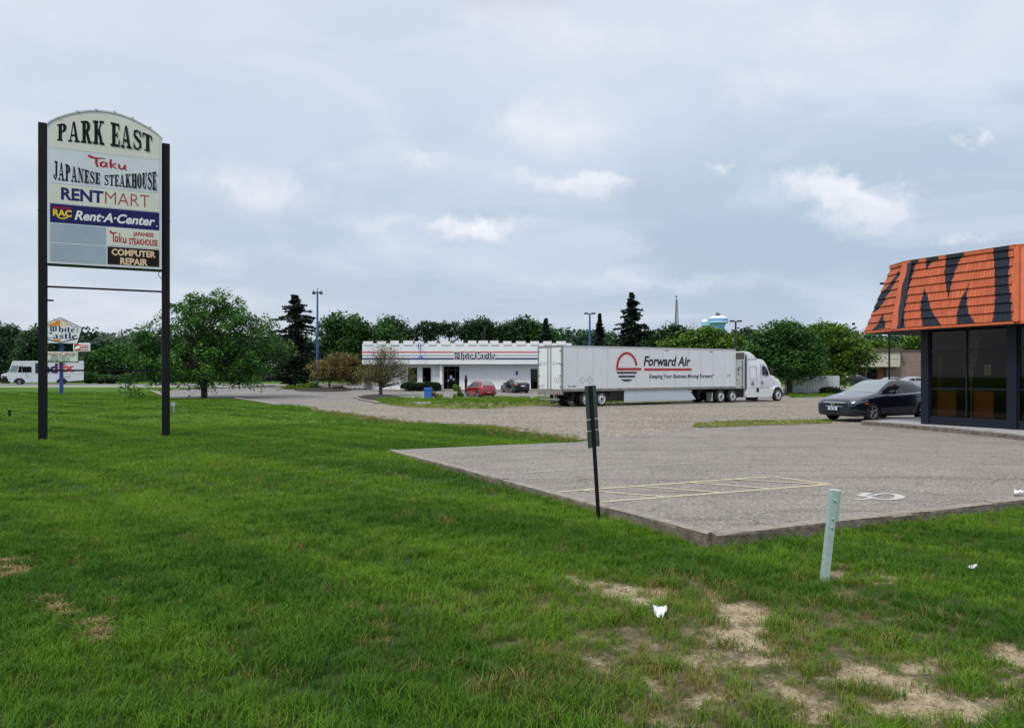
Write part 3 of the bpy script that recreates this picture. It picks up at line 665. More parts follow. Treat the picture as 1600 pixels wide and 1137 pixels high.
def allowed(x, y):
    ok = np.ones(x.shape, bool)
    for p in NOGRASS: ok &= ~inpoly(x, y, p)
    # keep clear of the kerb bodies
    for a, b in ((KERB_L[0], KERB_L[1]), (KERB_F[0], KERB_F[1]), (KERB_F[1], KERB_F[2])):
        a, b = np.array(a), np.array(b); d = b-a; l = np.linalg.norm(d); d = d/l; t = np.clip((x-a[0])*d[0]+(y-a[1])*d[1], 0, l)
        ok &= np.hypot(x-a[0]-d[0]*t, y-a[1]-d[1]*t) > .10
    return ok
def field(Y0, Y1, dens, seed, xlim=1.05):
    r = np.random.default_rng(seed); n = int(dens*(Y1*Y1-Y0*Y0)*xlim); y = np.sqrt(r.uniform(Y0*Y0, Y1*Y1, n)); x = r.uniform(-xlim, xlim, n)*y
    ok = allowed(x, y); return x[ok], y[ok], r
def edge_boost(x, y):
    """taller, rougher growth hard against the kerbs"""
    s = np.zeros_like(x)
    for a, b in ((KERB_L[0], KERB_L[1]), (KERB_F[0], KERB_F[1]), (KERB_F[1], KERB_F[2])):
        a, b = np.array(a), np.array(b); d = b-a; l = np.linalg.norm(d); d = d/l; t = np.clip((x-a[0])*d[0]+(y-a[1])*d[1], 0, l)
        s = np.maximum(s, np.clip(1-np.hypot(x-a[0]-d[0]*t, y-a[1]-d[1]*t)/.3, 0, 1))
    return s
def build_grass():
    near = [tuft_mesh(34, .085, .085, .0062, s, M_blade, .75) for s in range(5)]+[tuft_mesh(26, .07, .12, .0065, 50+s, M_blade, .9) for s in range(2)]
    x, y, r = field(2.9, 12, 150, 1)
    bare = bare_at(x, y); cl = fbm(x*2.2, y*2.2, 3, 15); keep = r.uniform(size=x.size) > np.clip(bare*1.7, 0, .94); x, y, bare, cl = x[keep], y[keep], bare[keep], cl[keep]
    px, _ = to_px(x, y)
    sc = .55+.75*np.clip(cl, .2, .9)*(1-.35*np.clip(bare*2, 0, 1))+r.uniform(-.12, .18, x.size); sc *= 1-.15*np.clip((px-900)/500, 0, 1)
    eb = edge_boost(x, y); sc *= 1+.45*eb*r.uniform(0, 1, x.size)
    thin = .26*np.exp(-(((px-1120)/380)**2))*np.clip((7.6-y)/1.5, 0, 1)
    tint = np.clip(.14+.55*(fbm(x*1.3, y*1.3, 4, 33)-.45)+bare*.7+r.normal(0, .15, x.size)+thin*1.2+(r.uniform(size=x.size) < .03)*.55, 0, 1)
    for cx, cy, rr in ((505, 840, .10), (860, 1018, .12), (735, 905, .1)):
        bx, by = P(cx, cy); tint = np.maximum(tint, 1.0*np.exp(-((x-bx)**2+(y-by)**2)/rr**2))
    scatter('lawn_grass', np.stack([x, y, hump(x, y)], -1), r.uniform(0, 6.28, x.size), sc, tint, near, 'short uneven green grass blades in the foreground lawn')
    mid = [tuft_mesh(26, .13, .085, .010, 100+s, M_blade, .75) for s in range(5)]
    x, y, r = field(12, 30, 38, 2); tint = np.clip(.12+.5*(fbm(x*.5, y*.5, 4, 33)-.5)+r.normal(0, .13, x.size)+(r.uniform(size=x.size) < .05)*.5, 0, 1)
    scatter('lawn_grass', np.stack([x, y, hump(x, y)], -1), r.uniform(0, 6.28, x.size), r.uniform(.75, 1.25, x.size), tint, mid, 'even green grass of the middle lawn round the tall sign')
    far = [tuft_mesh(22, .28, .10, .022, 200+s, M_blade, .75) for s in range(4)]
    x, y, r = field(30, 80, 7, 3); z = np.interp(y, [t[0] for t in GT], [t[1] for t in GT]); 
    # yellowed margin against the gravel
    G_ = np.array(GRAVEL[:11]); dmin = np.min(np.hypot(x[:, None]-G_[None, :, 0], y[:, None]-G_[None, :, 1]), 1)
    tint = np.clip(.2+r.normal(0, .08, x.size)+.7*np.exp(-(dmin/1.5)**2)*(x > -14), 0, 1)
    scatter('lawn_grass', np.stack([x, y, z], -1), r.uniform(0, 6.28, x.size), r.uniform(.6, 1.1, x.size), tint, far, 'distant green lawn grass towards the street')
    # rough weeds of the verges
    wd = [tuft_mesh(22, .2, .30, .018, 300+s, M_blade, .6) for s in range(4)]
    P_ = []
    r = np.random.default_rng(5)
    for poly, n, s0 in ((STRIP, 2600, .75), (SIDE_STRIP, 500, .7), (ISLAND, 900, .35)):
        a = np.array(poly); x = r.uniform(a[:, 0].min(), a[:, 0].max(), n*3); y = r.uniform(a[:, 1].min(), a[:, 1].max(), n*3); k = inpoly(x, y, poly); x, y = x[k][:n], y[k][:n]
        P_.append(np.stack([x, y, np.interp(y, [t[0] for t in GT], [t[1] for t in GT])+.02, np.full(x.size, s0)], -1))
    a = np.concatenate(P_); hz = np.clip((a[:, 1]-50)/6, 0, 1)
    tint = np.clip(.58+.9*(fbm(a[:, 0]*.6, a[:, 1]*.6, 3, 9)-.5)+r.normal(0, .12, len(a))-.25*hz, 0, 1)
    scatter('verge_weeds', a[:, :3], r.uniform(0, 6.28, len(a)), a[:, 3]*r.uniform(.35, 1.15, len(a))*(.7+.6*hz), tint, wd, 'rough yellow green weeds on the verge beside the truck')
    # margin tufts: lawn edge against the gravel, thin seed stalks along the kerb
    ln = [P(a_, b_) for a_, b_ in ((440, 635.5), (480, 641), (540, 648), (590, 656), (645, 662), (715, 666), (765, 668), (815, 679), (860, 684), (905, 690))]
    xs = []; 
    for i in range(len(ln)-1):
        k = int(math.dist(ln[i], ln[i+1])*(60 if i > 4 else 26)); t = r.uniform(0, 1, k); q = r.normal(-.1, .45, k); a_, b_ = np.array(ln[i]), np.array(ln[i+1]); d = (b_-a_)/np.linalg.norm(b_-a_)
        xs.append(np.stack([a_[0]+(b_-a_)[0]*t-d[1]*q, a_[1]+(b_-a_)[1]*t+d[0]*q, np.full(k, 0.0)], -1))
    a = np.concatenate(xs); tint = np.clip(r.normal(.82, .2, len(a))-.6*(a[:, 0] < -11), 0, 1)
    scatter('dry_edge_grass', a, r.uniform(0, 6.28, len(a)), np.where(a[:, 0] < -11, .8, .42)*r.uniform(.5, 1.2, len(a)), tint, wd, 'dry yellow grass edging the gravel lot')
    st = [tuft_mesh(5, .05, .16, .005, 400+s, M_blade, .9) for s in range(4)]
    xs = []
    for a_, b_, n, sd in ((KERB_L[0], KERB_L[1], 240, -1), (KERB_F[0], KERB_F[1], 110, -1), (KERB_F[1], KERB_F[2], 60, -1)):
        a_, b_ = np.array(a_), np.array(b_); d = (b_-a_)/np.linalg.norm(b_-a_); t = r.uniform(0, 1, n)*(1 if n != 60 else .2); q = r.uniform(.105, .2, n)
        n_ = np.array([d[1], -d[0]]); xs.append(np.stack([a_[0]+(b_-a_)[0]*t+n_[0]*q, a_[1]+(b_-a_)[1]*t+n_[1]*q, np.zeros(n)], -1))
    a = np.concatenate(xs)
    scatter('kerb_weeds', a, r.uniform(0, 6.28, len(a)), r.uniform(.4, 1.1, len(a)), r.uniform(.2, 1, len(a)), st, 'thin straggling grass stalks at the foot of the concrete kerb')
build_grass()
def soil_litter():
    # pebbles, crumbs and dead stems lying on the bare soil
    r = np.random.default_rng(41); n = 26000; y = r.uniform(4, 9.5, n); x = r.uniform(-.1, .75, n)*y; b = bare_at(x, y); k = (b > .28) & (r.uniform(size=n) < .75) & allowed(x, y); x, y = x[k], y[k]; z = hump(x, y); pm = MB(); sm_ = MB()
    for i in range(len(x)):
        if i % 3 == 0:
            s = r.uniform(.003, .012); a = r.uniform(0, 6.28); ca, sa = math.cos(a)*s, math.sin(a)*s; h = s*.7
            pm.add([(x[i]+ca, y[i]+sa, z[i]), (x[i]-sa, y[i]+ca, z[i]), (x[i]-ca, y[i]-sa*1.2, z[i]), (x[i]+sa, y[i]-ca, z[i]), (x[i]+ca*.2, y[i], z[i]+h)], [(0, 1, 4), (1, 2, 4), (2, 3, 4), (3, 0, 4)])
        else:
            l = r.uniform(.02, .06); a = r.uniform(0, 6.28); dx, dy = math.cos(a)*l, math.sin(a)*l; w = .0016
            sm_.add([(x[i]-dy/l*w, y[i]+dx/l*w, z[i]+.004), (x[i]+dy/l*w, y[i]-dx/l*w, z[i]+.004), (x[i]+dx+dy/l*w, y[i]+dy-dx/l*w, z[i]+r.uniform(.004, .02)), (x[i]+dx-dy/l*w, y[i]+dy+dx/l*w, z[i]+r.uniform(.004, .02))], [(0, 1, 2, 3)])
    tag(pm.build('soil_pebbles', mat('soil_pebble', (.20, .16, .11), .9, col2=(.45, .40, .32), scale=30), norm=False), 'small pebbles and crumbs on the worn soil', 'pebbles', kind='stuff')
    tag(sm_.build('dead_stems', mat('dead_stem', (.34, .25, .13), .9, col2=(.16, .12, .06), scale=30), norm=False), 'dead grass stems lying on the worn soil', 'dead grass', kind='stuff')
soil_litter()
# dry thatch on the left
def thatch():
    r = np.random.default_rng(77)
    m = mat('dry_straw', (.30, .20, .09), .85, var=.55, scale=60)
    for k, (lab, spots) in enumerate((('brown dead grass patch at the left edge of the lawn', [(8, 880, .16), (14, 893, .17), (22, 900, .10)]),
                        ('line of brown dead grass clumps in the lower left lawn', [(75, 942, .07), (92, 955, .09), (105, 965, .06), (143, 980, .09), (152, 995, .10), (160, 1004, .05)]))):
        mb = MB()
        for cx, cy, rad in spots:
            bx, by = P(cx, cy)
            for i in range(int(5200*rad)):
                a = r.uniform(0, 6.28); q = rad*1.35*abs(r.normal(0, .55)); x, y = bx+q*math.cos(a), by+q*math.sin(a)*.8; z = float(hump(np.array([x]), np.array([y]))[0])+r.uniform(.012, .055)*(.35+.65*float(fbm(np.array([x*14]), np.array([y*14]), 3, 4)[0]))
                t = r.uniform(0, 6.28); l = r.uniform(.03, .09); dx, dy = math.cos(t)*l, math.sin(t)*l; w = .0022; dz = r.uniform(-.012, .03)
                mb.add([(x-dy/l*w, y+dx/l*w, z), (x+dy/l*w, y-dx/l*w, z), (x+dx+dy/l*w, y+dy-dx/l*w, z+dz), (x+dx-dy/l*w, y+dy+dx/l*w, z+dz)], [(0, 1, 2, 3)])
        tag(mb.build('dead_grass', m, norm=False), lab, 'dead grass', kind='stuff')
thatch()
# ================================================================ signs and posts
M_black = mat('black_painted_steel', (.005, .006, .008), .6, var=.2, scale=3, spec=.25)
M_alu = mat('sign_frame_paint', (.64, .68, .70), .45, var=.06, scale=2)
M_cream = mat('cream_sign_face', (.67, .71, .62), .35, var=.05, scale=1.5, spec=.12)
M_pale = mat('pale_sign_face', (.64, .70, .75), .35, var=.05, scale=1.5, spec=.12)
M_bluegrey = mat('blank_sign_face', (.35, .44, .52), .35, var=.06, scale=1.5, spec=.12)
M_navy = mat('navy_sign_face', (.022, .022, .115), .35, spec=.12)
M_ink = mat('black_ink', (.008, .012, .012), .5, spec=.12)
M_dnavy = mat('navy_ink', (.022, .03, .14), .5, spec=.12)
M_red = mat('red_ink', (.42, .018, .028), .5, spec=.12)
M_dred = mat('dark_red_ink', (.36, .05, .05), .5, spec=.12)
M_yel = mat('yellow_ink', (.85, .62, .03), .5, spec=.12)
M_white = mat('white_ink', (.78, .79, .80), .5, spec=.12)
M_tan = mat('tan_ink', (.74, .55, .36), .5, spec=.12)
def pylon():
    Yl, Yr = 22.6, 24.1
    A = Vector(((67-800)/F*Yl, Yl, 0)); B = Vector(((259-800)/F*Yr, Yr, 0)); U = (B-A).normalized(); N = Vector((U.y, -U.x, 0)); Wd = (B-A).length
    rz = math.atan2(U.y, U.x)
    t = thing('pylon_sign', 'tall shopping centre sign with an arched top between two black posts on the lawn', 'sign', tuple(A), rz)
    # local: x along the sign, -y towards the viewer
    for x, zt in ((0, 9.32), (Wd, 9.16)):
        mb = MB(); mb.box(x-.115, x+.115, -.115, .115, -.1, zt, b=.012); mb.box(x-.12, x+.12, -.12, .12, 6.72, 6.76); mb.box(x-.118, x+.118, -.118, .118, 2.9, 2.925)
        mb.build('post', M_black, t)
    x0, x1, zb, zs, zp = .125, Wd-.125, 5.2, 9.28, 9.88
    arc = [(x0+(x1-x0)*u, zs+(zp-zs)*math.sin(math.pi*u)**.8) for u in np.linspace(0, 1, 25)]
    mb = MB(); mb.prism([(x0, zb)]+[(x1, zb)]+arc[::-1], 'y', -.19, .19)
    cab = mb.build('sign_cabinet', M_alu, t)
    mb = MB()
    inn = [(x0-.02+(x1-x0+.04)*u, zs+.0+(zp-zs)*math.sin(math.pi*u)**.8) for u in np.linspace(0, 1, 25)]
    for i in range(24): 
        (xa, za), (xb, zb_) = inn[i], inn[i+1]; mb.add([(xa, -.215, za+.015), (xb, -.215, zb_+.015), (xb, .215, zb_+.015), (xa, .215, za+.015), (xa, -.215, za-.03), (xb, -.215, zb_-.03), (xb, .215, zb_-.03), (xa, .215, za-.03)], [(0, 1, 2, 3), (4, 7, 6, 5), (0, 4, 5, 1), (3, 2, 6, 7)])
    for xx in np.linspace(x0+.25, x1-.35, 6): 
        u = (xx-x0)/(x1-x0); zz = zs+(zp-zs)*math.sin(math.pi*u)**.8; mb.box(xx, xx+.06, -.23, .23, zz+.01, zz+.045)
    mb.build('arch_cap', M_alu, t)
    H = zs-zb; w0 = x1-x0
    def pz(v): return zb+H*v
    def pan(name, u0, u1, v0, v1, m, lab=None, top=None):
        mb = MB(); a, b = x0+.07+(w0-.14)*u0, x0+.07+(w0-.14)*u1
        if top: 
            pts = [(a, pz(v0)), (b, pz(v0))]+[(x0+.07+(w0-.14)*u, zs-.07+(zp-zs)*math.sin(math.pi*(.02+.96*u))**.8) for u in np.linspace(1, 0, 25)]
        else: pts = [(a, pz(v0)), (b, pz(v0)), (b, pz(v1)), (a, pz(v1))]
        mb.prism(pts, 'y', -.196, -.18); o = mb.build(name, m, t)
        if lab: o['label'] = lab
        # thin dark seam under the panel
        return o
    fr = ((x0+.07, -.196, zb), (w0-.14, 0, 0), (0, 0, H), (0, -1, 0))
    def pt(vf, box, m, parent, warp=None, off=.003): return put(fit(vf, *box), fr, m, parent, 'lettering', off, warp)
    p1 = pan('sign_panel', 0, 1, .832, 1, M_cream, 'arched cream panel at the top', top=True)
    hw = lambda u: .105+.075*math.sin(math.pi*u)
    pt(slab('PARK EAST'), (.06, .93, 0, 1), M_ink, p1, lambda x, y: (x, .882+.01*math.sin(math.pi*x)+y*hw(x)))
    p2 = pan('sign_panel', 0, 1, .578, .828, M_pale, 'pale panel of the restaurant')
    pt(taku(), (.33, .69, .742, .80), M_red, p2) if False else pt(taku(), (.33, .69, .725, .812), M_red, p2, off=.006)
    hj = lambda x: .078+.064*(abs(x-.5)/.47)**1.2
    a = fit(slab('JAPANESE'), .03, .445, 0, 1); b = fit(slab('STEAKHOUSE'), .485, .975, 0, 1)
    put(a, fr, M_ink, p2, warp=lambda x, y: (x, .600+y*hj(x))); put(b, fr, M_ink, p2, warp=lambda x, y: (x, .598+y*hj(x)))
    p3 = pan('sign_panel', 0, 1, .436, .572, M_cream, 'cream panel with a blue and red name')
    pt(text_polys('RENT', .035), (.095, .475, .463, .553), M_dnavy, p3); pt(text_polys('MART', -.012), (.49, .905, .463, .553), M_dred, p3)
    p4 = pan('sign_panel', 0, 1, .296, .430, M_navy, 'navy panel with white italic name')
    pt(text_polys('RAC', .04), (.025, .19, .342, .392), M_yel, p4); G = Glyphs(); G.rect(.022, .398, .185, .408); put((G.v, G.f), fr, M_red, p4)
    G = Glyphs(); G.arc(.108, .345, .05, .022, 180, 360, .012, .008); put((G.v, G.f), fr, M_yel, p4, off=.0035)
    pt(text_polys('Rent·A·Center', .03, .25), (.215, .96, .325, .395), M_white, p4)
    G = Glyphs(); G.arc(.976, .327, .008, .006, 0, 360, .003, .002); put((G.v, G.f), fr, M_white, p4)
    pan('sign_panel', 0, .497, .158, .288, M_bluegrey, 'blank blue grey panel, upper of two'); pan('sign_panel', 0, .497, .018, .148, M_bluegrey, 'blank blue grey panel, lower of two')
    p5 = pan('sign_panel', .512, 1, .158, .288, M_cream, 'small cream restaurant panel')
    pt(taku(), (.53, .69, .178, .272), M_red, p5); pt(text_polys('JAPANESE', .03), (.75, .945, .232, .272), M_red, p5); pt(text_polys('STEAKHOUSE', .03), (.71, .985, .174, .222), M_red, p5)
    p6 = pan('sign_panel', .512, 1, .018, .148, mat('dark_brown_sign_face', (.018, .013, .011), .5, spec=.12), 'small dark panel with tan letters')
    pt(text_polys('COMPUTER', .04), (.55, .965, .085, .135), M_tan, p6); pt(text_polys('REPAIR', .04), (.63, .89, .020, .072), M_tan, p6)
    mb = MB(); mb.box(x0-.005, x1+.005, -.2, .2, zb-.035, zb-.005); mb.build('bottom_rail', M_black, t)
    mb = MB(); mb.tube([(x1-.05, -.1, zb-.03), (x1-.1, -.1, zb-.16), (x1+.02, -.1, zb-.3)], .012, 6); mb.build('cable', M_black, t)
    for z in (4.53, 2.06): mb = MB(); mb.box(.1, Wd-.1, -.03, .03, z-.026, z+.026); mb.build('cross_bar', M_black, t)
    mb = MB(); mb.box(.11, .27, -.03, .03, 4.1, 4.15); mb.build('bracket', M_black, t)
    mb = MB(); mb.box(Wd+.115, Wd+.26, -.05, .05, .93, 1.06, b=.02); mb.box(Wd+.2, Wd+.235, -.02, .02, .75, .95); mb.build('junction_box', M_alu, t)
    mb = MB()
    r = random.Random(3)
pylon()
# steel stub marker on the far left lawn
x, y = P(15, 651); t = thing('marker_stub', 'short dark stub marker standing in the far left lawn', 'marker', (x, y, 0)); mb = MB(); mb.lathe([(0, -.02), (.05, -.02), (.05, .26), (.075, .26), (.075, .32), (0, .33)], 10); mb.build('stub_pipe', M_black, t)
# restaurant pole sign
M_blue = mat('blue_painted_steel', (.018, .05, .24), .45, var=.15, scale=2)
M_orange = mat('orange_sign_print', (.62, .24, .02), .5); M_ltan = mat('beige_sign_print', (.66, .60, .42), .5); M_wsign = mat('white_sign_face', (.70, .74, .76), .4)
def pole_sign():
    Y = 76.5; s = Y/F; x, _ = XZ(96, 0, Y); z0 = g(Y)
    t = thing('pole_sign', 'blue pole sign with a white five sided top board and a message board', 'sign', (x, Y, z0), R(20))
    q = lambda px, py: ((px-96)*s*1.065, HE+(HZ-py)*s-z0)
    mb = MB(); mb.box(-.16, .16, -.12, .12, -.1, q(0, 500)[1], b=.02); mb.box(-.3, .3, -.25, .25, -.02, .03); mb.build('pole', M_blue, t)
    pent = [q(*p) for p in ((74.0, 537), (118, 537), (124.5, 512), (95.5, 496), (67.5, 511))]
    mb = MB(); mb.prism(pent, 'y', -.35, .0); mb.build('top_board', M_black, t)
    c = Vector((0, q(0, 520)[1])); shr = lambda k: [tuple(c+(Vector(p)-c)*k) for p in pent]
    mb = MB(); mb.prism(shr(.955), 'y', -.36, -.3); f = mb.build('board_face', M_wsign, t)
    fr = ((0, -.36, 0), (1, 0, 0), (0, 0, 1), (0, -1, 0))
    def poly(pts, m, off): put(([(a, b, 0) for a, b in [q(*p) for p in pts]], [tuple(range(len(pts)))]), fr, m, f, 'print', off)
    poly([(95.5, 499.5), (95.5, 536), (84, 533), (73, 528), (72, 518), (76, 507), (82, 507), (82, 504.5), (86, 506), (86, 503.5), (89, 504), (89, 501.5)], M_orange, .004)
    poly([(95.5, 499.5), (96.5, 509), (100, 511), (118, 517), (118, 512), (115, 512), (115, 509), (110, 510), (109, 506), (104, 506.5), (103, 502.5)], M_ltan, .005)
    poly([(73, 510), (116, 510), (117, 530), (96, 535), (74, 530)], M_wsign, .007)
    poly([(84, 530.5), (96, 530.5), (96, 535.0)], M_orange, .009)
    G = Glyphs()
    for a in ([(74, 529.5), (96, 535.2), (118, 528.5)], [(96.2, 500), (104, 503), (104, 506), (110, 507), (110, 510), (117, 511), (119, 514), (117, 516), (117, 520)]): G.line([q(*p) for p in a], .045 if a[0][0] == 74 else .025)
    put((G.v, G.f), fr, M_dnavy, f, 'print', .012)
    w = q(79, 0)[0], q(114.5, 0)[0]
    put(fit(black_letter('White', .075, .035), q(80, 0)[0], q(115, 0)[0], q(0, 520.5)[1], q(0, 509.5)[1]), fr, M_dnavy, f, 'lettering', .016); put(fit(black_letter('Castle', .075, .035), q(76.5, 0)[0], q(117, 0)[0], q(0, 529.5)[1], q(0, 519.5)[1]), fr, M_dnavy, f, 'lettering', .016)
    a, b, c_, d = q(73, 0)[0], q(119, 0)[0], q(0, 566.3)[1], q(0, 549)[1]
    mb = MB(); mb.box(a, b, -.3, -.02, c_, d, b=.09); rb = mb.build('message_board', mat('board_casing', (.08, .10, .09), .5), t)
    mb = MB(); mb.box(a+.06, b-.06, -.312, -.2, c_+.07, d-.05, b=.05); rb2 = mb.build('message_face', mat('pale_green_face', (.60, .68, .60), .5), t)
    fr2 = ((0, -.312, 0), (1, 0, 0), (0, 0, 1), (0, -1, 0))
    for tx, (x0, x1), (y0, y1), m in (('BREAKFAST SERVED', (75, 116.5), (554.4, 551.6), M_dred), ('OPEN CARRY OUT', (83, 114), (557.6, 555), M_ink), ('DRIVE THRU &', (83, 107), (561, 558.6), M_ink), ('DELIVERY ONLY', (80, 108), (564.5, 562), M_ink)):
        put(fit(text_polys(tx, .03), q(x0, 0)[0], q(x1, 0)[0], q(0, y0)[1], q(0, y1)[1]), fr2, m, rb2, 'lettering', .006)
pole_sign()
def red_sign():
    Y = 128; s = Y/F; x, _ = XZ(129, 0, Y); z0 = g(Y); q = lambda px, py: ((px-129)*s, HE+(HZ-py)*s-z0)
    t = thing('roadside_sign', 'small red roadside sign with a white border seen just past the five sided board', 'sign', (x, Y, z0))
    mb = MB(); mb.box(-.15, .15, .1, .3, -.1, q(0, 545)[1]); mb.build('pole', mat('dark_green_steel', (.03, .04, .03), .6), t)
    mb = MB(); mb.box(q(115, 0)[0], q(141, 0)[0], -.2, .2, q(0, 549.3)[1], q(0, 536)[1], b=.19); mb.build('sign_casing', M_white, t)
    mb = MB(); mb.box(q(116.5, 0)[0], q(139.5, 0)[0], -.22, 0, q(0, 548)[1], q(0, 537.3)[1], b=.1); f = mb.build('sign_face', mat('crimson_face', (.30, .012, .02), .5), t)
    fr = ((0, -.22, 0), (1, 0, 0), (0, 0, 1), (0, -1, 0))
    for y0, y1 in ((542.2, 538.7), (547, 543.5)): put(fit(text_polys('SPORTS', .03), q(127, 0)[0], q(138.5, 0)[0], q(0, y0)[1], q(0, y1)[1]), fr, M_white, f, 'lettering', .02)
    G = Glyphs(); G.line([q(118, 545.5), q(121, 543.5), q(124, 543.5), q(126, 540)], [.05, .18, .2, .05]); G.line([q(118, 543.8), q(122, 541.5), q(126, 540)], [.03, .12, .04]); put((G.v, G.f), fr, M_white, f, 'emblem', .02)
red_sign()
def billboard():
    Y = 150; s = Y/F; x, _ = XZ(10, 0, Y); z0 = g(Y); q = lambda px, py: ((px-10)*s, HE+(HZ-py)*s-z0)
    t = thing('billboard', 'grey billboard seen from the back at the far left edge', 'billboard', (x, Y, z0))
    m = mat('billboard_back', (.40, .43, .47), .6, var=.15, scale=.7); k = mat('billboard_frame', (.06, .07, .09), .6)
    mb = MB(); mb.box(q(-30, 0)[0], q(27, 0)[0], 0, .2, q(0, 562)[1], q(0, 548)[1]); mb.build('board_back', m, t)
    mb = MB()
    for py in (552, 558.5): mb.box(q(-30, 0)[0], q(39, 0)[0], -.2, -.05, q(0, py)[1]-.07, q(0, py)[1]+.07)
    for px in (-12, 0, 10, 19, 26.5): mb.box(q(px, 0)[0]-.07, q(px, 0)[0]+.07, -.35, -.22, q(0, 563)[1], q(0, 549)[1])
    mb.build('frame', k, t)
    for px in (-20, 9, 32, 37.5):
        mb = MB(); mb.box(q(px, 0)[0]-.15, q(px, 0)[0]+.15, -.75, -.45, -.2, q(0, 550 if px > 30 else 562)[1]); mb.build('post', mat('galvanised_steel', (.33, .36, .36), .5, var=.15) if px > 30 else k, t)
billboard()
# accessible parking sign seen from behind, leaning
def plate_sign():
    x, y = P(935.5, 813.5); t = thing('parking_sign_post', 'leaning black steel post carrying three grey green sign plates seen from behind', 'sign post', (x, y, 0)); Lz = 1.77
    lean = math.atan2(.108, 1.77); t.rotation_euler = (0, -lean, 0)
    mb = MB(); w = .026; d = .022
    prof = [(-w, -d*.2), (-w*.62, -d*.2), (-w*.5, -d), (w*.5, -d), (w*.62, -d*.2), (w, -d*.2), (w, .003-d*.2), (w*.5, .003-d*.2), (w*.4, .004-d), (-w*.4, .004-d), (-w*.5, .003-d*.2), (-w, .003-d*.2)]
    mb.prism(prof, 'z', -.1, Lz); mb.build('post', M_black, t)
    mp = mat('sign_plate_back', (.075, .10, .085), .38, .5, var=.25, scale=9); a = R(52); ca, sa = math.cos(a), math.sin(a)
    def plate(z0, z1, wd, off, lab):
        bm = bmesh.new(); r = .022; n = 5; pts = []
        for cx, cz, a0 in ((wd/2-r, z1-r, 0), (-wd/2+r, z1-r, 90), (-wd/2+r, z0+r, 180), (wd/2-r, z0+r, 270)):
            for k in range(n+1): tt = R(a0+90*k/n); pts.append((cx+r*math.cos(tt), cz+r*math.sin(tt)))
        mb = MB(); mb.prism(pts, 'y', 0, .0035); mb.v = [(v[0]*ca-(v[1])*sa*1, v[0]*sa+v[1]*ca+off, v[2]) for v in mb.v]
        for zz in (z0+.05, z1-.05):
            mb.lathe([(.0, -.004), (.008, -.004), (.008, 0), (0, 0)], 8, 'y', (wd/2*ca*.72, wd/2*sa*.72+off-.002, zz))
        o = mb.build('sign_plate', mp, t); o['label'] = lab
    plate(1.34, 1.775, .28, .014, 'tall top plate'); plate(1.19, 1.328, .28, .017, 'small middle plate'); plate(.965, 1.183, .29, .014, 'lower plate')
plate_sign()
def mint_post():
    x, y = P(1290, 910); t = thing('utility_post', 'short pale mint green steel marker post leaning right in the near lawn', 'post', (x, y, 0)); t.rotation_euler = (R(-1), R(7.2), R(8))
    m = mat('mint_green_paint', (.33, .44, .415), .45, var=.12, scale=30, bump=.08, bscale=90); Lz = .845; w = .041
    mb = MB(); mb.prism([(-w, -.02), (w*.55, -.02), (w*.55, .035), (w*.42, .035), (w*.42, -.012), (-w*.85, -.012), (-w*.85, .035), (-w, .035)], 'z', -.1, Lz); mb.build('channel', m, t, bevel=.0012)
    mb = MB(); mb.prism([(w*.57, -.017), (w*1.28, -.010), (w*1.28, .03), (w*.57, .03)], 'z', Lz-.27, Lz-.002); mb.build('side_strap', m, t, bevel=.001)
    mb = MB(); mb.prism([(-w-.002, -.024), (w*1.3, -.015), (w*1.3, .036), (-w-.002, .038)], 'z', Lz, Lz+.012); mb.build('cap', mat('pale_cap', (.70, .75, .74), .5), t, bevel=.002)
    for z in (.085, .255, .335):
        mb = MB(); mb.lathe([(0, -.013), (.007, -.012), (.010, -.006), (.011, 0)], 12, 'y', (-.012, -.0205, Lz-z)); mb.lathe([(.0, -.002), (.015, -.002), (.015, 0)], 12, 'y', (-.012, -.0205, Lz-z)); mb.build('bolt', m, t, smooth=True)
mint_post()
# litter
def crumple(name, lab, cx, cy, w, h, seed, m, tall=.03, base=0., flat_=False):
    r = np.random.default_rng(seed); x0, y0 = P(cx, cy); s = y0/F; n = 13; mb = MB(); vs = []
    W_, H_ = w*s, h*s*3.0
    for i in range(n):
        for j in range(n):
            u, v = i/(n-1)-.5, j/(n-1)-.5; k = 1-.25*abs(u)*2
            vs.append((u*W_*(1+r.normal(0, .05))+v*W_*.35, v*H_*k*(1+r.normal(0, .05)), base+.012+tall*abs(float(fbm(np.array([u*3+seed]), np.array([v*3]), 2, seed)[0])*1.8-.5)+r.uniform(0, .002)))
    fs = [(i*n+j, (i+1)*n+j, (i+1)*n+j+1, i*n+j+1) for i in range(n-1) for j in range(n-1) if not (seed == 1 and i in (5, 6) and (j < 3 or j > 9))]
    mb.add(vs, fs); o = mb.build(name, m, norm=False); o.location = (x0, y0, 0); return o
M_paper = mat('white_paper', (.72, .73, .76), .7, var=.05)
o = crumple('paper_litter', '', 1031, 962, 20, 20, 1, M_paper, .055, .015); tag(o, 'crumpled white paper lying on the worn streak of the near lawn', 'litter')
o = crumple('paper_litter', '', 1520, 891, 14, 6, 2, M_paper, .03, .02); tag(o, 'small white scrap in the grass right of the mint green post', 'litter')
o = crumple('paper_litter', '', 1592, 787, 16, 6, 5, M_paper, .05, .15); tag(o, 'white litter lying on the kerb at the right edge', 'litter')
for cx, cy, lab in ((1361, 672.5, 'tiny white scrap on the asphalt below the dark blue sedan'), (217, 617, 'tiny white scrap on the lawn left of the big tree'), (562, 655.5, 'tiny white scrap on the lawn near the gravel'), (1000, 664, 'tiny white scrap on the gravel behind the sign post')):
    o = crumple('paper_litter', '', cx, cy, 3.4, 1.2, int(cx), M_paper, .02, .03); tag(o, lab, 'litter')
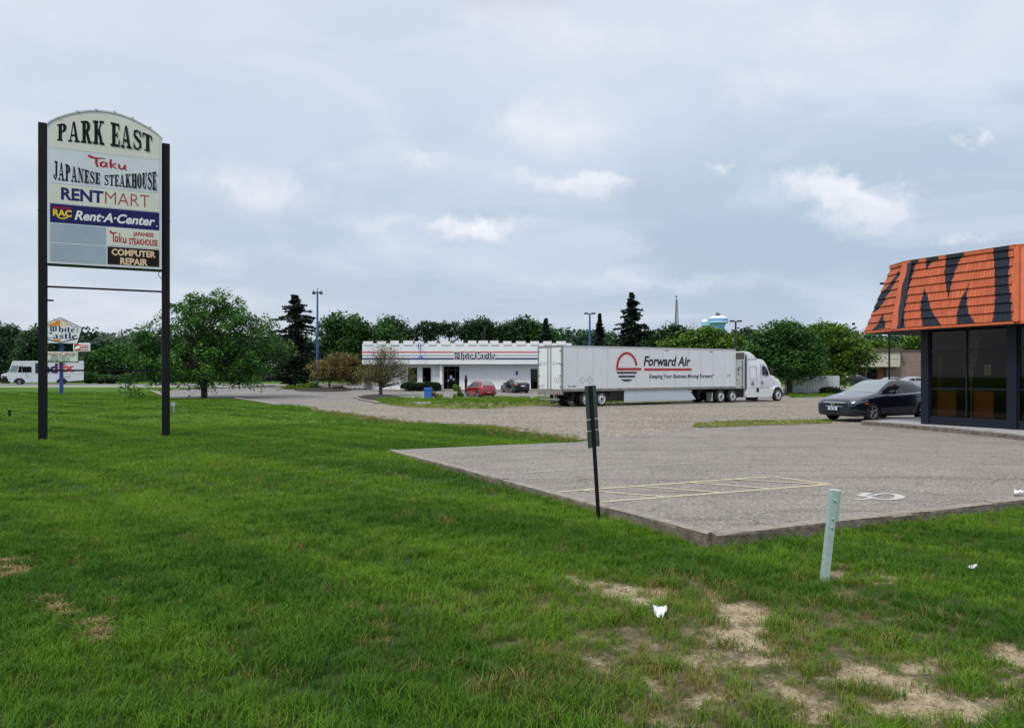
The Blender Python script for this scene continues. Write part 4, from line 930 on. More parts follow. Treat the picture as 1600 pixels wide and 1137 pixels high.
def pebbles():
    r = np.random.default_rng(12)
    spots = [(845, 633.5), (1000, 629.5), (843, 617), (862, 616.5), (770, 635), (818, 635.5)]
    mb = MB()
pebbles()
# ================================================================ restaurant with the battlemented roof
M_wall = mat('white_panel_wall', (.68, .71, .76), .35, var=.05, scale=.6)
M_fascia = mat('white_fascia_panel', (.72, .75, .79), .3, var=.05, scale=.5)
M_trim = mat('white_trim', (.74, .76, .78), .4)
M_dglass = glass('dark_shop_glass', (.30, .33, .36), .9, .55)
M_dark = mat('dark_interior', (.02, .02, .022), .8)
M_frame = mat('dark_bronze_frame', (.022, .022, .026), .4)
def tile_bump(m, sx, sz, strength=.3):
    nt = m.node_tree; b = nt.nodes['Principled BSDF']; geo = nt.nodes.new('ShaderNodeNewGeometry'); mp = nt.nodes.new('ShaderNodeMapping'); mp.inputs['Rotation'].default_value = (R(90), 0, 0)
    nt.links.new(geo.outputs['Position'], mp.inputs[0]); br = nt.nodes.new('ShaderNodeTexBrick'); br.inputs['Scale'].default_value = 1; br.inputs['Brick Width'].default_value = sx; br.inputs['Row Height'].default_value = sz; br.inputs['Mortar Size'].default_value = .012; br.offset = 0
    nt.links.new(mp.outputs[0], br.inputs['Vector']); bp = nt.nodes.new('ShaderNodeBump'); bp.inputs['Strength'].default_value = strength; bp.inputs['Distance'].default_value = .02; bp.invert = True
    nt.links.new(br.outputs['Fac'], bp.inputs['Height']); nt.links.new(bp.outputs[0], b.inputs['Normal'])
tile_bump(M_wall, .6, .3, .4); tile_bump(M_fascia, 1.2, .9, .35)
def restaurant():
    Y = 85.; s = Y/F; z0 = g(Y); x0 = (566-800)*s
    t = thing('restaurant', 'long white restaurant with battlemented roofline and red grey and blue stripes', 'building', (x0, Y, z0))
    q = lambda px, py=587, yy=Y: ((px-800)*yy/F-x0, HE+(HZ-py)*yy/F-z0)
    xr = q(905)[0]; yf = -1.0; Yf = Y+yf
    zt = q(0, 537, Yf)[1]; zb = q(0, 569, Yf)[1]
    opens = [(q(637.5)[0], q(652)[0], q(0, 597)[1], q(0, 574)[1]), (q(660)[0], q(673.5)[0], q(0, 597)[1], q(0, 574)[1]), (q(693)[0], q(718)[0], 0, q(0, 572)[1]), (q(829)[0], q(841)[0], .05, q(0, 576)[1])]
    mb = MB(); wx = 1.9
    # front wall pieces round the openings
    xs = wx
    for a, b, c, d in opens:
        mb.box(xs, a, 0, .3, -.2, zb+.2)
        if c > .1: mb.box(a, b, 0, .3, -.2, c)
        mb.box(a, b, 0, .3, d, zb+.2); xs = b
    mb.box(xs, xr, 0, .3, -.2, zb+.2); mb.box(xr-.3, xr, .3, 14, -.2, zb+.2); mb.box(wx, xr, 13.7, 14, -.2, zb+.2); mb.box(wx, wx+.3, .3, 13.7, -.2, zb+.2)
    wl = mb.build('wall', M_wall, t)
    mb = MB(); mb.box(wx+.3, xr-.3, 4.0, 4.1, 0, zb+.1); mb.box(wx+.3, xr-.3, .3, 4.0, -.15, -.02); mb.build('interior', mat('restaurant_interior', (.10, .09, .08), .8), t)
    xj = q(683, 0, Yf)[0]; xl = q(566, 0, Yf)[0]; xR = q(893, 0, Yf)[0]
    mb = MB(); mb.box(xl, xj, yf, 13.9, zb, zt, b=.02); mb.box(xj+.0, xR, yf-.22, 13.9, zb-.0, zt+.04, b=.02); mb.build('fascia', M_fascia, t)
    mb = MB(); mb.box(xl+.1, xR-.1, yf+.06, .25, zb-.06, zb-.01); mb.build('soffit', mat('grey_soffit', (.25, .27, .30), .6), t)
    mb = MB(); mb.box(xl+.2, xR-.2, yf+.35, 13.7, zt+.02, zt+.1); mb.build('roof', mat('grey_roof', (.3, .3, .3), .8), t)
    for k, (y0, y1, m) in enumerate(((549, 551.3, mat('red_stripe', (.50, .13, .10), .5)), (554.6, 556.0, mat('grey_green_stripe', (.16, .22, .24), .5)), (559, 561.7, mat('navy_stripe', (.02, .03, .11), .5)))):
        mb = MB(); a, b = q(0, y1, Yf)[1], q(0, y0, Yf)[1]; mb.box(xl-.012, xj-.02, yf-.012, yf+.1, a, b); mb.box(xj-.012, xR+.012, yf-.232, yf-.1, a, b); mb.box(xl-.012, xl+.1, yf+.1, 9, a, b); mb.build('stripe', m, t)
    k = 0; x = xl+.1
    while x < xR-.7:
        gap = .5 if k not in (3, 8, 9) else .22
        mb = MB(); yy = yf-(.24 if x > xj-.3 else .02); w_ = .92 if k % 3 else 1.05
        up = .06 if k in (2, 3, 8, 9, 10) else 0
        mb.box(x, x+w_, yy-.04, yy+.28, zt+.045, zt+.27+up, b=.015); mb.box(x+.05, x+w_+.0, yy-.07, yy+.1, zt-.14, zt+.04); mb.build('merlon', M_trim, t); x += w_+gap; k += 1
    # right return and the back parapet read over the trailer
    mb = MB(); mb.box(q(688)[0], q(692)[0], -.7, -.35, -.05, zb-.06, b=.02); mb.build('column', M_trim, t)
    mb = MB(); mb.box(q(785.5)[0], q(787)[0], -.06, 0, 0, zb-.06); mb.build('wall_joint', M_trim, t); mb = MB(); mb.box(q(720)[0], q(722)[0], -.05, 0, 0, zb-.06); mb.build('wall_joint', M_trim, t)
    for i, (a, b, c, d) in enumerate(opens):
        if i < 2:
            mb = MB(); mb.prism([(a, c), (b, c), (b, d), (a, d)], 'y', .06, .16); o = mb.build('window', M_frame, t)
            # frame opening as a ring: rebuild
            bpy.data.objects.remove(o)
            mb = MB(); w = .06; mb.box(a, a+w, .03, .14, c, d); mb.box(b-w, b, .03, .14, c, d); mb.box(a+w, b-w, .03, .14, c, c+w); mb.box(a+w, b-w, .03, .14, d-w, d); o = mb.build('window', M_frame, t)
            mb = MB(); mb.box(a+w, b-w, .07, .09, c+w, d-w); mb.build('pane', M_dglass, o)
            mb = MB(); mb.box(a+.2, b-.2, .10, .12, c+.12, c+.72); mb.build('notice', mat('window_notice', (.45, .50, .48), .6, col2=(.12, .14, .12), scale=9), o)
        else:
            mb = MB(); w = .07; mid = [a, a+(b-a)*.27, a+(b-a)*.74, b] if i == 2 else [a, b]
            for m_ in mid: mb.box(m_-w/2 if m_ not in (a, b) else (m_ if m_ == a else m_-w), m_+w/2 if m_ not in (a, b) else (m_+w if m_ == a else m_), .02, .12, 0, d)
            for m0, m1 in zip(mid[:-1], mid[1:]):
                for z in (0, d-w, d*.82): mb.box(m0+w, m1-w, .025, .115, z, z+w)
            o = mb.build('door', M_frame, t); mb = MB(); mb.box(a+.05, b-.05, .06, .08, .05, d-.05); mb.build('pane', M_dglass if i == 2 else glass('light_shop_glass', (.8, .85, .9), 1, .7), o)
            if i == 2:
                mb = MB(); mb.box(a+.68, a+.95, -.0, .015, 1.25, 1.65); mb.box(a+1.02, a+1.25, 0, .015, 1.1, 1.35); mb.box(a+.45, a+.6, 0, .015, 1.0, 1.18); mb.build('poster', mat('pale_blue_poster', (.42, .55, .68), .5), o)
            mb = MB(); mb.tube([(mid[-2]-.1 if i == 2 else b-.2, -.04, .95), (mid[-2]-.1 if i == 2 else b-.2, -.04, 1.35)], .02, 6); mb.build('handle', M_frame, o)
    # lettering on the front
    yl_ = yf-.235; fr = ((0, yl_, 0), (1, 0, 0), (0, 0, 1), (0, -1, 0))
    bx = (q(708.5, 0, Yf)[0], q(774.5, 0, Yf)[0], q(0, 562.5, Yf)[1], q(0, 549, Yf)[1])
    halo = fit(black_letter('White Castle', .10, .08), bx[0]-.12, bx[1]+.12, bx[2]-.1, bx[3]+.1)
    put(halo, fr, M_trim, t, 'letter_halo', .01); put(fit(black_letter('White Castle', .064, .04), *bx), fr, mat('navy_letter', (.010, .014, .05), .5, spec=.15), t, 'lettering', .05)
    # gooseneck lamp
    lx = q(656, 0, Yf)[0]; z_t = q(0, 536.5, Yf)[1]
    mb = MB(); mb.tube([(lx-.12, yf-.05, zt-.6), (lx-.12, yf-.25, z_t-.2), (lx-.05, yf-.5, z_t+.02), (lx+.1, yf-.7, z_t+.02), (lx+.18, yf-.75, z_t-.25), (lx+.18, yf-.75, q(0, 556, Yf)[1])], .035, 6); gl_ = mb.build('lamp_arm', M_blue, t)
    mb = MB(); zc = q(0, 556, Yf)[1]; mb.lathe([(.04, .12), (.08, .02), (.3, -.22), (.31, -.26), (.02, -.2)], 14, 'z', (lx+.18, yf-.75, zc)); mb.build('lamp_shade', mat('blue_enamel', (.02, .08, .42), .35), gl_, smooth=True)
    # solarium at the left end: knee wall and sloping glazing
    kx0 = q(549)[0]; kz = q(0, 596)[1]
    mb = MB(); mb.prism([(kx0, 6.), (wx, -.6), (wx, -.3), (kx0+.3, 6.2)], 'z', -.2, kz*.98); mb.prism([(kx0, 6.2), (kx0+.3, 6.2), (wx, 12), (wx-.3, 12)], 'z', -.2, kz*.98); mb.build('knee_wall', M_wall, t)
    p0, p1 = Vector((kx0+.1, 6.1, kz)), Vector((wx, -.5, kz)); q0, q1 = Vector((xl+.2, 5.0, zb-.02)), Vector((wx+.05, -.05, zb-.02))
    mb = MB(); mb.add([p0, p1, q1, q0], [(0, 1, 2, 3)]); sg = mb.build('sloping_glazing', glass('solarium_glass', (.75, .82, .86), 1, .75), t)
    mb = MB()
    for k in range(9): u = k/8; mb.tube([p0.lerp(p1, u), q0.lerp(q1, u)], .05, 4)
    mb.tube([p0, p1], .06, 4); mb.build('glazing_bar', M_trim, sg)
    # sign plate, bollard, pavement
    mb = MB(); a, b, c, d = q(805)[0], q(810)[0], q(0, 587)[1], q(0, 578.5)[1]; mb.box(a, b, -.03, -.005, c, d, b=.005); sp = mb.build('wall_plate', M_trim, t); mb = MB(); mb.box(a+.05, b-.05, -.036, -.02, c+.06, d-.06); mb.build('plate_face', mat('blue_plate', (.03, .05, .30), .5), sp)
    mb = MB(); mb.box(q(636)[0], q(650)[0], -.99, -.6, q(0, 572.5)[1]-.0, q(0, 571)[1]); 
restaurant()
def G_at(px, Y, dz=0): return ((px-800)/F*Y, Y, g(Y)+dz)
flat('pavement', [G_at(580, 83.4)[:2], G_at(905, 83.4)[:2], G_at(905, 85)[:2], G_at(620, 85.0)[:2]], .12, mat('sidewalk_concrete', (.52, .50, .46), .9), 'concrete pavement along the front of the restaurant')
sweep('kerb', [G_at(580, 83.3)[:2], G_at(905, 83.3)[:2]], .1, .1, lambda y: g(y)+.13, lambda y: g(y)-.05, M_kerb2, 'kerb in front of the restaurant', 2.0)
def simple(name, lab, cat, px, Y, builder, dz=0, group=None):
    t = thing(name, lab, cat, G_at(px, Y, dz), group=group); builder(t); return t
def bollard(t): 
    mb = MB(); mb.lathe([(0, 0), (.13, 0), (.13, 1.0), (.16, 1.0), (.16, 1.35), (.09, 1.42), (0, 1.42)], 12); mb.build('bollard_body', M_black, t, smooth=True); mb = MB(); mb.lathe([(.10, 1.42), (.10, 1.75), (0, 1.76)], 8); mb.build('vent', M_black, t)
simple('bollard', 'black bollard against the white wall left of the red hatchback', 'bollard', 728, 80, bollard)
def bin_(t):
    m = mat('blue_plastic', (.02, .12, .48), .5, var=.1)
    mb = MB(); mb.box(-.33, .33, -.33, .33, .04, .80, b=.04); mb.build('bin_body', m, t); mb = MB(); mb.box(-.37, .37, -.37, .37, .80, .92, b=.03); mb.build('rim', m, t); mb = MB(); mb.box(-.34, .34, -.34, .34, .92, 1.02, b=.05); mb.build('lid', m, t)
bt = simple('waste_bin', 'blue square waste bin on the verge in front of the restaurant', 'bin', 669, 62.5, bin_); bt.scale = (.92,)*3
# parking block on the verge
x, y = P(660, 631.5); t = thing('parking_block', 'pale concrete parking block lying in the verge grass', 'parking block', (x, y, .02)); mb = MB(); mb.prism([(-.1, 0), (.1, 0), (.07, .14), (-.07, .14)], 'x', -.55, .55); mb.build('concrete_block', M_kerb2, t, bevel=.01)
# ================================================================ tiger-striped shop on the right
def tiger_shop():
    A = Vector((14.9, 28.0)); m = Vector((.431, -.902)).normalized(); s_ = Vector((-m.y, m.x)); nm = Vector((m.y, -m.x)); ns = -m
    # wall axis m (towards the right edge), side axis s_ (away), outward normals nm / ns
    t = thing('tiger_striped_shop', 'dark glazed shop with a steep orange shingle roof painted in navy tiger stripes', 'building', (A.x, A.y, 0))
    def w(u, v, z): q = m*u+s_*v; return (q.x, q.y, z)       # local coordinates: u along the front, v inwards
    M_steel = mat('navy_black_steel', (.006, .009, .020), .5, var=.1, spec=.3)
    def wb(mb, u0, u1, v0, v1, z0, z1, b=0):
        k = MB(); k.box(u0, u1, v0, v1, z0, z1, b=b); mb.add([w(*p) for p in k.v], k.f)
    base = .15; top = 3.66; Lf = 11.
    mb = MB(); wb(mb, 0, .30, 0, .34, base, top, .01); mb.build('corner_post', M_steel, t)
    us = [.36, 1.62, 1.66, 3.0]
    # front bays
    bays = [(.30, 3.10), (3.42, 6.2), (6.52, 9.3)]
    for i, (a, b) in enumerate(bays):
        mb = MB(); wb(mb, b, b+.32, -.02, .36, base-.12, top, .01); mb.build('pillar', M_steel, t)
        mid = (a+b)/2-.02; fw = .045; f = MB()
        wb(f, a, b, .05, .17, base, base+.30); wb(f, a, b, .07, .15, top-.08, top)
        for x in (a, mid-fw/2, b-fw): wb(f, x, x+fw, .06, .16, base+.30, top-.08)
        for z in (1.42, 2.75): wb(f, a+fw, mid-fw/2, .07, .15, z, z+.05); wb(f, mid+fw/2, b-fw, .07, .15, z, z+.05)
        wf = f.build('window_frame', M_steel, t)
        gp = MB(); wb(gp, a+fw, mid-fw/2, .10, .112, base+.31, top-.09); wb(gp, mid+fw/2, b-fw, .10, .112, base+.31, top-.09); gp.build('pane', glass('tinted_shop_glass', (.85, .8, .72), .3, .85), wf)
        if i == 0:
            n = MB(); wb(n, 2.28, 2.5, .118, .122, 1.92, 2.28); no = n.build('notice', mat('notice_paper', (.60, .60, .57), .6), wf)
            n = MB()
            for z in np.linspace(1.97, 2.22, 7): wb(n, 2.31, 2.46 if int(z*100) % 2 else 2.42, .1165, .1175, z, z+.012)
            n.build('notice_text', M_ink, no)
    # side wall + rear
    mb = MB(); wb(mb, 0, .14, .34, 9, base, top); wb(mb, 0, Lf+1, 9, 9.2, base, top); wb(mb, Lf, Lf+.15, .3, 9, base, top); mb.build('side_wall', M_steel, t)
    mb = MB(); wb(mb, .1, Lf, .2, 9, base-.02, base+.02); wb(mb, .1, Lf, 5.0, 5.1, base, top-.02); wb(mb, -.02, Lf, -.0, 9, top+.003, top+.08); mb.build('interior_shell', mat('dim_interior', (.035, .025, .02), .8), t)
    mo = mat('orange_wood_panel', (.45, .155, .035), .5, var=.25, scale=3)
    # furniture behind the glass belongs to the shop interior
    for u0, u1, v0, z1, lab in ((.40, 1.12, .32, 1.22, 'left'), (1.75, 2.45, .32, 1.20, 'right')):
        k = MB(); wb(k, u0, u1, v0, v0+.06, base+.05, z1+.18); wb(k, u0, u0+.05, v0, v0+.9, base, z1+.1)
        o = k.build('booth_panel', mo, None); o.location = t.location; tag(o, 'orange wooden booth panel behind the %s pane of the striped shop' % lab, 'partition')
    k = MB(); wb(k, .33, .42, .5, .6, base, 2.6); k.build('orange_jamb', mo, t)
    # feather banner inside
    fb = thing('feather_banner', 'pale teardrop banner standing inside the left shop window', 'banner', (A.x+w(1.25, .95, 0)[0], A.y+w(1.25, .95, 0)[1], base))
    pts = [(-.0, 1.35), (.06, 1.55), (.16, 2.1), (.28, 2.7), (.33, 3.1), (.26, 3.38), (.12, 3.46), (-.02, 3.36), (-.07, 3.05), (-.09, 2.5), (-.08, 2.0), (-.05, 1.6)]
    k = MB(); n = len(pts); k.add([(m.x*p[0], m.y*p[0], p[1]) for p in pts]+[(m.x*p[0]+s_.x*.01, m.y*p[0]+s_.y*.01, p[1]) for p in pts], [tuple(range(n)), tuple(range(2*n-1, n-1, -1))]+[(i, i+n, (i+1) % n+n, (i+1) % n) for i in range(n)])
    k.build('banner_cloth', mat('banner_print', (.50, .38, .30), .8, col2=(.10, .035, .035), scale=7, det=6), fb); k = MB(); k.tube([(m.x*.02, m.y*.02, 0), (m.x*.02, m.y*.02, 1.4)], .015, 6); k.build('banner_pole', M_alu, fb); k = MB(); k.box(-.12, .12, -.12, .12, 0, .22, b=.02); k.build('banner_base', M_alu, fb)
    # ---- mansard roof, ring of corners (local u,v): front eave, chamfer, left side
    def L2(px_pt): d = Vector(px_pt)-A; return d
    P1 = Vector((14.0, 28.02)); P2 = Vector((13.74, 29.9)); P3 = P1+m*4.25; P4 = P3+Vector((3.4, -1.6)); P5 = P2+s_*7; 
    T1 = Vector((14.52, 28.22)); T2 = Vector((14.56, 29.5)); T3 = T1+m*3.9+Vector((.02, .05)); T4 = T3+Vector((3.4, -1.6)); T5 = T2+s_*7
    zE, zT = 3.63, 6.02
    orange = mat('orange_roof_paint', (.54, .12, .042), .55, var=.16, scale=5)
    def stripe_mat():
        mm = bpy.data.materials.new('striped_shingles'); mm.use_nodes = True; nt = mm.node_tree; b = nt.nodes['Principled BSDF']; N = nt.nodes; L = nt.links; b.inputs['Roughness'].default_value = .6; b.inputs['Specular IOR Level'].default_value = .3
        at = N.new('ShaderNodeAttribute'); at.attribute_name = 'navy'; uv = N.new('ShaderNodeAttribute'); uv.attribute_name = 'roofuv'
        mr = N.new('ShaderNodeMapRange'); mr.inputs[1].default_value = .42; mr.inputs[2].default_value = .58; L.new(at.outputs['Fac'], mr.inputs[0])
        geo = N.new('ShaderNodeNewGeometry'); nz = N.new('ShaderNodeTexNoise'); nz.inputs['Scale'].default_value = 3.; nz.inputs['Detail'].default_value = 6; L.new(geo.outputs['Position'], nz.inputs['Vector'])
        def mx(f, a, c):
            n = N.new('ShaderNodeMix'); n.data_type = 'RGBA'; L.new(f, n.inputs[0])
            for s, v in ((6, a), (7, c)):
                if isinstance(v, tuple): n.inputs[s].default_value = v+(1,)
                else: L.new(v, n.inputs[s])
            return n.outputs[2]
        oc = mx(nz.outputs[0], (.47, .098, .036), (.63, .158, .068)); nc = mx(nz.outputs[0], (.007, .010, .022), (.016, .021, .038)); c = mx(mr.outputs[0], oc, nc)
        br = N.new('ShaderNodeTexBrick'); br.offset = .37; br.inputs['Scale'].default_value = 1; br.inputs['Brick Width'].default_value = .105; br.inputs['Row Height'].default_value = .3; br.inputs['Mortar Size'].default_value = .006; br.inputs['Color1'].default_value = (.72, .72, .72, 1); br.inputs['Color2'].default_value = (1, 1, 1, 1); br.inputs['Mortar'].default_value = (.3, .3, .3, 1); br.squash = 1.5; br.squash_frequency = 3
        L.new(uv.outputs['Vector'], br.inputs['Vector']); ml = N.new('ShaderNodeMix'); ml.data_type = 'RGBA'; ml.blend_type = 'MULTIPLY'; ml.inputs[0].default_value = .8; L.new(c, ml.inputs[6]); L.new(br.outputs['Color'], ml.inputs[7]); L.new(ml.outputs[2], b.inputs['Base Color'])
        bp = N.new('ShaderNodeBump'); bp.inputs['Strength'].default_value = .7; bp.inputs['Distance'].default_value = .02; bp.invert = True; L.new(br.outputs['Fac'], bp.inputs['Height']); L.new(bp.outputs[0], b.inputs['Normal'])
        return mm
    sm = stripe_mat()
    def face(E0, E1, T0, T1_, name, polys, quad, rows=8, nu=200):
        """shingled slope between an eave line E0-E1 and a top line T0-T1, split into stepped courses; stripes from outlines given inside quad (bl, br, tr, tl)"""
        loc = Vector((t.location.x, t.location.y)); e0, e1, t0, t1 = [p-loc for p in (E0, E1, T0, T1_)]; nv = rows*8
        nrm2 = Vector(((e1-e0).y, -(e1-e0).x)).normalized()
        U, V = np.meshgrid(np.linspace(0, 1, nu+1), np.linspace(0, 1, nv+1)); fr = (V*rows) % 1.0; fr[-1, :] = 1
        row = np.minimum((V*rows).astype(int), rows-1); step = .035*(1-fr)
        # duplicate row boundaries so each course has a butt edge
        us = np.linspace(0, 1, nu+1); vv = []
        for r_ in range(rows):
            for k in range(9): vv.append((r_+k/8, .045*(1-k/8)))
        vs = []; uvs = []
        for vr, st in vv:
            v = vr/rows
            for u in us:
                a = e0.lerp(e1, u); b = t0.lerp(t1, u); p = a.lerp(b, v)+nrm2*st; vs.append((p.x, p.y, zE+(zT-zE)*v+st*.2)); uvs.append((u*(e1-e0).length, vr*.3))
        nr = len(vv); fs = [(i*(nu+1)+j, i*(nu+1)+j+1, (i+1)*(nu+1)+j+1, (i+1)*(nu+1)+j) for i in range(nr-1) for j in range(nu)]
        uu = np.array([u for _ in vv for u in us]); vvv = np.array([vr/rows for vr, _ in vv for _ in us])
        bl, br_, tr, tl = [np.array(q_, float) for q_ in quad]
        X = (1-vvv)[:, None]*((1-uu)[:, None]*bl+uu[:, None]*br_)+vvv[:, None]*((1-uu)[:, None]*tl+uu[:, None]*tr)
        ins = np.zeros(len(uu), bool)
        for p in polys: ins |= inpoly(X[:, 0], X[:, 1], p)
        me = bpy.data.meshes.new(name); me.from_pydata(vs, [], fs); me.update()
        at = me.attributes.new('navy', 'FLOAT', 'POINT'); at.data.foreach_set('value', ins.astype(np.float32))
        at = me.attributes.new('roofuv', 'FLOAT_VECTOR', 'POINT'); at.data.foreach_set('vector', np.array([(a, b, 0) for a, b in uvs], np.float32).ravel())
        return link_mesh(name, me, sm, t)
    S = [[(445, 800), (510, 215), (615, 205), (585, 330), (555, 430), (540, 540), (525, 640), (530, 730), (545, 805)], [(700, 170), (850, 150), (780, 205), (735, 275), (725, 230)],
         [(925, 140), (1115, 110), (1060, 220), (1020, 310), (990, 400), (960, 545), (935, 430), (920, 300), (930, 220)], [(722, 435), (765, 540), (790, 630), (830, 700), (905, 805), (720, 805), (700, 720), (690, 640), (690, 570), (710, 490)],
         [(1168, 395), (1135, 480), (1125, 590), (1140, 700), (1195, 790), (1030, 795), (1028, 720), (1045, 640), (1075, 550), (1120, 480)], [(1385, 80), (1530, 70), (1530, 200), (1510, 330), (1495, 450), (1500, 560), (1490, 680), (1480, 790), (1325, 795), (1350, 680), (1370, 560), (1380, 430), (1390, 300), (1395, 180)]]
    face(P1, P3, T1, T3, 'roof_slope', S, ((445, 800), (1500, 775), (1590, 90), (510, 208)))
    SL = [[(400, 255), (405, 300), (340, 410), (290, 490), (250, 570), (190, 640), (130, 655), (165, 560), (200, 470), (270, 420), (330, 350)], [(245, 660), (275, 750), (280, 812), (150, 840), (215, 750)]]
    face(P2, P1, T2, T1, 'roof_slope', SL, ((75, 845), (370, 805), (465, 215), (310, 205)), nu=90)
    face(P5, P2, T5, T2, 'roof_slope', [], ((0, 0), (1, 0), (1, 1), (0, 1)), nu=60)
    def flatface(E0, E1, T0, T1_, name, m_, off=0):
        loc = Vector((t.location.x, t.location.y)); n2 = Vector(((E1-E0).y, -(E1-E0).x)).normalized()*off; k = MB(); a = [p-loc for p in (E0, E1, T1_, T0)]
        k.add([(p.x+n2.x, p.y+n2.y, z) for p, z in zip(a, (zE-.01, zE-.01, zT+.01, zT+.01))]+[(p.x+n2.x*-1, p.y-n2.y, z) for p, z in zip(a, (zE-.01, zE-.01, zT+.01, zT+.01))], [(0, 1, 2, 3), (7, 6, 5, 4), (0, 4, 5, 1), (1, 5, 6, 2), (2, 6, 7, 3), (3, 7, 4, 0)]); return k.build(name, m_, t)
    flatface(P3+m*.02, P4, T3+m*.02, T4, 'end_bay', orange, .05)
    # hip trim: left half orange, right half navy; and trim at the far right
    def hip(Ea, Ta, d0, d1, mm, name, off=.07):
        loc = Vector((t.location.x, t.location.y)); n = 24; k = MB(); L_ = []; 
        for i in range(n+1):
            v = i/n; wv = .035*math.sin(v*7+1)+.02*math.sin(v*17); a = Ea.lerp(Ta, v)-loc; n2 = nm*off
            L_.append((a+m*(d0+(wv if d0 > -.1 and d0 < .1 else 0))+n2, a+m*(d1+(wv if -.1 < d1 < .1 else 0))+n2, zE-.02+(zT-zE+.03)*v))
        vs = []
        for a, b, z in L_: vs += [(a.x, a.y, z), (b.x, b.y, z), (b.x-n2.x*1.6, b.y-n2.y*1.6, z), (a.x-n2.x*1.6, a.y-n2.y*1.6, z)]
        fs = [(4*i+j, 4*i+(j+1) % 4, 4*(i+1)+(j+1) % 4, 4*(i+1)+j) for i in range(n) for j in range(4)]+[(0, 1, 2, 3), (4*n, 4*n+1, 4*n+2, 4*n+3)]
        k.add(vs, fs); return k.build(name, mm, t)
    navy = mat('navy_roof_paint', (.010, .014, .028), .55, var=.2, scale=4)
    hip(P1, T1, -.16, .045, orange, 'hip_trim'); hip(P1, T1, .045, .24, navy, 'hip_trim'); hip(P3, T3, -.02, .16, orange, 'hip_trim', .09)
    # cap flashing and eave board
    loc = Vector((t.location.x, t.location.y))
    def rail(ptsl, z0, z1, out, mm, name, segs=None):
        k = MB()
        for a, b in zip(ptsl[:-1], ptsl[1:]):
            a, b = a-loc, b-loc; n2 = Vector(((b-a).y, -(b-a).x)).normalized()
            k.add([(p.x+n2.x*o, p.y+n2.y*o, z) for z in (z0, z1) for p, o in ((a, out), (b, out), (b, -.12), (a, -.12))], [(0, 1, 2, 3), (7, 6, 5, 4), (0, 4, 5, 1), (1, 5, 6, 2), (2, 6, 7, 3), (3, 7, 4, 0)])
        return k.build(name, mm, t)
    rail([T5, T2, T1, T3, T4], zT-.03, zT+.10, .07, orange, 'cap_flashing')
    for a, b in ((.05, .13), (.21, .33), (.40, .57), (.83, .96)): rail([T1.lerp(T3, a), T1.lerp(T3, b)], zT-.034, zT+.104, .076, navy, 'cap_flashing')
    rail([P5, P2, P1, P3, P4], zE-.09, zE-.012, .06, orange, 'eave_board'); rail([T5, T2, T1, T3, T4], zT+.101, zT+.125, .085, mat('pale_drip_edge', (.75, .76, .76), .4), 'drip_edge')
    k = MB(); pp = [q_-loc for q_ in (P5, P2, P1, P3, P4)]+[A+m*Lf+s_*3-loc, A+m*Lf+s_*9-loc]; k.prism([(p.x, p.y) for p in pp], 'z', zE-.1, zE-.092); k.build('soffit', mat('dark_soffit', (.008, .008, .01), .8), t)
    k = MB(); pp = [q_-loc for q_ in (T5, T2, T1, T3, T4)]+[A+m*Lf+s_*3-loc, A+m*Lf+s_*9-loc]; k.prism([(p.x, p.y) for p in pp], 'z', zT-.06, zT-.04); k.build('roof_deck', mat('grey_roof', (.3, .3, .3), .8), t)
tiger_shop()
# raised concrete pad in front of the shop
PAD = [P(1350, 658, .15), P(1420, 663.2, .15), P(1566, 676.3, .15), P(1610, 682, .15)]
back = [(30, 27), (30, 38.6), (P(1437, 651.5, .15)), P(1350, 656.6, .15)]
flat('concrete_pad', PAD+[(17.5, 17.5), (30, 15)]+[(30, 38.3), P(1437, 651.5, .15)], .15, mat('pad_gravel', (.62, .62, .64), .9, col2=(.16, .16, .16), scale=16, det=3, bump=1.0, bscale=30), 'raised bed of pale stones round the striped shop')
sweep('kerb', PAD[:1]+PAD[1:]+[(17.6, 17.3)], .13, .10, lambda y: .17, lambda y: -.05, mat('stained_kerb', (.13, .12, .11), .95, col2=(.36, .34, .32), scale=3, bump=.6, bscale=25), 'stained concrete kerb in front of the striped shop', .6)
sweep('kerb', [P(1437, 651.5, .15), PAD[0]], .10, .10, lambda y: .17, lambda y: -.05, mat('stained_kerb', (.13, .12, .11), .95), 'short kerb at the side of the striped shop', .6)
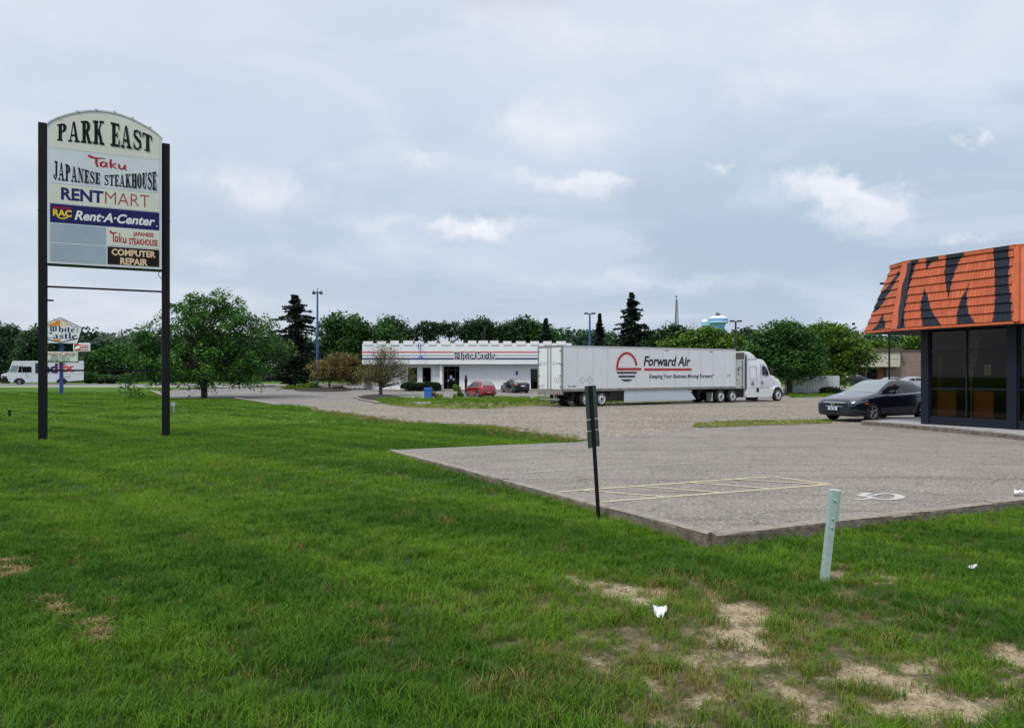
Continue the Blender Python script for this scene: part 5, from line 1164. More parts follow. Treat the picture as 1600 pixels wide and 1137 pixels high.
# ================================================================ brick shop building far right
def brick_building():
    Y = 108.; s = Y/F; z0 = g(Y); X0 = (1338-800)*s; q = lambda px, py=587: ((px-1338)*s, HE+(HZ-py)*s-z0)
    t = thing('brick_building', 'low brick store building with a beige panel band behind the parked cars', 'building', (X0, Y, z0))
    br = bpy.data.materials.new('mauve_brick'); br.use_nodes = True; nt = br.node_tree; b = nt.nodes['Principled BSDF']; b.inputs['Roughness'].default_value = .9
    geo = nt.nodes.new('ShaderNodeNewGeometry'); mp = nt.nodes.new('ShaderNodeMapping'); mp.inputs['Rotation'].default_value = (R(90), 0, 0); nt.links.new(geo.outputs['Position'], mp.inputs[0]); tb = nt.nodes.new('ShaderNodeTexBrick'); tb.inputs['Scale'].default_value = 1; tb.inputs['Brick Width'].default_value = .4; tb.inputs['Row Height'].default_value = .18; tb.inputs['Mortar Size'].default_value = .012
    tb.inputs['Color1'].default_value = (.19, .125, .115, 1); tb.inputs['Color2'].default_value = (.25, .17, .155, 1); tb.inputs['Mortar'].default_value = (.26, .21, .20, 1); nt.links.new(mp.outputs[0], tb.inputs['Vector']); nt.links.new(tb.outputs['Color'], b.inputs['Base Color'])
    mb = MB(); mb.box(q(1385)[0], q(1600)[0], 0, 20, -.3, q(0, 549)[1]); mb.build('wall', br, t)
    mb = MB(); mb.box(q(1336)[0], q(1385)[0], 2.6, 20, -.3, q(0, 573)[1]+.2); mb.build('recessed_front', mat('dim_storefront', (.06, .045, .04), .6, var=.3, scale=.6), t)
    mb = MB(); mb.box(q(1375)[0], q(1384)[0], .4, 1.2, -.3, q(0, 573)[1]); mb.build('pillar', mat('red_brick', (.24, .09, .07), .9, var=.1), t)
    mb = MB(); mb.box(q(1330)[0], q(1401)[0], -1.0, 6, q(0, 573)[1], q(0, 549.5)[1]); mb.build('panel_band', mat('beige_panel', (.50, .46, .39), .7, var=.06, scale=.5), t)
    mb = MB(); mb.box(q(1330)[0], q(1401)[0], -1.02, -.9, q(0, 561.2)[1]-.03, q(0, 561.2)[1]+.03); mb.build('panel_joint', mat('joint_grey', (.22, .2, .18), .8), t)
    mb = MB(); mb.box(q(1326)[0], q(1405)[0], -1.25, 6.2, q(0, 549.5)[1], q(0, 544.5)[1]); mb.box(q(1405)[0], q(1602)[0], -.1, 20.2, q(0, 549)[1], q(0, 546.6)[1]); mb.build('parapet_cap', mat('brown_cap', (.085, .06, .05), .6), t)
    mb = MB(); 
    for px in (1345, 1352, 1366): mb.box(q(px)[0]-.06, q(px)[0]+.06, 2.5, 2.6, 0, q(0, 573)[1])
    mb.build('storefront_mullion', M_alu, t)
brick_building()
# thin lamp standard beside the striped roof
def pole_thin(t): 
    mb = MB(); mb.tube([(0, 0, -.1), (0, 0, 11)], [.10, .07], 8); mb.build('pole', M_black, t); mb = MB(); mb.box(-.9, .9, -.15, .15, 11, 11.2); mb.build('lamp_head', M_black, t)
simple('lamp_post', 'thin black lamp post rising behind the eave of the striped roof', 'lamp post', 1389.5, 78, pole_thin)
# white board fence
def fence():
    Y = 76.; s = Y/F; X0 = (1226-800)*s; t = thing('board_fence', 'weathered white board fence behind the truck cab', 'fence', (X0, Y, g(Y))); z0 = g(Y)
    fm = mat('weathered_white_boards', (.56, .59, .61), .8, col2=(.30, .33, .34), scale=2.2, det=6)
    n_ = [q_ for q_ in fm.node_tree.nodes if q_.type == 'TEX_NOISE'][0]; mp_ = fm.node_tree.nodes.new('ShaderNodeMapping'); mp_.inputs['Scale'].default_value = (3.2, 3.2, .10)
    fm.node_tree.links.new(n_.inputs['Vector'].links[0].from_socket, mp_.inputs[0]); fm.node_tree.links.new(mp_.outputs[0], n_.inputs['Vector']); h = HE+(HZ-587)*s-z0
    r = random.Random(4); mb = MB(); x = 0
    while x < (1312-1226)*s-.05:
        w = .14; mb.box(x, x+w, 0, .02, .03+r.uniform(0, .02), h+r.uniform(-.015, .015)); x += w+.02
    mb.build('boards', fm, t)
    # return wing, seen at the right as a smooth pale panel
    mb = MB(); 
    for i in range(10): mb.box(-.01+(1312-1226)*s, .01+(1312-1226)*s, .05+i*.3, .33+i*.3, .03, h)
    mb.build('boards', fm, t)
    for px in (1239, 1262, 1286, 1312): mb = MB(); mb.box((px-1226)*s-.05, (px-1226)*s+.05, .03, .13, 0, h+.06); mb.build('post', M_frame if px == 1312 else fm, t)
    mb = MB(); mb.box(0, (1312-1226)*s, .025, .07, .35, .45); mb.box(0, (1312-1226)*s, .025, .07, h-.4, h-.3); mb.build('rail', fm, t)
fence()
# ================================================================ lamp posts, towers
def lamp_blue(t):
    mb = MB(); mb.box(-.28, .28, -.28, .28, -.1, .35, b=.03); mb.build('base', M_blue, t)
    mb = MB(); mb.tube([(0, 0, .3), (0, 0, 11.2)], [.15, .10], 10); mb.build('pole', mat('blue_pole_paint', (.03, .085, .26), .4, var=.2, scale=.5), t)
    mb = MB(); mb.box(-.48, .48, -.05, .05, 11.15, 11.28); mb.build('cross_arm', M_frame, t)
    for x in (-.42, .42): mb = MB(); mb.box(x-.14, x+.14, -.25, .25, 11.0, 11.3, b=.03); mb.tube([(x, 0, 11.3), (x*1.1, 0, 11.55)], .03, 5); mb.build('lamp_head', M_frame, t)
    mb = MB(); mb.tube([(0, 0, 11.2), (0, 0, 11.7)], .04, 6); mb.build('finial', M_frame, t)
simple('lamp_post', 'tall blue lamp post on the planted island left of the restaurant', 'lamp post', 496, 89.5, lamp_blue)
def lamp_T(h, w, m):
    def f(t):
        mb = MB(); mb.tube([(0, 0, -.1), (0, 0, h)], [.16, .11], 8); mb.build('pole', m, t); mb = MB(); mb.box(-w*.15, w*.15, -.04, .04, h, h+.1); mb.build('cross_arm', M_frame, t)
        for sg in (-1, 1): mb = MB(); mb.box(min(sg*w*.14, sg*w/2), max(sg*w*.14, sg*w/2), -.3, .3, h+.02, h+.2, b=.03); mb.build('lamp_head', M_frame, t)
    return f
simple('lamp_post', 'blue lamp post with a flat double head rising behind the trailer', 'lamp post', 921.5, 100, lamp_T(HE+(HZ-491)*100/F-g(100), 17*100/F, mat('blue_pole_paint', (.03, .085, .26), .4)))
simple('lamp_post', 'black lamp post with a flat double head rising above the truck cab', 'lamp post', 1149.5, 95, lamp_T(HE+(HZ-503)*95/F-g(95), 18*95/F, M_frame))
simple('lamp_post', 'distant dark lamp post against the trees behind the battlements', 'lamp post', 757, 150, lamp_T(HE+(HZ-510)*150/F-g(150), 10*150/F, M_frame))
def utility_pole(t):
    mb = MB(); mb.tube([(0, 0, -.2), (0, 0, 9.4)], [.16, .11], 7); mb.build('pole', mat('grey_timber', (.12, .11, .10), .9), t); mb = MB(); mb.box(-1.1, 1.1, -.06, .06, 8.6, 8.75); mb.build('cross_arm', mat('grey_timber', (.12, .11, .10), .9), t)
    mb = MB()
    for x in (-1., -.3, .5, 1.): mb.tube([(x, 0, 8.8), (x-9, 6, 7.2), (x-21, 14, 5.6)], .025, 4)
    mb.build('wire', mat('wire_grey', (.28, .30, .32), .5), t)
simple('utility_pole', 'distant timber utility pole with sagging wires left of the big tree', 'utility pole', 190, 138, utility_pole)
def mast(t):
    mb = MB(); H_ = HE+(HZ-468)*420/F-g(420); b = 2.6
    c = [(b*math.cos(a), b*math.sin(a)) for a in (R(90), R(210), R(330))]; k = lambda z: 1-.86*z/H_
    for x, y in c: mb.tube([(x, y, 0), (x*k(H_), y*k(H_), H_)], .22, 4)
    n = 22
    for i in range(n):
        z0, z1 = H_*i/n, H_*(i+1)/n
        for j in range(3): a, b_ = c[j], c[(j+1) % 3]; mb.tube([(a[0]*k(z0), a[1]*k(z0), z0), (b_[0]*k(z1), b_[1]*k(z1), z1)], .12, 3); mb.tube([(a[0]*k(z0), a[1]*k(z0), z0), (b_[0]*k(z0), b_[1]*k(z0), z0)], .1, 3)
    mb.build('lattice', mat('grey_lattice_steel', (.18, .19, .21), .5), t); mb = MB(); mb.tube([(0, 0, H_), (0, 0, H_+2.6)], .2, 5); mb.box(-.9, .6, -.2, .2, H_+1.2, H_+1.6); mb.build('antenna', mat('grey_lattice_steel', (.18, .19, .21), .5), t)
simple('radio_mast', 'slender grey lattice mast on the skyline left of the water towers', 'mast', 1057, 420, mast)
M_tank = mat('sky_blue_tank', (.20, .46, .72), .4, var=.06, scale=.05); M_tankroof = mat('white_tank_roof', (.72, .78, .82), .5)
def water_tower(px, Y, w, ytop, ycap, ylo, cap, lab, rail):
    s = Y/F; z0 = g(Y); zz = lambda py: HE+(HZ-py)*s-z0; r = w*s/2
    t = thing('water_tower', lab, 'water tower', G_at(px, Y))
    mb = MB(); mb.lathe([(r*.62, -.5), (r*.62, zz(ylo+9)), (r*.8, zz(ylo+1)), (r, zz(ylo)), (r, zz(ycap))], 40, 'z'); mb.build('tank', M_tank, t, smooth=True)
    mb = MB(); mb.lathe([(r*1.02, zz(ycap)), (r*.8, zz(ycap-2.2)), (r*.5, zz(ytop)), (0, zz(ytop-.6))], 40, 'z'); mb.lathe([(r*1.0, zz(ylo)), (r*1.04, zz(ylo)), (r*1.04, zz(ylo-1)), (r, zz(ylo-1))], 40, 'z'); mb.build('tank_roof', M_tankroof, t, smooth=True)
    if rail:
        mb = MB(); mb.lathe([(r*.28, zz(ytop)), (r*.28, zz(ytop-2))], 12, 'z'); mb.box(-r*.13, -r*.07, -.5, .5, zz(ytop), zz(ytop-5)); mb.box(r*.07, r*.13, -.5, .5, zz(ytop), zz(ytop-5)); mb.box(-r*.07, r*.07, -.4, .4, zz(ytop-3), zz(ytop-4)); mb.build('antenna', M_frame, t)
water_tower(1121.5, 520, 31, 493.5, 498, 504.5, 0, 'large sky blue water tower with white domed roof above the trees', True)
water_tower(1103, 560, 15, 499, 503, 508, 0, 'smaller sky blue water tower half hidden behind the larger one', False)
# ================================================================ vehicles
M_tyre = mat('tyre_rubber', (.012, .012, .012), .85, var=.2, scale=20); M_rim = mat('alloy_rim', (.42, .43, .45), .35, .7); M_steelwhite = mat('white_wheel_paint', (.55, .57, .60), .4, var=.12, scale=10)
M_under = mat('dark_underbody', (.008, .008, .009), .8); M_chrome = mat('bright_trim', (.68, .70, .72), .2, .9); M_cargl = mat('dark_car_glass', (.010, .013, .015), .05, 0, spec=.55); M_windsc = mat('windscreen_glass', (.16, .20, .21), .04, 0, spec=1.0, coat=1.0)
M_lamp_r = mat('red_lamp', (.35, .01, .01), .25); M_lamp_c = mat('clear_lamp', (.16, .18, .20), .12, .2, spec=.8); M_plate = mat('licence_plate', (.62, .66, .72), .4); M_amber = mat('amber_lamp', (.75, .16, .02), .3)
def wheel(t, x, y, r, w, side, rim_m=None, spokes=5, name='wheel', holes=0):
    """wheel standing at local x, centre plane y, axis along y; side -1: outer face towards -y"""
    rim_m = rim_m or M_rim; mb = MB(); ri = r*.66
    mb.lathe([(ri, -w/2), (r*.93, -w/2), (r, -w*.32), (r, w*.32), (r*.93, w/2), (ri, w/2), (ri*.95, 0), (ri, -w/2)], 28, 'y', (x, y, r)); wh = mb.build(name, M_tyre, t, smooth=True)
    f = y+side*w*.36; k = MB()
    if holes:      # pressed steel truck wheel with a hub
        k.lathe([(ri, side*w*.12), (ri*.97, side*.0), (ri*.86, -side*w*.05), (ri*.62, -side*w*.08), (ri*.5, side*w*.05), (ri*.42, side*w*.12), (0, side*w*.14)], 24, 'y', (x, f, r)); o = k.build('rim', rim_m, wh, smooth=True)
        h = MB()
        for i in range(8): a = 2*math.pi*i/8; h.lathe([(0, side*.012), (ri*.115, side*.012), (ri*.115, -side*.03)], 8, 'y', (x+ri*.72*math.cos(a), f-side*w*.055, r+ri*.72*math.sin(a)))
        h.lathe([(0, side*w*.2), (ri*.26, side*w*.2), (ri*.3, side*w*.1)], 12, 'y', (x, f, r)); h.build('hub', M_under, wh)
    else:
        k.lathe([(ri, side*.02), (ri*.93, side*.0), (ri*.9, -side*.06), (ri*.3, -side*.07), (0, -side*.07)], 24, 'y', (x, f, r)); k.build('rim_barrel', M_under, wh)
        k = MB()
        k.lathe([(ri*1.01, side*.005), (ri*.99, side*.022), (ri*.9, side*.015), (ri*.88, -side*.03)], 28, 'y', (x, f, r)); k.lathe([(ri*.22, -side*.04), (ri*.2, side*.0), (0, side*.0)], 14, 'y', (x, f, r))
        for i in range(spokes):
            a = 2*math.pi*i/spokes+.4; ca, sa = math.cos(a), math.sin(a); p = []
            for rr, hw in ((ri*.15, .16), (ri*.55, .12), (ri*.92, .17)): p.append((rr, hw*ri))
            vs = []
            for rr, hw in p:
                for s in (-1, 1): vs.append((x+ca*rr-sa*hw*s, f+side*(-.005 if rr < ri*.8 else .008), r+sa*rr+ca*hw*s))
            k.add(vs+[(v[0], v[1]-side*.03, v[2]) for v in vs], [(0, 1, 3, 2), (2, 3, 5, 4), (0, 2, 8, 6), (2, 4, 10, 8), (1, 7, 9, 3), (3, 9, 11, 5)])
        k.build('rim', rim_m, wh)
    return wh
def car_body(t, S, paint):
    L_ = S['L']; cur = lambda k, x: float(np.interp(x, [p[0] for p in S[k]], [p[1] for p in S[k]]))
    def sm(k, x): d = .07; return (cur(k, max(0, x-d))+2*cur(k, x)+cur(k, min(L_, x+d)))/4
    xs = np.unique(np.concatenate([[0, .015, .04, .08, .13], np.linspace(.18, L_-.18, int(L_*16)), [L_-.13, L_-.08, L_-.04, L_-.015, L_]])); vs = []; rows = []
    for x in xs:
        top, belt, hw, hr, bot = sm('top', x), sm('belt', x), sm('hw', x), sm('hr', x), sm('bot', x); belt = min(belt, top-.015); h = belt-bot
        P_ = [(0, bot), (.55*hw, bot), (.90*hw, bot), (.965*hw, bot+.05), (.99*hw, bot+.22*h), (hw, bot+.45*h), (hw*1.0, bot+.62*h), (.985*hw, bot+.80*h), (.972*hw, belt-.035), (.945*hw, belt-.006)]
        a = (.925*hw, belt+.006); hh = top-belt; b = (min(hr, .92*hw), belt+hh*.90)
        for k in (0, .2, .4, .6, .8, 1): P_.append((a[0]+(b[0]-a[0])*k+.02*math.sin(math.pi*k)*min(1, hh*3), a[1]+(b[1]-a[1])*k))
        P_ += [(b[0]*.93, belt+hh*.985), (b[0]*.78, top+.004), (b[0]*.5, top+.012), (b[0]*.25, top+.016), (0, top+.018)]
        rows.append(P_)
    n = len(rows[0]); full = []
    for x, P_ in zip(xs, rows):
        ring = [(x, -y, z) for y, z in P_]+[(x, y, z) for y, z in P_[-2:0:-1]]; full.append(ring)
    m = len(full[0]); V = [v for r_ in full for v in r_]; Fc = []; MI = []
    def cls(i, k):
        x = (xs[i]+xs[i+1])/2; kk = k if k < n-1 else m-1-k; s = sm('top', x)-sm('belt', x)
        for (a, b) in S['side_glass']:
            if 10 <= kk <= 13 and a < x < b and s > .10: return 1
        a, b = S['wind']
        if kk >= 16 and a < x < b: return 2
        a, b = S['rear']
        if kk >= (16 if S.get('rear_lo') is None else 10) and a < x < b: return 3
        z = np.mean([full[i][k][2], full[i+1][k][2]])
        for q, (x0, x1, z0, z1) in enumerate(S.get('lamps', [])):
            if x0 < x < x1 and z0 < z < z1 and 4 <= kk <= 13: return 4 if q == 0 else 5
        return 0
    for i in range(len(xs)-1):
        for k in range(m): Fc.append((i*m+k, i*m+(k+1) % m, (i+1)*m+(k+1) % m, (i+1)*m+k)); MI.append(cls(i, k))
    Fc += [tuple(range(m-1, -1, -1)), tuple(range((len(xs)-1)*m, len(xs)*m))]; MI += [0, 0]
    me = bpy.data.meshes.new('body'); me.from_pydata(V, [], Fc); me.update(); me.polygons.foreach_set('material_index', MI)
    for _ in range(7): me.materials.append(paint)
    bm = bmesh.new(); bm.from_mesh(me); bmesh.ops.recalc_face_normals(bm, faces=bm.faces); bm.to_mesh(me); bm.free()
    o = bpy.data.objects.new('body', me); C.objects.link(o)
    cut = MB(); r = S['arch']
    for wx in S['axles']:
        for sg in (-1, 1): cut.lathe([(0, sg*(S['hwmax']-.26)), (r, sg*(S['hwmax']-.26)), (r, sg*(S['hwmax']+.2)), (0, sg*(S['hwmax']+.2))], 28, 'y', (wx, 0, S['r']))
    co = cut.build('cutter', paint, norm=True); co.data.polygons.foreach_set('material_index', [0]*len(co.data.polygons))
    for _ in range(6): co.data.materials.append(paint)
    co.data.polygons.foreach_set('material_index', [6]*len(co.data.polygons))
    md = o.modifiers.new('b', 'BOOLEAN'); md.operation = 'DIFFERENCE'; md.object = co; md.solver = 'EXACT'
    dg = bpy.context.evaluated_depsgraph_get(); me2 = bpy.data.meshes.new_from_object(o.evaluated_get(dg)); bpy.data.objects.remove(o); bpy.data.objects.remove(co)
    def part(idx, name, mt, off=0, parent=t, region=None):
        bm = bmesh.new(); bm.from_mesh(me2)
        bad = [f for f in bm.faces if f.material_index not in idx or (region and not region(f.calc_center_median()))]
        bmesh.ops.delete(bm, geom=bad, context='FACES')
        if not bm.faces: bm.free(); return None
        for f in bm.faces: f.material_index = 0; f.smooth = True
        bm.normal_update()
        if off:
            nn = {v: v.normal.copy() for v in bm.verts}
            for v in bm.verts: v.co += nn[v]*off
        x = bpy.data.meshes.new(name); bm.to_mesh(x); bm.free(); ob = link_mesh(name, x, mt, parent)
        try: x.set_sharp_from_angle(angle=R(32))
        except Exception: pass
        return ob
    body = part([0], 'body', paint); [part([6], 'wheel_arch', M_under, parent=body, region=lambda c, a=a, sg=sg: c.y*sg > 0 and abs(c.x-a) < .6) for a in S['axles'] for sg in (-1, 1)]
    part([2], 'windscreen', M_windsc); part([3], 'rear_window', M_windsc)
    for sg in (-1, 1):
        for (a, b) in S['side_glass']: part([1], 'side_window', M_cargl, region=lambda c, sg=sg, a=a, b=b: c.y*sg > 0 and a-.05 < c.x < b+.05)
        part([4], 'headlight', M_lamp_c, .003, region=lambda c, sg=sg: c.y*sg > 0); part([5], 'tail_light', M_lamp_r, .004, region=lambda c, sg=sg: c.y*sg > 0)
    return body, cur
SEDAN = dict(L=4.63, hwmax=.9, r=.335, arch=.385, axles=(.92, 3.62),
    top=[(0, .60), (.05, .70), (.2, .775), (.6, .865), (1.15, .955), (1.32, .985), (1.75, 1.21), (2.1, 1.37), (2.35, 1.42), (2.7, 1.435), (3.1, 1.415), (3.5, 1.345), (3.95, 1.185), (4.2, 1.10), (4.5, 1.07), (4.6, 1.03), (4.63, .9)],
    belt=[(0, .56), (.05, .66), (.2, .74), (.6, .81), (1.15, .88), (1.35, .905), (2.6, .935), (3.9, 1.0), (4.5, 1.02), (4.63, .85)],
    hw=[(0, .60), (.04, .70), (.12, .79), (.3, .86), (.7, .895), (1.2, .9), (3.6, .9), (4.2, .87), (4.5, .80), (4.6, .72), (4.63, .66)], hr=[(0, .5), (.5, .72), (1.2, .76), (1.5, .72), (2.2, .60), (3.2, .58), (3.9, .60), (4.4, .68), (4.63, .6)],
    bot=[(0, .26), (.1, .20), (.6, .17), (4.1, .18), (4.5, .27), (4.63, .36)], side_glass=[(1.68, 2.50), (2.58, 3.42), (3.47, 3.85)], wind=(1.36, 2.16), rear=(3.42, 4.14), lamps=[(.06, .62, .60, .735), (4.25, 4.6, .78, .98)])
HATCH = dict(L=4.28, hwmax=.85, r=.32, arch=.375, axles=(.85, 3.46),
    top=[(0, .62), (.06, .82), (.3, .95), (.9, 1.05), (1.2, 1.12), (1.75, 1.48), (2.1, 1.58), (2.8, 1.60), (3.5, 1.56), (3.75, 1.50), (4.0, 1.22), (4.16, 1.0), (4.24, .85), (4.28, .55)],
    belt=[(0, .58), (.1, .76), (.9, .92), (1.25, .97), (2.6, 1.0), (3.6, 1.03), (4.0, .99), (4.28, .5)],
    hw=[(0, .45), (.1, .58), (.4, .74), (.8, .84), (1.3, .84), (3.4, .85), (3.9, .84), (4.15, .80), (4.28, .70)], hr=[(0, .35), (.6, .5), (1.2, .66), (1.8, .60), (2.6, .62), (3.7, .60), (4.1, .66), (4.28, .6)],
    bot=[(0, .3), (.2, .2), (.7, .18), (3.8, .2), (4.2, .28), (4.28, .34)], side_glass=[(1.5, 2.2), (2.28, 2.95), (3.02, 3.5)], wind=(1.22, 1.78), rear=(3.74, 4.02), rear_lo=None, lamps=[(.08, .5, .62, .78), (3.9, 4.2, .84, 1.0)])
SUV = dict(L=4.5, hwmax=.9, r=.35, arch=.41, axles=(.9, 3.6),
    top=[(0, .7), (.1, .9), (.4, 1.0), (1.1, 1.12), (1.7, 1.5), (2.1, 1.63), (3.2, 1.65), (3.9, 1.58), (4.2, 1.35), (4.42, 1.05), (4.5, .7)],
    belt=[(0, .65), (.1, .85), (1.1, 1.02), (3.6, 1.1), (4.2, 1.1), (4.5, .65)], hw=[(0, .6), (.15, .76), (.6, .88), (4.0, .9), (4.3, .84), (4.5, .72)], hr=[(0, .5), (1.1, .76), (2.1, .64), (3.9, .62), (4.5, .6)],
    bot=[(0, .32), (.3, .24), (4.1, .25), (4.5, .38)], side_glass=[(1.6, 2.4), (2.48, 3.2), (3.27, 3.9)], wind=(1.15, 1.75), rear=(3.98, 4.3), rear_lo=None, lamps=[(.1, .6, .75, .9), (4.1, 4.4, .95, 1.15)])
M_carblue = mat('dark_blue_car_paint', (.005, .008, .022), .12, .0, coat=.75, spec=.4); M_carred = mat('red_car_paint', (.22, .008, .014), .12, .0, coat=.8); M_carblk = mat('black_car_paint', (.008, .006, .010), .1, .0, coat=.8)
M_cargrey = mat('grey_car_paint', (.20, .21, .23), .28, .5, coat=.8); M_carnavy = mat('navy_car_paint', (.014, .02, .04), .25, .3, coat=.8)
def car(label, cat, S, paint, loc, rz, sc=1.0, detail=1, group=None, name='parked_car'):
    t = thing(name, label, cat, loc, rz, group, sc); body, cur = car_body(t, S, paint)
    for ax in S['axles']:
        for sg in (-1, 1): wheel(t, ax, sg*(S['hwmax']-.12), S['r'], .21, sg, spokes=5)
    # floor pan so no daylight shows through
    mb = MB(); mb.box(.35, S['L']-.35, -S['hwmax']+.28, S['hwmax']-.28, .17, .5); mb.build('underbody', M_under, t)
    if detail:
        for sg in (-1, 1):
            hw = S['hwmax']; mb = MB(); x0 = S['side_glass'][0][0]; zb = cur('belt', x0)
            mb.box(x0+.02, x0+.2, sg*hw*.97 if sg > 0 else -hw*.97-.2, sg*hw*.97+.2 if sg > 0 else -hw*.97, zb+.03, zb+.16, b=.035); mb.build('mirror', paint, t, smooth=True)
            for xh in (2.25, 3.2): mb = MB(); y = sg*(hw*.99+.0); mb.box(xh, xh+.2, min(y, y+sg*.025), max(y, y+sg*.025), zb-.10, zb-.07, b=.008); mb.build('door_handle', paint, t)
    return t, cur
# near sedan
wx, wy = P(1361, 659.3)
def sedan():
    sc = 1.19; rd = Vector((.885, .465)).normalized(); rz = math.atan2(rd.y, rd.x)
    # near front wheel (local -y side is the viewer's side) contact sits at wx,wy
    nd = Vector((-rd.y, rd.x)); org = Vector((wx, wy))-rd*.92*sc+nd*(.78)*sc
    t, cur = car('dark blue sedan parked nose out beside the striped shop', 'car', SEDAN, M_carblue, (org.x, org.y, .02), rz, sc)
    # front grille, bumper openings, plate, emblem
    def nose(name, pts_yz, x, m, th=.02, bend=.16):
        mb = MB(); vs = []; n = len(pts_yz)
        for y, z in pts_yz: vs.append((x+bend*(y/.8)**2*1.0, y, z))
        vs += [(v[0]+th+.05, v[1], v[2]) for v in vs]
        mb.add(vs, [tuple(range(n))]+[(i, (i+1) % n, n+(i+1) % n, n+i) for i in range(n)]); return mb.build(name, m, t)
    def band(name, y0, y1, zl_, zh, x, m, k=14, bend=.20):
        mb = MB(); L = []; 
        for i in range(k+1):
            y = y0+(y1-y0)*i/k; u = i/k; xx = x+bend*(abs(y)/.8)**2.2; L.append((xx, y, zl_(u), zh(u)))
        vs = [(a, b, c) for a, b, c, d in L]+[(a+.005, b, d) for a, b, c, d in L]; vs += [(a+.1, b, c) for a, b, c, d in L]+[(a+.1, b, d) for a, b, c, d in L]; n = k+1
        fs = [(i, i+1, n+i+1, n+i) for i in range(k)]+[(i, 2*n+i, 2*n+i+1, i+1) for i in range(k)]+[(n+i, n+i+1, 3*n+i+1, 3*n+i) for i in range(k)]
        mb.add(vs, fs); return mb.build(name, m, t)
    gr = band('grille', -.60, .60, lambda u: .515, lambda u: .648, -.022, M_under)
    band('grille_bar', -.66, .66, lambda u: .645-.02*(abs(u-.5)*2)**2, lambda u: .672-.012*(abs(u-.5)*2)**2, -.035, M_chrome)
    band('grille_bar', -.50, .50, lambda u: .520, lambda u: .533, -.034, M_chrome)
    band('lower_intake', -.42, .42, lambda u: .225, lambda u: .375, -.03, M_under)
    for sg in (-1, 1):
        a, b = (.44, .76) if sg > 0 else (-.76, -.44)
        band('bumper_vent', a, b, lambda u: .29, lambda u: .43, -.028, M_under); band('bumper_trim', a, b, lambda u, sg=sg: .432+(.02*(u if sg < 0 else 1-u)), lambda u, sg=sg: .452+(.02*(u if sg < 0 else 1-u)), -.036, M_chrome)
        mb = MB(); y = sg*.89; mb.box(.50, .62, min(y, y+sg*.022), max(y, y+sg*.022), .60, .64, b=.006); mb.build('side_marker', M_amber, t)
        # chrome line under the side windows
        mb = MB()
        for xa, xb in zip(np.linspace(1.5, 4.0, 20)[:-1], np.linspace(1.5, 4.0, 20)[1:]):
            za, zb_ = cur('belt', xa), cur('belt', xb); ya, yb = sg*(.9*.93+.008), sg*(.9*.93+.008); mb.add([(xa, ya, za-.004), (xb, yb, zb_-.004), (xb, yb-sg*.008, zb_+.022), (xa, ya-sg*.008, za+.022)], [(0, 1, 2, 3)])
        mb.build('window_trim', M_chrome, t, norm=False)
    mb = MB(); mb.box(-.065, -.045, -.19, .19, .395, .51, b=.006); pl = mb.build('number_plate', M_plate, t)
    mb = MB(); mb.box(-.068, -.06, -.16, .16, .487, .50); mb.box(-.068, -.06, -.12, -.02, .42, .465); mb.box(-.068, -.06, .02, .12, .42, .465); mb.build('plate_print', mat('plate_blue', (.06, .09, .3), .5), pl)
    G = Glyphs(); e = .055
    G.line([(-e, e*.8), (-e*.75, -e*.85)], e*.16); G.line([(e, e*.8), (e*.75, -e*.85)], e*.16); G.line([(-e*.85, 0), (e*.85, 0)], e*.14)
    put((G.v, G.f), ((-.062, 0, .60), (0, 1, 0), (0, 0, 1), (-1, 0, 0)), M_chrome, t, 'emblem', .004); G = Glyphs(); G.arc(0, 0, .075, .06, 0, 360, .012, .012); put((G.v, G.f), ((-.062, 0, .60), (0, 1, 0), (0, 0, 1), (-1, 0, 0)), M_chrome, t, 'emblem', .003)
    mb = MB(); mb.box(4.2, 4.2, 0, 0, 1, 1)
sedan()
def facing(phi): return math.atan2(-math.cos(phi), math.sin(phi))
def rear_at(px, Y, phi, L_, sc):
    f = Vector((-math.sin(phi), math.cos(phi))); rx = (px-800)/F*Y; o = Vector((rx, Y))+f*L_*sc; return (o.x, o.y, g(Y))
ph = R(27); t, _ = car('red retro styled hatchback parked in front of the white restaurant wall', 'car', HATCH, M_carred, rear_at(763.5, 66.5, ph, 4.28, .90), facing(ph), .92)
mb = MB(); mb.box(4.27, 4.30, -.2, .2, .42, .55); mb.build('number_plate', M_plate, t); mb = MB(); mb.box(4.2, 4.33, -.78, .78, .40, .52, b=.03); mb.build('bumper', M_carred, t); mb = MB(); mb.box(4.19, 4.24, -.25, .25, .80, .83); mb.build('tailgate_trim', M_chrome, t)
ph = R(20); t, _ = car('black sedan parked by the side door of the restaurant', 'car', SEDAN, M_carblk, rear_at(817, 76.5, ph, 4.63, 1.0), facing(ph), 1.0)
mb = MB(); mb.box(4.62, 4.65, -.2, .2, .70, .82); mb.build('number_plate', M_plate, t)
car('dark navy hatchback by the brick building behind the white fence', 'car', SUV, M_carnavy, ((1350-800)/F*101+1.6, 101.6, g(101)), R(180-24), .86)
car('grey sedan mostly hidden behind the roof of the dark blue sedan', 'car', SEDAN, M_cargrey, ((1362-800)/F*90, 90, g(90)), R(8), .93)
car('silver sedan with bright window trim by the brick wall', 'car', SEDAN, mat('silver_car_paint', (.45, .47, .50), .25, .6, coat=.6), ((1391-800)/F*88, 88, g(88)), R(5), 1.0)
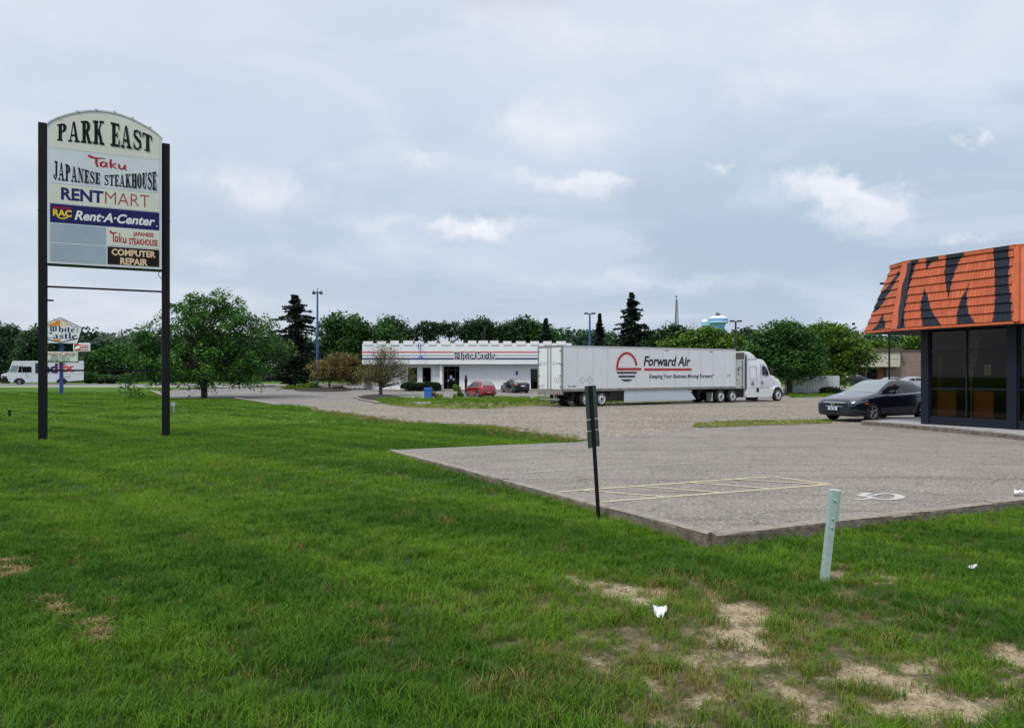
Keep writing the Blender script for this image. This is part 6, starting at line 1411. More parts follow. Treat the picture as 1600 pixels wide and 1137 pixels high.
# ---------------------------------------------------------------- articulated truck
def semi():
    th = R(34); t = thing('semi_truck', 'white articulated truck with a long box trailer parked on the gravel', 'truck', (3.0, 46.0, 0), th)
    Lt, Wt, z0, z1 = 15.6, 2.45, .98, 3.72
    def rise(x): return .004*x       # trailer sits a touch nose-up
    wm = mat('white_trailer_panel', (.69, .72, .75), .32, var=.04, scale=.8); 
    nt = wm.node_tree; b = nt.nodes['Principled BSDF']; geo = nt.nodes.new('ShaderNodeTexCoord'); wv = nt.nodes.new('ShaderNodeTexWave'); wv.inputs['Scale'].default_value = .42; wv.bands_direction = 'X'; wv.wave_profile = 'SAW'
    nt.links.new(geo.outputs['Object'], wv.inputs[0]); cr = nt.nodes.new('ShaderNodeMapRange'); cr.inputs[1].default_value = .96; cr.inputs[2].default_value = 1; nt.links.new(wv.outputs['Fac'], cr.inputs[0])
    bp = nt.nodes.new('ShaderNodeBump'); bp.inputs['Strength'].default_value = .5; bp.inputs['Distance'].default_value = .01; nt.links.new(cr.outputs[0], bp.inputs['Height']); nt.links.new(bp.outputs[0], b.inputs['Normal'])
    greym = mat('grey_rail_metal', (.26, .255, .25), .5, .3, var=.2, scale=3); whm = mat('white_truck_paint', (.68, .71, .74), .25, coat=.6)
    mb = MB(); mb.add([(.06, 0, z0+.12), (Lt, 0, z0+.12+.05), (Lt, Wt, z0+.17), (.06, Wt, z0+.12), (.06, 0, z1), (Lt, 0, z1+.06), (Lt, Wt, z1+.06), (.06, Wt, z1)], [(0, 1, 5, 4), (1, 2, 6, 5), (2, 3, 7, 6), (3, 0, 4, 7), (4, 5, 6, 7), (3, 2, 1, 0)])
    box = mb.build('trailer_box', wm, t)
    # rails
    for z, hgt, m_, dz in ((z0-.03, .155, greym, .05), (z1-.07, .08, mat('pale_top_rail', (.5, .53, .55), .4, .2), .06)):
        for yy in ((-.015, .02), (Wt-.02, Wt+.015)):
            mb = MB(); mb.add([(0, yy[0], z), (Lt+.01, yy[0], z+dz), (Lt+.01, yy[1], z+dz), (0, yy[1], z)]+[(0, yy[0], z+hgt), (Lt+.01, yy[0], z+dz+hgt), (Lt+.01, yy[1], z+dz+hgt), (0, yy[1], z+hgt)], [(0, 1, 5, 4), (1, 2, 6, 5), (2, 3, 7, 6), (3, 0, 4, 7), (4, 5, 6, 7), (3, 2, 1, 0)]); mb.build('side_rail', m_, t)
    red = mat('reflective_dark', (.14, .06, .06), .5)
    mb = MB()
    for k in range(19): x = .4+k*.8; mb.box(x, x+.34, -.02, -.013, z0+.075+rise(x), z0+.10+rise(x))
    mb.build('reflector_tape', red, box)
    for k in range(1, 13):
        mb = MB(); mb.box(k*1.2-.008, k*1.2+.008, -.004, .001, z0+.14+.004*k, z1-.06); mb.build('panel_seam', mat('seam_grey', (.36, .38, .40), .5), box)
    # rear frame and doors
    mb = MB(); fw = .10
    mb.box(-.02, .07, -.015, fw, z0-.05, z1+.02); mb.box(-.02, .07, Wt-fw, Wt+.015, z0-.05, z1+.02); mb.box(-.02, .07, fw, Wt-fw, z1-.10, z1+.02); mb.box(-.03, .07, fw, Wt-fw, z0-.05, z0+.10); mb.build('rear_frame', greym, t)
    for k in range(2):
        a = fw+.01+k*(Wt/2-fw+.0); bq = a+Wt/2-fw-.02; mb = MB(); mb.box(-.012, .05, a, bq, z0+.11, z1-.11, b=.006); d = mb.build('rear_door', whm, t)
        mb = MB(); yy = bq-.14 if k == 0 else a+.14
        mb.tube([(-.045, yy, z0+.05), (-.045, yy, z1-.08)], .018, 6); mb.build('lock_rod', M_frame, d)
        mb = MB(); yy2 = bq-.32 if k == 0 else a+.32; mb.tube([(-.04, yy2, z0+.05), (-.04, yy2, z1-.08)], .014, 6) if False else None
        mb = MB()
        for zz in (1.25, 1.9, 2.6, 3.4): e = a if k == 0 else bq; mb.box(-.035, -.008, e-.05+(.05 if k == 0 else -.05)-.0, e+.05+(.05 if k == 0 else -.05), zz-.03, zz+.03)
        mb.build('hinge', M_frame, d)
        # marks: y increases away from the viewer, so text runs from high y to low y
        fr = ((-.014, 0, 0), (0, -1, 0), (0, 0, 1), (-1, 0, 0)); y0_ = -(bq-.12 if k == 1 else bq-.30)
        put(fit(text_polys('Forward Air', .01, .2), y0_+.24, y0_+.72, 2.62, 2.69), fr, M_ink, d); G = Glyphs(); G.arc(y0_+.1, 2.67, .08, .1, 0, 180, .015, .015); G.poly([(y0_+.02, 2.62), (y0_+.18, 2.62), (y0_+.13, 2.56), (y0_+.07, 2.56)]); put((G.v, G.f), fr, M_ink, d, 'emblem')
        if k == 1: put(fit(text_polys('37017', 0), y0_+.05, y0_+.45, 1.22, 1.36), fr, mat('grey_ink', (.2, .2, .22), .6), d)
        else:
            G = Glyphs()
            for cx in (.25, .5, .68): G.line([(y0_+cx-.14, 1.62), (y0_+cx, 1.80), (y0_+cx+.14, 1.62), (y0_+cx, 1.44), (y0_+cx-.14, 1.62)], .012)
            put((G.v, G.f), fr, mat('grey_ink', (.2, .2, .22), .6), d, 'placard')
    mb = MB(); mb.box(-.05, .10, .0, Wt, z0-.22, z0-.05); mb.build('bumper_beam', greym, t); mb = MB(); mb.box(-.06, .0, .25, Wt-.25, .42, .52); mb.build('underride_guard', greym, t)
    for yy in (.75, Wt-.75): mb = MB(); mb.box(-.05, .0, yy-.04, yy+.04, .5, z0-.2); mb.build('guard_strut', greym, t)
    for yy in (.12, .32, Wt-.42, Wt-.22): mb = MB(); mb.lathe([(0, -.02), (.05, -.015), (.055, 0)], 10, 'x', (-.05, yy+.05, z0-.14)); mb.build('tail_light', M_lamp_r, t)
    # side artwork on the viewer's side (y = 0 plane), built in local x,z
    fr = ((0, -.0, 0), (1, 0, .004), (0, 0, 1), (0, -1, 0)); cx, cz, rr = 5.2, 2.52, .90
    crim = mat('crimson_vinyl', (.36, .012, .03), .4); bl = mat('black_vinyl', (.012, .012, .016), .4); pk = mat('pale_pink_edge', (.72, .50, .50), .5)
    G = Glyphs(); G.arc(cx, cz-.12, rr+.05, .99+.04, 12, 180, .26, .26, n=24); G.rect(cx-rr-.05, 2.19, cx+rr+.40, 2.42); G.rect(6.68, 2.17, 11.12, 2.40); put((G.v, G.f), fr, pk, box, 'emblem', .003)
    G = Glyphs(); G.arc(cx, cz-.12, rr, .99, 8, 180, .155, .13, n=28); G.rect(cx-rr, 2.24, cx+rr+.33, 2.38); G.line([(cx-rr, 2.31), (cx-rr+.155, 2.31)], .07); put((G.v, G.f), fr, crim, box, 'emblem', .012)
    G = Glyphs(); G.rect(6.72, 2.22, 11.05, 2.35); G.arc(11.05, 2.285, .07, .065, -90, 90, .07, .065, n=6); put((G.v, G.f), fr, crim, box, 'underline', .012)
    G = Glyphs()
    for za, zb_ in ((2.02, 2.14), (1.78, 1.90), (1.53, 1.66)):
        def hw(z): return rr*math.sqrt(max(0, 1-((z-2.40)/.90)**2))
        G.poly([(cx-hw(za), za), (cx+hw(za), za), (cx+hw(zb_), zb_), (cx-hw(zb_), zb_)])
    put((G.v, G.f), fr, bl, box, 'emblem', .012)
    put(fit(text_polys('Forward Air', .032, .22), 6.65, 11.0, 2.50, 3.16), fr, bl, box, 'lettering', .006)
    put(fit(text_polys('Keeping Your Business Moving Forward', .024, .15), 7.15, 13.2, 1.62, 1.98), fr, bl, box, 'lettering', .006)
    G = Glyphs(); G.rect(13.28, 1.9, 13.4, 1.94); put((G.v, G.f), fr, bl, box, 'lettering', .006)
    put(fit(text_polys('AIR RIDE', .01), .42, 1.05, 1.20, 1.32), fr, bl, box, 'lettering', .006)
    put(fit(text_polys('17', .01), 14.75, 15.05, 1.75, 1.95), fr, bl, box, 'lettering', .006)
    G = Glyphs()
    for ccx in (1.55, 2.15): G.line([(ccx-.2, 1.62), (ccx, 1.84), (ccx+.2, 1.62), (ccx, 1.40), (ccx-.2, 1.62)], .016)
    put((G.v, G.f), fr, mat('grey_ink', (.2, .2, .22), .6), box, 'placard', .006)
    for x in (8.6, 12.9): mb = MB(); mb.box(x, x+.10, -.02, .0, 3.55, 3.6); mb.box(x+.16, x+.26, -.02, .0, 3.55, 3.6); mb.build('marker_light', M_frame, box)
    # trailer bogie
    for x in (1.9, 3.12):
        for sg, y in ((-1, .14), (-1, .44), (1, Wt-.14), (1, Wt-.44)): wheel(t, x, y, .47, .25, sg, M_steelwhite, holes=1)
        mb = MB(); mb.tube([(x, .1, .47), (x, Wt-.1, .47)], .07, 8); mb.build('axle', M_under, t)
    mb = MB(); mb.box(.6, 4.2, .45, .6, .6, .95); mb.box(.6, 4.2, Wt-.6, Wt-.45, .6, .95); mb.build('bogie_rail', M_under, t)
    for yy in (.05, Wt-.62): mb = MB(); mb.box(.9, .93, yy, yy+.57, .16, .85); mf = mb.build('mud_flap', M_tyre, t); mb = MB(); mb.box(.885, .9, yy+.05, yy+.5, .22, .34); mb.build('flap_badge', mat('grey_ink', (.2, .2, .22), .6), mf)
    for x in np.arange(4.5, 15, .9): mb = MB(); mb.box(x, x+.06, .1, Wt-.1, z0-.08, z0-.01); mb.build('cross_member', M_under, t)
    # side skirts with raked front
    skm = mat('skirt_panel', (.48, .56, .64), .35, var=.05, scale=1)
    for y in (.03, Wt-.05):
        mb = MB(); mb.prism([(5.0, .26), (5.02, z0-.03), (10.75, z0), (11.25, .62), (11.55, .30), (11.2, .26)], 'y', y, y+.02); sk = mb.build('side_skirt', skm, t)
        mb = MB(); mb.prism([(5.0, .20), (5.0, .28), (11.3, .30), (11.0, .22)], 'y', y-.004, y+.024); mb.build('skirt_edge', mat('olive_edge', (.42, .44, .36), .6), sk)
    # landing gear
    for y in (.45, Wt-.45):
        mb = MB(); mb.box(12.1, 12.28, y-.08, y+.08, .38, z0+.02); mb.box(12.0, 12.38, y-.14, y+.14, .33, .38); mb.prism([(12.28, .95), (12.75, .95), (12.3, .55)], 'y', y-.03, y+.03); mb.build('landing_leg', M_under, t)
    # ---- tractor
    zt = .0
    mb = MB(); mb.box(13.0, 20.6, Wt/2-.42, Wt/2-.30, .62, .88); mb.box(13.0, 20.6, Wt/2+.30, Wt/2+.42, .62, .88); mb.box(13.2, 16.6, Wt/2-.3, Wt/2+.3, .66, .8); mb.build('chassis', M_under, t)
    mb = MB(); mb.box(14.0, 15.2, Wt/2-.5, Wt/2+.5, .88, 1.0); mb.build('fifth_wheel', M_under, t)
    for x in (14.05, 15.28):
        for sg, y in ((-1, .12), (-1, .42), (1, Wt-.12), (1, Wt-.42)): wheel(t, x, y, .47, .25, sg, M_steelwhite, holes=1)
        mb = MB(); mb.tube([(x, .1, .47), (x, Wt-.1, .47)], .09, 8); mb.build('axle', M_under, t)
    for y in (.05, Wt-.6): mb = MB(); mb.box(13.25, 13.28, y, y+.55, .14, .75); mb.build('mud_flap', mat('pale_flap', (.35, .36, .38), .6), t)
    for sg, y in ((-1, .16), (1, Wt-.16)): wheel(t, 20.42, y, .49, .27, sg, M_steelwhite, holes=1)
    # sleeper cab: side silhouette extruded with bevel, narrower at the hood
    c0, c1 = .06, Wt-.06
    cabp = [(16.85, .42), (16.85, 3.10), (17.0, 3.16), (18.6, 3.14), (18.95, 3.02), (19.2, 2.72), (19.5, 2.05), (19.52, .95), (19.45, .42)]
    def prism_taper(pts, ins, name, mt, bev=.07, y0=c0, y1=c1):
        mb = MB(); n = len(pts); vs = []
        for sg, yb in ((0, y0), (1, y1)):
            for x, z in pts: k = ins(x, z); vs.append((x, yb+k if sg == 0 else yb-k, z))
        mb.add(vs, [tuple(range(n)), tuple(range(2*n-1, n-1, -1))]+[(i, i+n, (i+1) % n+n, (i+1) % n) for i in range(n)]); return mb.build(name, mt, t, bevel=bev, smooth=True)
    cab = prism_taper(cabp, lambda x, z: .0 if z < 2.0 else (z-2.0)*.10, 'cab', whm, .06)
    hoodp = [(19.4, 1.05), (19.4, 2.02), (19.6, 2.02), (20.3, 1.86), (20.85, 1.62), (21.05, 1.30), (21.08, .98), (20.98, .98), (20.93, 1.1), (20.4, 1.12), (19.92, 1.05), (19.86, .9), (19.4, .85)]
    prism_taper(hoodp, lambda x, z: .02+max(0, x-19.4)*.09+(max(0, z-1.3)*.22), 'hood', whm, .05)
    fend = [(19.75, .62), (19.82, .95), (20.05, 1.13), (20.4, 1.19), (20.75, 1.12), (20.98, .92), (21.06, .7), (21.0, .62), (20.93, .78), (20.75, .98), (20.42, 1.07), (20.1, 1.0), (19.92, .82), (19.86, .62)]
    for a, b_ in ((.03, .40), (Wt-.40, Wt-.03)): mb = MB(); mb.prism(fend, 'y', a, b_); mb.build('fender', whm, t, bevel=.02, smooth=True)
    mb = MB(); mb.prism([(20.85, .38), (21.18, .36), (21.24, .62), (21.18, .92), (20.98, .95), (21.0, .66)], 'y', .05, Wt-.05); mb.build('bumper', mat('dark_grey_bumper', (.07, .07, .08), .5), t, bevel=.03)
    # side panel steps below the cab
    for a, b_ in ((.02, .30), (Wt-.30, Wt-.02)): mb = MB(); mb.prism([(16.9, .34), (19.72, .34), (19.8, .95), (16.9, .98)], 'y', a, b_); fx = mb.build('side_fairing', whm, t, bevel=.02)
    mb = MB(); mb.box(17.8, 18.5, .35, .9, .12, .5); mb.build('fuel_tank', M_under, t)
    # openings
    gl_ = M_cargl
    def sidepoly(pts, name, m, off=.012, parent=cab, both=True):
        for sg in ((0, 1) if both else (0,)):
            mb = MB(); n = len(pts); f_ = lambda x, z: (c0-off+max(0, z-2.)*.10) if sg == 0 else (c1+off-max(0, z-2.)*.10)
            vs = [(x, f_(x, z), z) for x, z in pts]+[(x, f_(x, z)+(.01 if sg == 0 else -.01), z) for x, z in pts]
            mb.add(vs, [tuple(range(n)), tuple(range(2*n-1, n-1, -1))]+[(i, i+n, (i+1) % n+n, (i+1) % n) for i in range(n)]); mb.build(name, m, parent)
    sidepoly([(18.62, 1.98), (19.32, 1.92), (19.3, 2.15), (19.12, 2.52), (18.98, 2.62), (18.66, 2.62)], 'side_window', gl_)
    line = mat('panel_gap', (.20, .21, .23), .6)
    for pts in ([(18.5, 1.0), (18.52, 1.0), (18.52, 2.74), (18.5, 2.74)], [(18.52, 2.72), (19.0, 2.72), (19.0, 2.74), (18.52, 2.74)], [(17.25, 1.62), (17.27, 1.62), (17.27, 2.6), (17.25, 2.6)], [(18.0, 1.62), (18.02, 1.62), (18.02, 2.6), (18.0, 2.6)], [(17.27, 1.62), (18.0, 1.62), (18.0, 1.64), (17.27, 1.64)], [(17.27, 2.58), (18.0, 2.58), (18.0, 2.6), (17.27, 2.6)], [(17.0, .985), (19.4, .985), (19.4, 1.01), (17.0, 1.01)]): sidepoly(pts, 'panel_gap', line, .006)
    sidepoly([(18.6, 1.28), (18.7, 1.28), (18.7, 1.5), (18.6, 1.5)], 'door_handle', M_frame); sidepoly([(17.35, 1.22), (17.72, 1.22), (17.6, 1.48), (17.45, 1.48)], 'cab_emblem', mat('grey_ink', (.2, .2, .22), .6)); sidepoly([(17.9, .72), (18.18, .72), (18.18, 1.02), (17.9, 1.02)], 'step_recess', M_under, .05)
    mb = MB(); mb.add([(19.52, .3, 2.1), (19.52, Wt-.3, 2.1), (19.16, Wt-.36, 2.85), (19.16, .36, 2.85)], [(0, 1, 2, 3)]); mb.add([(19.56, .3, 2.1), (19.56, Wt-.3, 2.1), (19.2, Wt-.36, 2.85), (19.2, .36, 2.85)], [(0, 1, 2, 3)]); mb.build('windscreen', gl_, cab)
    for y in (-.16, Wt+.02): mb = MB(); mb.box(19.42, 19.52, y-.02, y+.16, 1.95, 2.42, b=.03); mb.tube([(19.46, y+.08 if y < 0 else y, 2.45), (19.3, .12 if y < 0 else Wt-.12, 2.5)], .018, 5); mb.build('mirror', M_frame, t)
    mb = MB(); mb.box(20.15, 20.25, -.02, .1, 1.72, 1.92, b=.02); mb.box(20.15, 20.25, Wt-.1, Wt+.02, 1.72, 1.92, b=.02); mb.build('hood_mirror', M_frame, t)
    for y in (.24, Wt-.5): mb = MB(); mb.box(20.86, 21.09, y, y+.26, 1.05, 1.3, b=.04); mb.build('headlight', M_lamp_c, t)
    mb = MB(); mb.box(21.02, 21.10, .65, Wt-.65, .95, 1.5, b=.02); mb.build('grille', M_frame, t)
    # roof fairing and grey back wall seen past the trailer nose
    prism_taper([(16.75, 3.1), (16.75, 3.66), (17.0, 3.68), (17.35, 3.62), (17.75, 3.42), (18.1, 3.14)], lambda x, z: .06+max(0, z-3.1)*.1, 'roof_fairing', whm, .03)
    mb = MB(); mb.box(16.70, 16.76, .16, Wt-.16, 3.12, 3.6); mb.build('fairing_back', mat('dark_brown_recess', (.09, .075, .065), .7), t)
    # grey backing panels between trailer nose and cab
    mb = MB(); mb.box(16.70, 16.84, c0+.05, c1-.05, .95, 3.1, b=.03); cb = mb.build('cab_back', mat('grey_cab_back', (.36, .36, .36), .6, var=.1, scale=2), t)
    for y in (c0-.01, c1-.02): mb = MB(); mb.box(16.74, 16.86, y, y+.03, .95, 3.45); mb.build('side_extender', M_frame if y < 1 else whm, t)
    # a bulging extender fairing, grey lines
    for y in (.3, .6): mb = MB(); mb.tube([(15.62, y+.6, 1.9), (15.9, y+.5, 1.3), (16.4, y+.5, 1.35), (16.7, y+.6, 2.0)], .02, 6); mb.build('air_hose', M_under, t)
    mb = MB(); mb.box(15.6, 16.72, .14, .18, 1.0, 3.05); mb.build('gap_panel', mat('pale_gap_panel', (.50, .51, .51), .5, var=.08), t)
    gpy = .135; mk = M_frame
    mb = MB(); mb.box(16.0, 16.12, gpy-.015, gpy, 2.25, 2.45); mb.box(16.05, 16.14, gpy-.015, gpy, 1.98, 2.1); mb.build('gap_vent', mk, t)
    mb = MB(); mb.tube([(15.7, gpy-.02, 1.75), (16.0, gpy-.02, 1.7), (16.3, gpy-.02, 1.2), (16.5, gpy-.02, 1.25)], .03, 6); mb.tube([(15.8, gpy-.02, 1.9), (15.82, gpy-.02, 2.5), (15.95, gpy-.02, 2.6), (16.35, gpy-.02, 2.55)], .025, 6); mb.build('grab_rail', mat('pale_rail', (.6, .6, .6), .4), t)
    mb = MB(); mb.tube([(16.45, gpy-.03, 1.0), (16.45, gpy-.03, 3.0)], .02, 5); mb.build('stack_bar', mk, t)
    mb = MB(); mb.box(16.0, 16.8, .3, .9, .35, .9); mb.build('battery_box', M_under, t)
semi()
# ---------------------------------------------------------------- parcel van
def step_van():
    Y = 104.; s = Y/F; x0 = (2-800)*s; z0 = g(Y)
    t = thing('delivery_van', 'white parcel delivery van on the far street behind the tall sign', 'van', (x0, Y, z0), R(28)); q = lambda px, py=587: ((px-2)*s*.885, HE+(HZ-py)*s-z0)
    wm = mat('white_van_paint', (.60, .645, .69), .35, var=.03, scale=.6); Wd = 2.3
    X = lambda zx: zx/8.12; Yy = lambda zy: 480+zy/8.12
    body = [q(X(a), Yy(b)) for a, b in ((100, 955), (100, 905), (20, 905), (15, 850), (100, 826), (152, 680), (1048, 672), (1048, 930), (640, 955))]
    mb = MB(); mb.prism([(a, b) for a, b in body], 'y', 0, Wd); bo = mb.build('body', wm, t, bevel=.05)
    fr = ((0, 0, 0), (1, 0, 0), (0, 0, 1), (0, -1, 0))
    def pp(name, pts, m, off, parent=bo, th=.0):
        mb = MB(); mb.prism([q(X(a), Yy(b)) for a, b in pts], 'y', -off, .01); return mb.build(name, m, parent)
    pp('side_window', [(275, 750), (384, 750), (384, 826), (275, 826)], M_cargl, .01); pp('side_window', [(232, 745), (262, 745), (262, 826), (215, 826)], M_cargl, .01)
    w = MB(); a = Vector((*q(X(100), Yy(824)), 0)); c_ = Vector((*q(X(148), Yy(735)), 0))
    w.add([(a.x-.03, .12, a.y+.03), (a.x-.03, Wd-.12, a.y+.03), (c_.x-.03, Wd-.12, c_.y), (c_.x-.03, .12, c_.y)], [(0, 1, 2, 3)]); w.build('windscreen', M_cargl, bo)
    pp('windscreen_side', [(106, 818), (200, 824), (226, 742), (148, 738)], mat('pale_van_glass', (.20, .27, .33), .1, spec=.8), .012)
    ln = mat('panel_gap', (.20, .21, .23), .6)
    pp('panel_gap', [(388, 700), (391, 700), (391, 965), (388, 965)], ln, .006); pp('panel_gap', [(391, 848), (1044, 840), (1044, 843), (391, 851)], ln, .006); pp('panel_gap', [(266, 700), (268, 700), (268, 950), (266, 950)], ln, .006)
    pp('grille', [(28, 872), (82, 876), (82, 918), (28, 912)], M_under, .015); pp('bumper', [(12, 930), (120, 938), (120, 968), (12, 962)], M_under, .05)
    for cx in (235, 768):
        pp('wheel_arch', [(cx+72*math.cos(R(a)), 958-62*math.sin(R(a))) for a in range(0, 181, 15)], M_under, .02)
        for sg, y in ((-1, .10), (1, Wd-.10)): wheel(t, q(X(cx))[0], y, .46, .25, sg, M_steelwhite, holes=1)
    mb = MB(); mb.box(q(X(300))[0], q(X(1000))[0], .4, Wd-.4, .35, .8); mb.build('chassis', M_under, t)
    mb = MB(); mb.box(q(X(268))[0], q(X(278))[0], -.35, -.2, q(0, Yy(820))[1], q(0, Yy(745))[1]); mb.tube([(q(X(272))[0], -.3, 1.7), (q(X(272))[0], .0, 1.6)], .02, 4); mb.build('mirror', M_frame, t)
    nv = mat('purple_navy_vinyl', (.018, .014, .085), .5); orr = mat('orange_red_vinyl', (.60, .065, .025), .5)
    put(fit(text_polys('Fed', .04), q(X(430))[0], q(X(712))[0], q(0, Yy(836))[1], q(0, Yy(704))[1]), fr, nv, bo, 'lettering', .02); put(fit(text_polys('Ex', .045), q(X(722))[0], q(X(925))[0], q(0, Yy(818))[1], q(0, Yy(704))[1]), fr, orr, bo, 'lettering', .02)
    put(fit(text_polys('Ground', .0), q(X(725))[0], q(X(872))[0], q(0, Yy(894))[1], q(0, Yy(865))[1]), fr, mat('grey_ink', (.2, .2, .22), .6), bo, 'lettering', .02)
step_van()
# ================================================================ trees, shrubs, woods
def leaf_mat(name, lo, hi, tr=.25, rough=.55):
    if name in bpy.data.materials: return bpy.data.materials[name]
    m = bpy.data.materials.new(name); m.use_nodes = True; nt = m.node_tree; b = nt.nodes['Principled BSDF']; N = nt.nodes; L = nt.links; b.inputs['Roughness'].default_value = rough; b.inputs['Specular IOR Level'].default_value = .25
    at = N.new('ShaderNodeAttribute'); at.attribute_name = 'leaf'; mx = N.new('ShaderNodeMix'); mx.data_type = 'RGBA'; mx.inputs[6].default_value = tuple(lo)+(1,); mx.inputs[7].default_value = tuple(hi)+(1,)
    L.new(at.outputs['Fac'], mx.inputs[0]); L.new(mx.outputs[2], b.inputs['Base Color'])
    t = N.new('ShaderNodeBsdfTranslucent'); L.new(mx.outputs[2], t.inputs[0]); ms = N.new('ShaderNodeMixShader'); ms.inputs[0].default_value = tr; L.new(b.outputs[0], ms.inputs[1]); L.new(t.outputs[0], ms.inputs[2]); L.new(ms.outputs[0], N['Material Output'].inputs[0])
    return m
M_bark = mat('bark', (.035, .028, .022), .9, var=.3, scale=12, bump=.5); M_bark2 = mat('grey_brown_bark', (.09, .065, .05), .9, var=.3, scale=12, bump=.5)
L_locust = leaf_mat('locust_leaves', (0.0225, 0.0845, 0.0189), (0.1127, 0.2536, 0.0338)); L_green = leaf_mat('green_leaves', (0.0208, 0.0656, 0.0173), (0.0778, 0.1901, 0.0311)); L_bright = leaf_mat('bright_leaves', (0.0396, 0.099, 0.0159), (0.1716, 0.2904, 0.033))
L_dark = leaf_mat('dark_leaves', (0.0156, 0.043, 0.0196), (0.0547, 0.1212, 0.0391)); L_spruce = leaf_mat('spruce_needles', (0.006, 0.0156, 0.0108), (0.0216, 0.0456, 0.0264), .1); L_spruce2 = leaf_mat('blue_spruce_needles', (.012, .03, .022), (.035, .07, .045), .1)
L_rust = leaf_mat('crab_apple_leaves', (0.0975, 0.091, 0.0286), (0.299, 0.221, 0.065)); L_far = leaf_mat('far_wood_leaves', (0.0238, 0.0612, 0.0374), (0.0714, 0.1394, 0.0612)); L_box = leaf_mat('clipped_shrub_leaves', (.006, .018, .006), (.022, .052, .012)); L_sparse = leaf_mat('sparse_leaves', (.09, .12, .03), (.27, .28, .09))
def leaves_mesh(name, cen, size, m, parent, rnd, flat_=.6, aspect=1.7, seed=1):
    """cen: n x 3 leaf centres; one small bent quad each"""
    r = np.random.default_rng(seed); n = len(cen)
    nrm = r.normal(size=(n, 3)); nrm[:, 2] = np.abs(nrm[:, 2])+flat_; nrm /= np.linalg.norm(nrm, axis=1)[:, None]
    u = np.cross(nrm, r.normal(size=(n, 3))); u /= np.linalg.norm(u, axis=1)[:, None]; v = np.cross(nrm, u)
    s = size*r.uniform(.55, 1.25, n)[:, None] if np.isscalar(size) else (size*r.uniform(.55, 1.25, n))[:, None]
    a = cen-u*s*.5*aspect; b = cen+v*s*.5+nrm*s*.08; c = cen+u*s*.5*aspect; d = cen-v*s*.5+nrm*s*.08
    V = np.stack([a, b, c, d], 1).reshape(-1, 3); me = bpy.data.meshes.new(name)
    me.vertices.add(4*n); me.vertices.foreach_set('co', V.astype(np.float32).ravel()); me.loops.add(4*n); me.loops.foreach_set('vertex_index', np.arange(4*n, dtype=np.int32)); me.polygons.add(n); me.polygons.foreach_set('loop_start', np.arange(0, 4*n, 4, dtype=np.int32)); me.polygons.foreach_set('loop_total', np.full(n, 4, np.int32)); me.update()
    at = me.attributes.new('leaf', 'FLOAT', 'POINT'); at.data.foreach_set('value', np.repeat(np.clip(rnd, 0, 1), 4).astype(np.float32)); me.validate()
    return link_mesh(name, me, m, parent)
def crown_points(blobs, n_clump, n_leaf, rc, seed, shell=.55, droop=.0):
    """clumps spread through ellipsoids (biased to the surface), leaves spread inside flattened clumps"""
    r = np.random.default_rng(seed); w = np.array([b[3]*b[4]*b[5] for b in blobs])**.8; w /= w.sum(); cl = []
    while len(cl) < n_clump:
        b = blobs[r.choice(len(blobs), p=w)]; d = r.normal(size=3); d /= np.linalg.norm(d); q = shell+(1-shell)*r.uniform()**.7 if r.uniform() < .75 else r.uniform()**.5
        p = np.array(b[:3])+d*q*np.array(b[3:6]); cl.append(p)
    cl = np.array(cl); k = r.integers(0, n_clump, n_leaf); tone = r.uniform(0, 1, n_clump)
    rr = rc*r.uniform(.6, 1.4, n_clump); off = np.clip(r.normal(size=(n_leaf, 3)), -1.7, 1.7)*np.array([.52, .52, .26]); off[:, 2] -= droop*np.hypot(off[:, 0], off[:, 1])**2
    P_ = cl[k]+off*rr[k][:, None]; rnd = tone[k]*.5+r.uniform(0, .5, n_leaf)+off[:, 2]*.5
    return cl, P_, rnd
def limbs(t, cl, base_h, r0, seed, m, every=1, fork=None, wob=.15, name='trunk', top=None, nl=None, twigs=None):
    r = np.random.default_rng(seed); f = np.array(fork if fork is not None else (0, 0, base_h)); mb = MB()
    top = top if top is not None else cl[:, 2].max()*.75
    mb.tube([(0, 0, -.15), (0, 0, .12), (r.normal(0, .03), 0, base_h*.5), tuple(f)], [r0*1.5, r0*1.08, r0, r0*.85], 10)
    mb.tube([tuple(f), (f[0]+r.normal(0, .25), f[1]+r.normal(0, .2), (f[2]+top)/2), (f[0]+r.normal(0, .3), f[1], top)], [r0*.8, r0*.45, r0*.08], 7)
    o = mb.build(name, m, t, smooth=True)
    mb = MB(); idx = r.permutation(len(cl))[:nl or len(cl)//every]
    for i in idx:
        c = cl[i]; h = f[2]+max(0, min(c[2]-f[2]-.5, (top-f[2])*.8))*r.uniform(.15, .6); s = np.array([f[0], f[1], h]); L_ = np.linalg.norm(c-s); mid = (s+c)/2+r.normal(size=3)*wob*L_*.5+np.array([0, 0, .08*L_]); q = (s*.3+c*.7)+r.normal(size=3)*wob*L_*.3+np.array([0, 0, .06*L_])
        rb = r0*min(.42, .10+.045*L_); mb.tube([tuple(s), tuple(mid*.6+s*.4), tuple(mid), tuple(q), tuple(c)], [rb, rb*.8, rb*.55, rb*.32, rb*.12], 5, cap=False)
        for _ in range(twigs or 0):
            e = c+r.normal(size=3)*np.array([.7, .7, .55]); mb.tube([tuple(q), tuple((q+e)/2+r.normal(size=3)*.08), tuple(e)], [rb*.28, rb*.18, rb*.06], 3, cap=False)
    mb.build('branch', m, o); return o
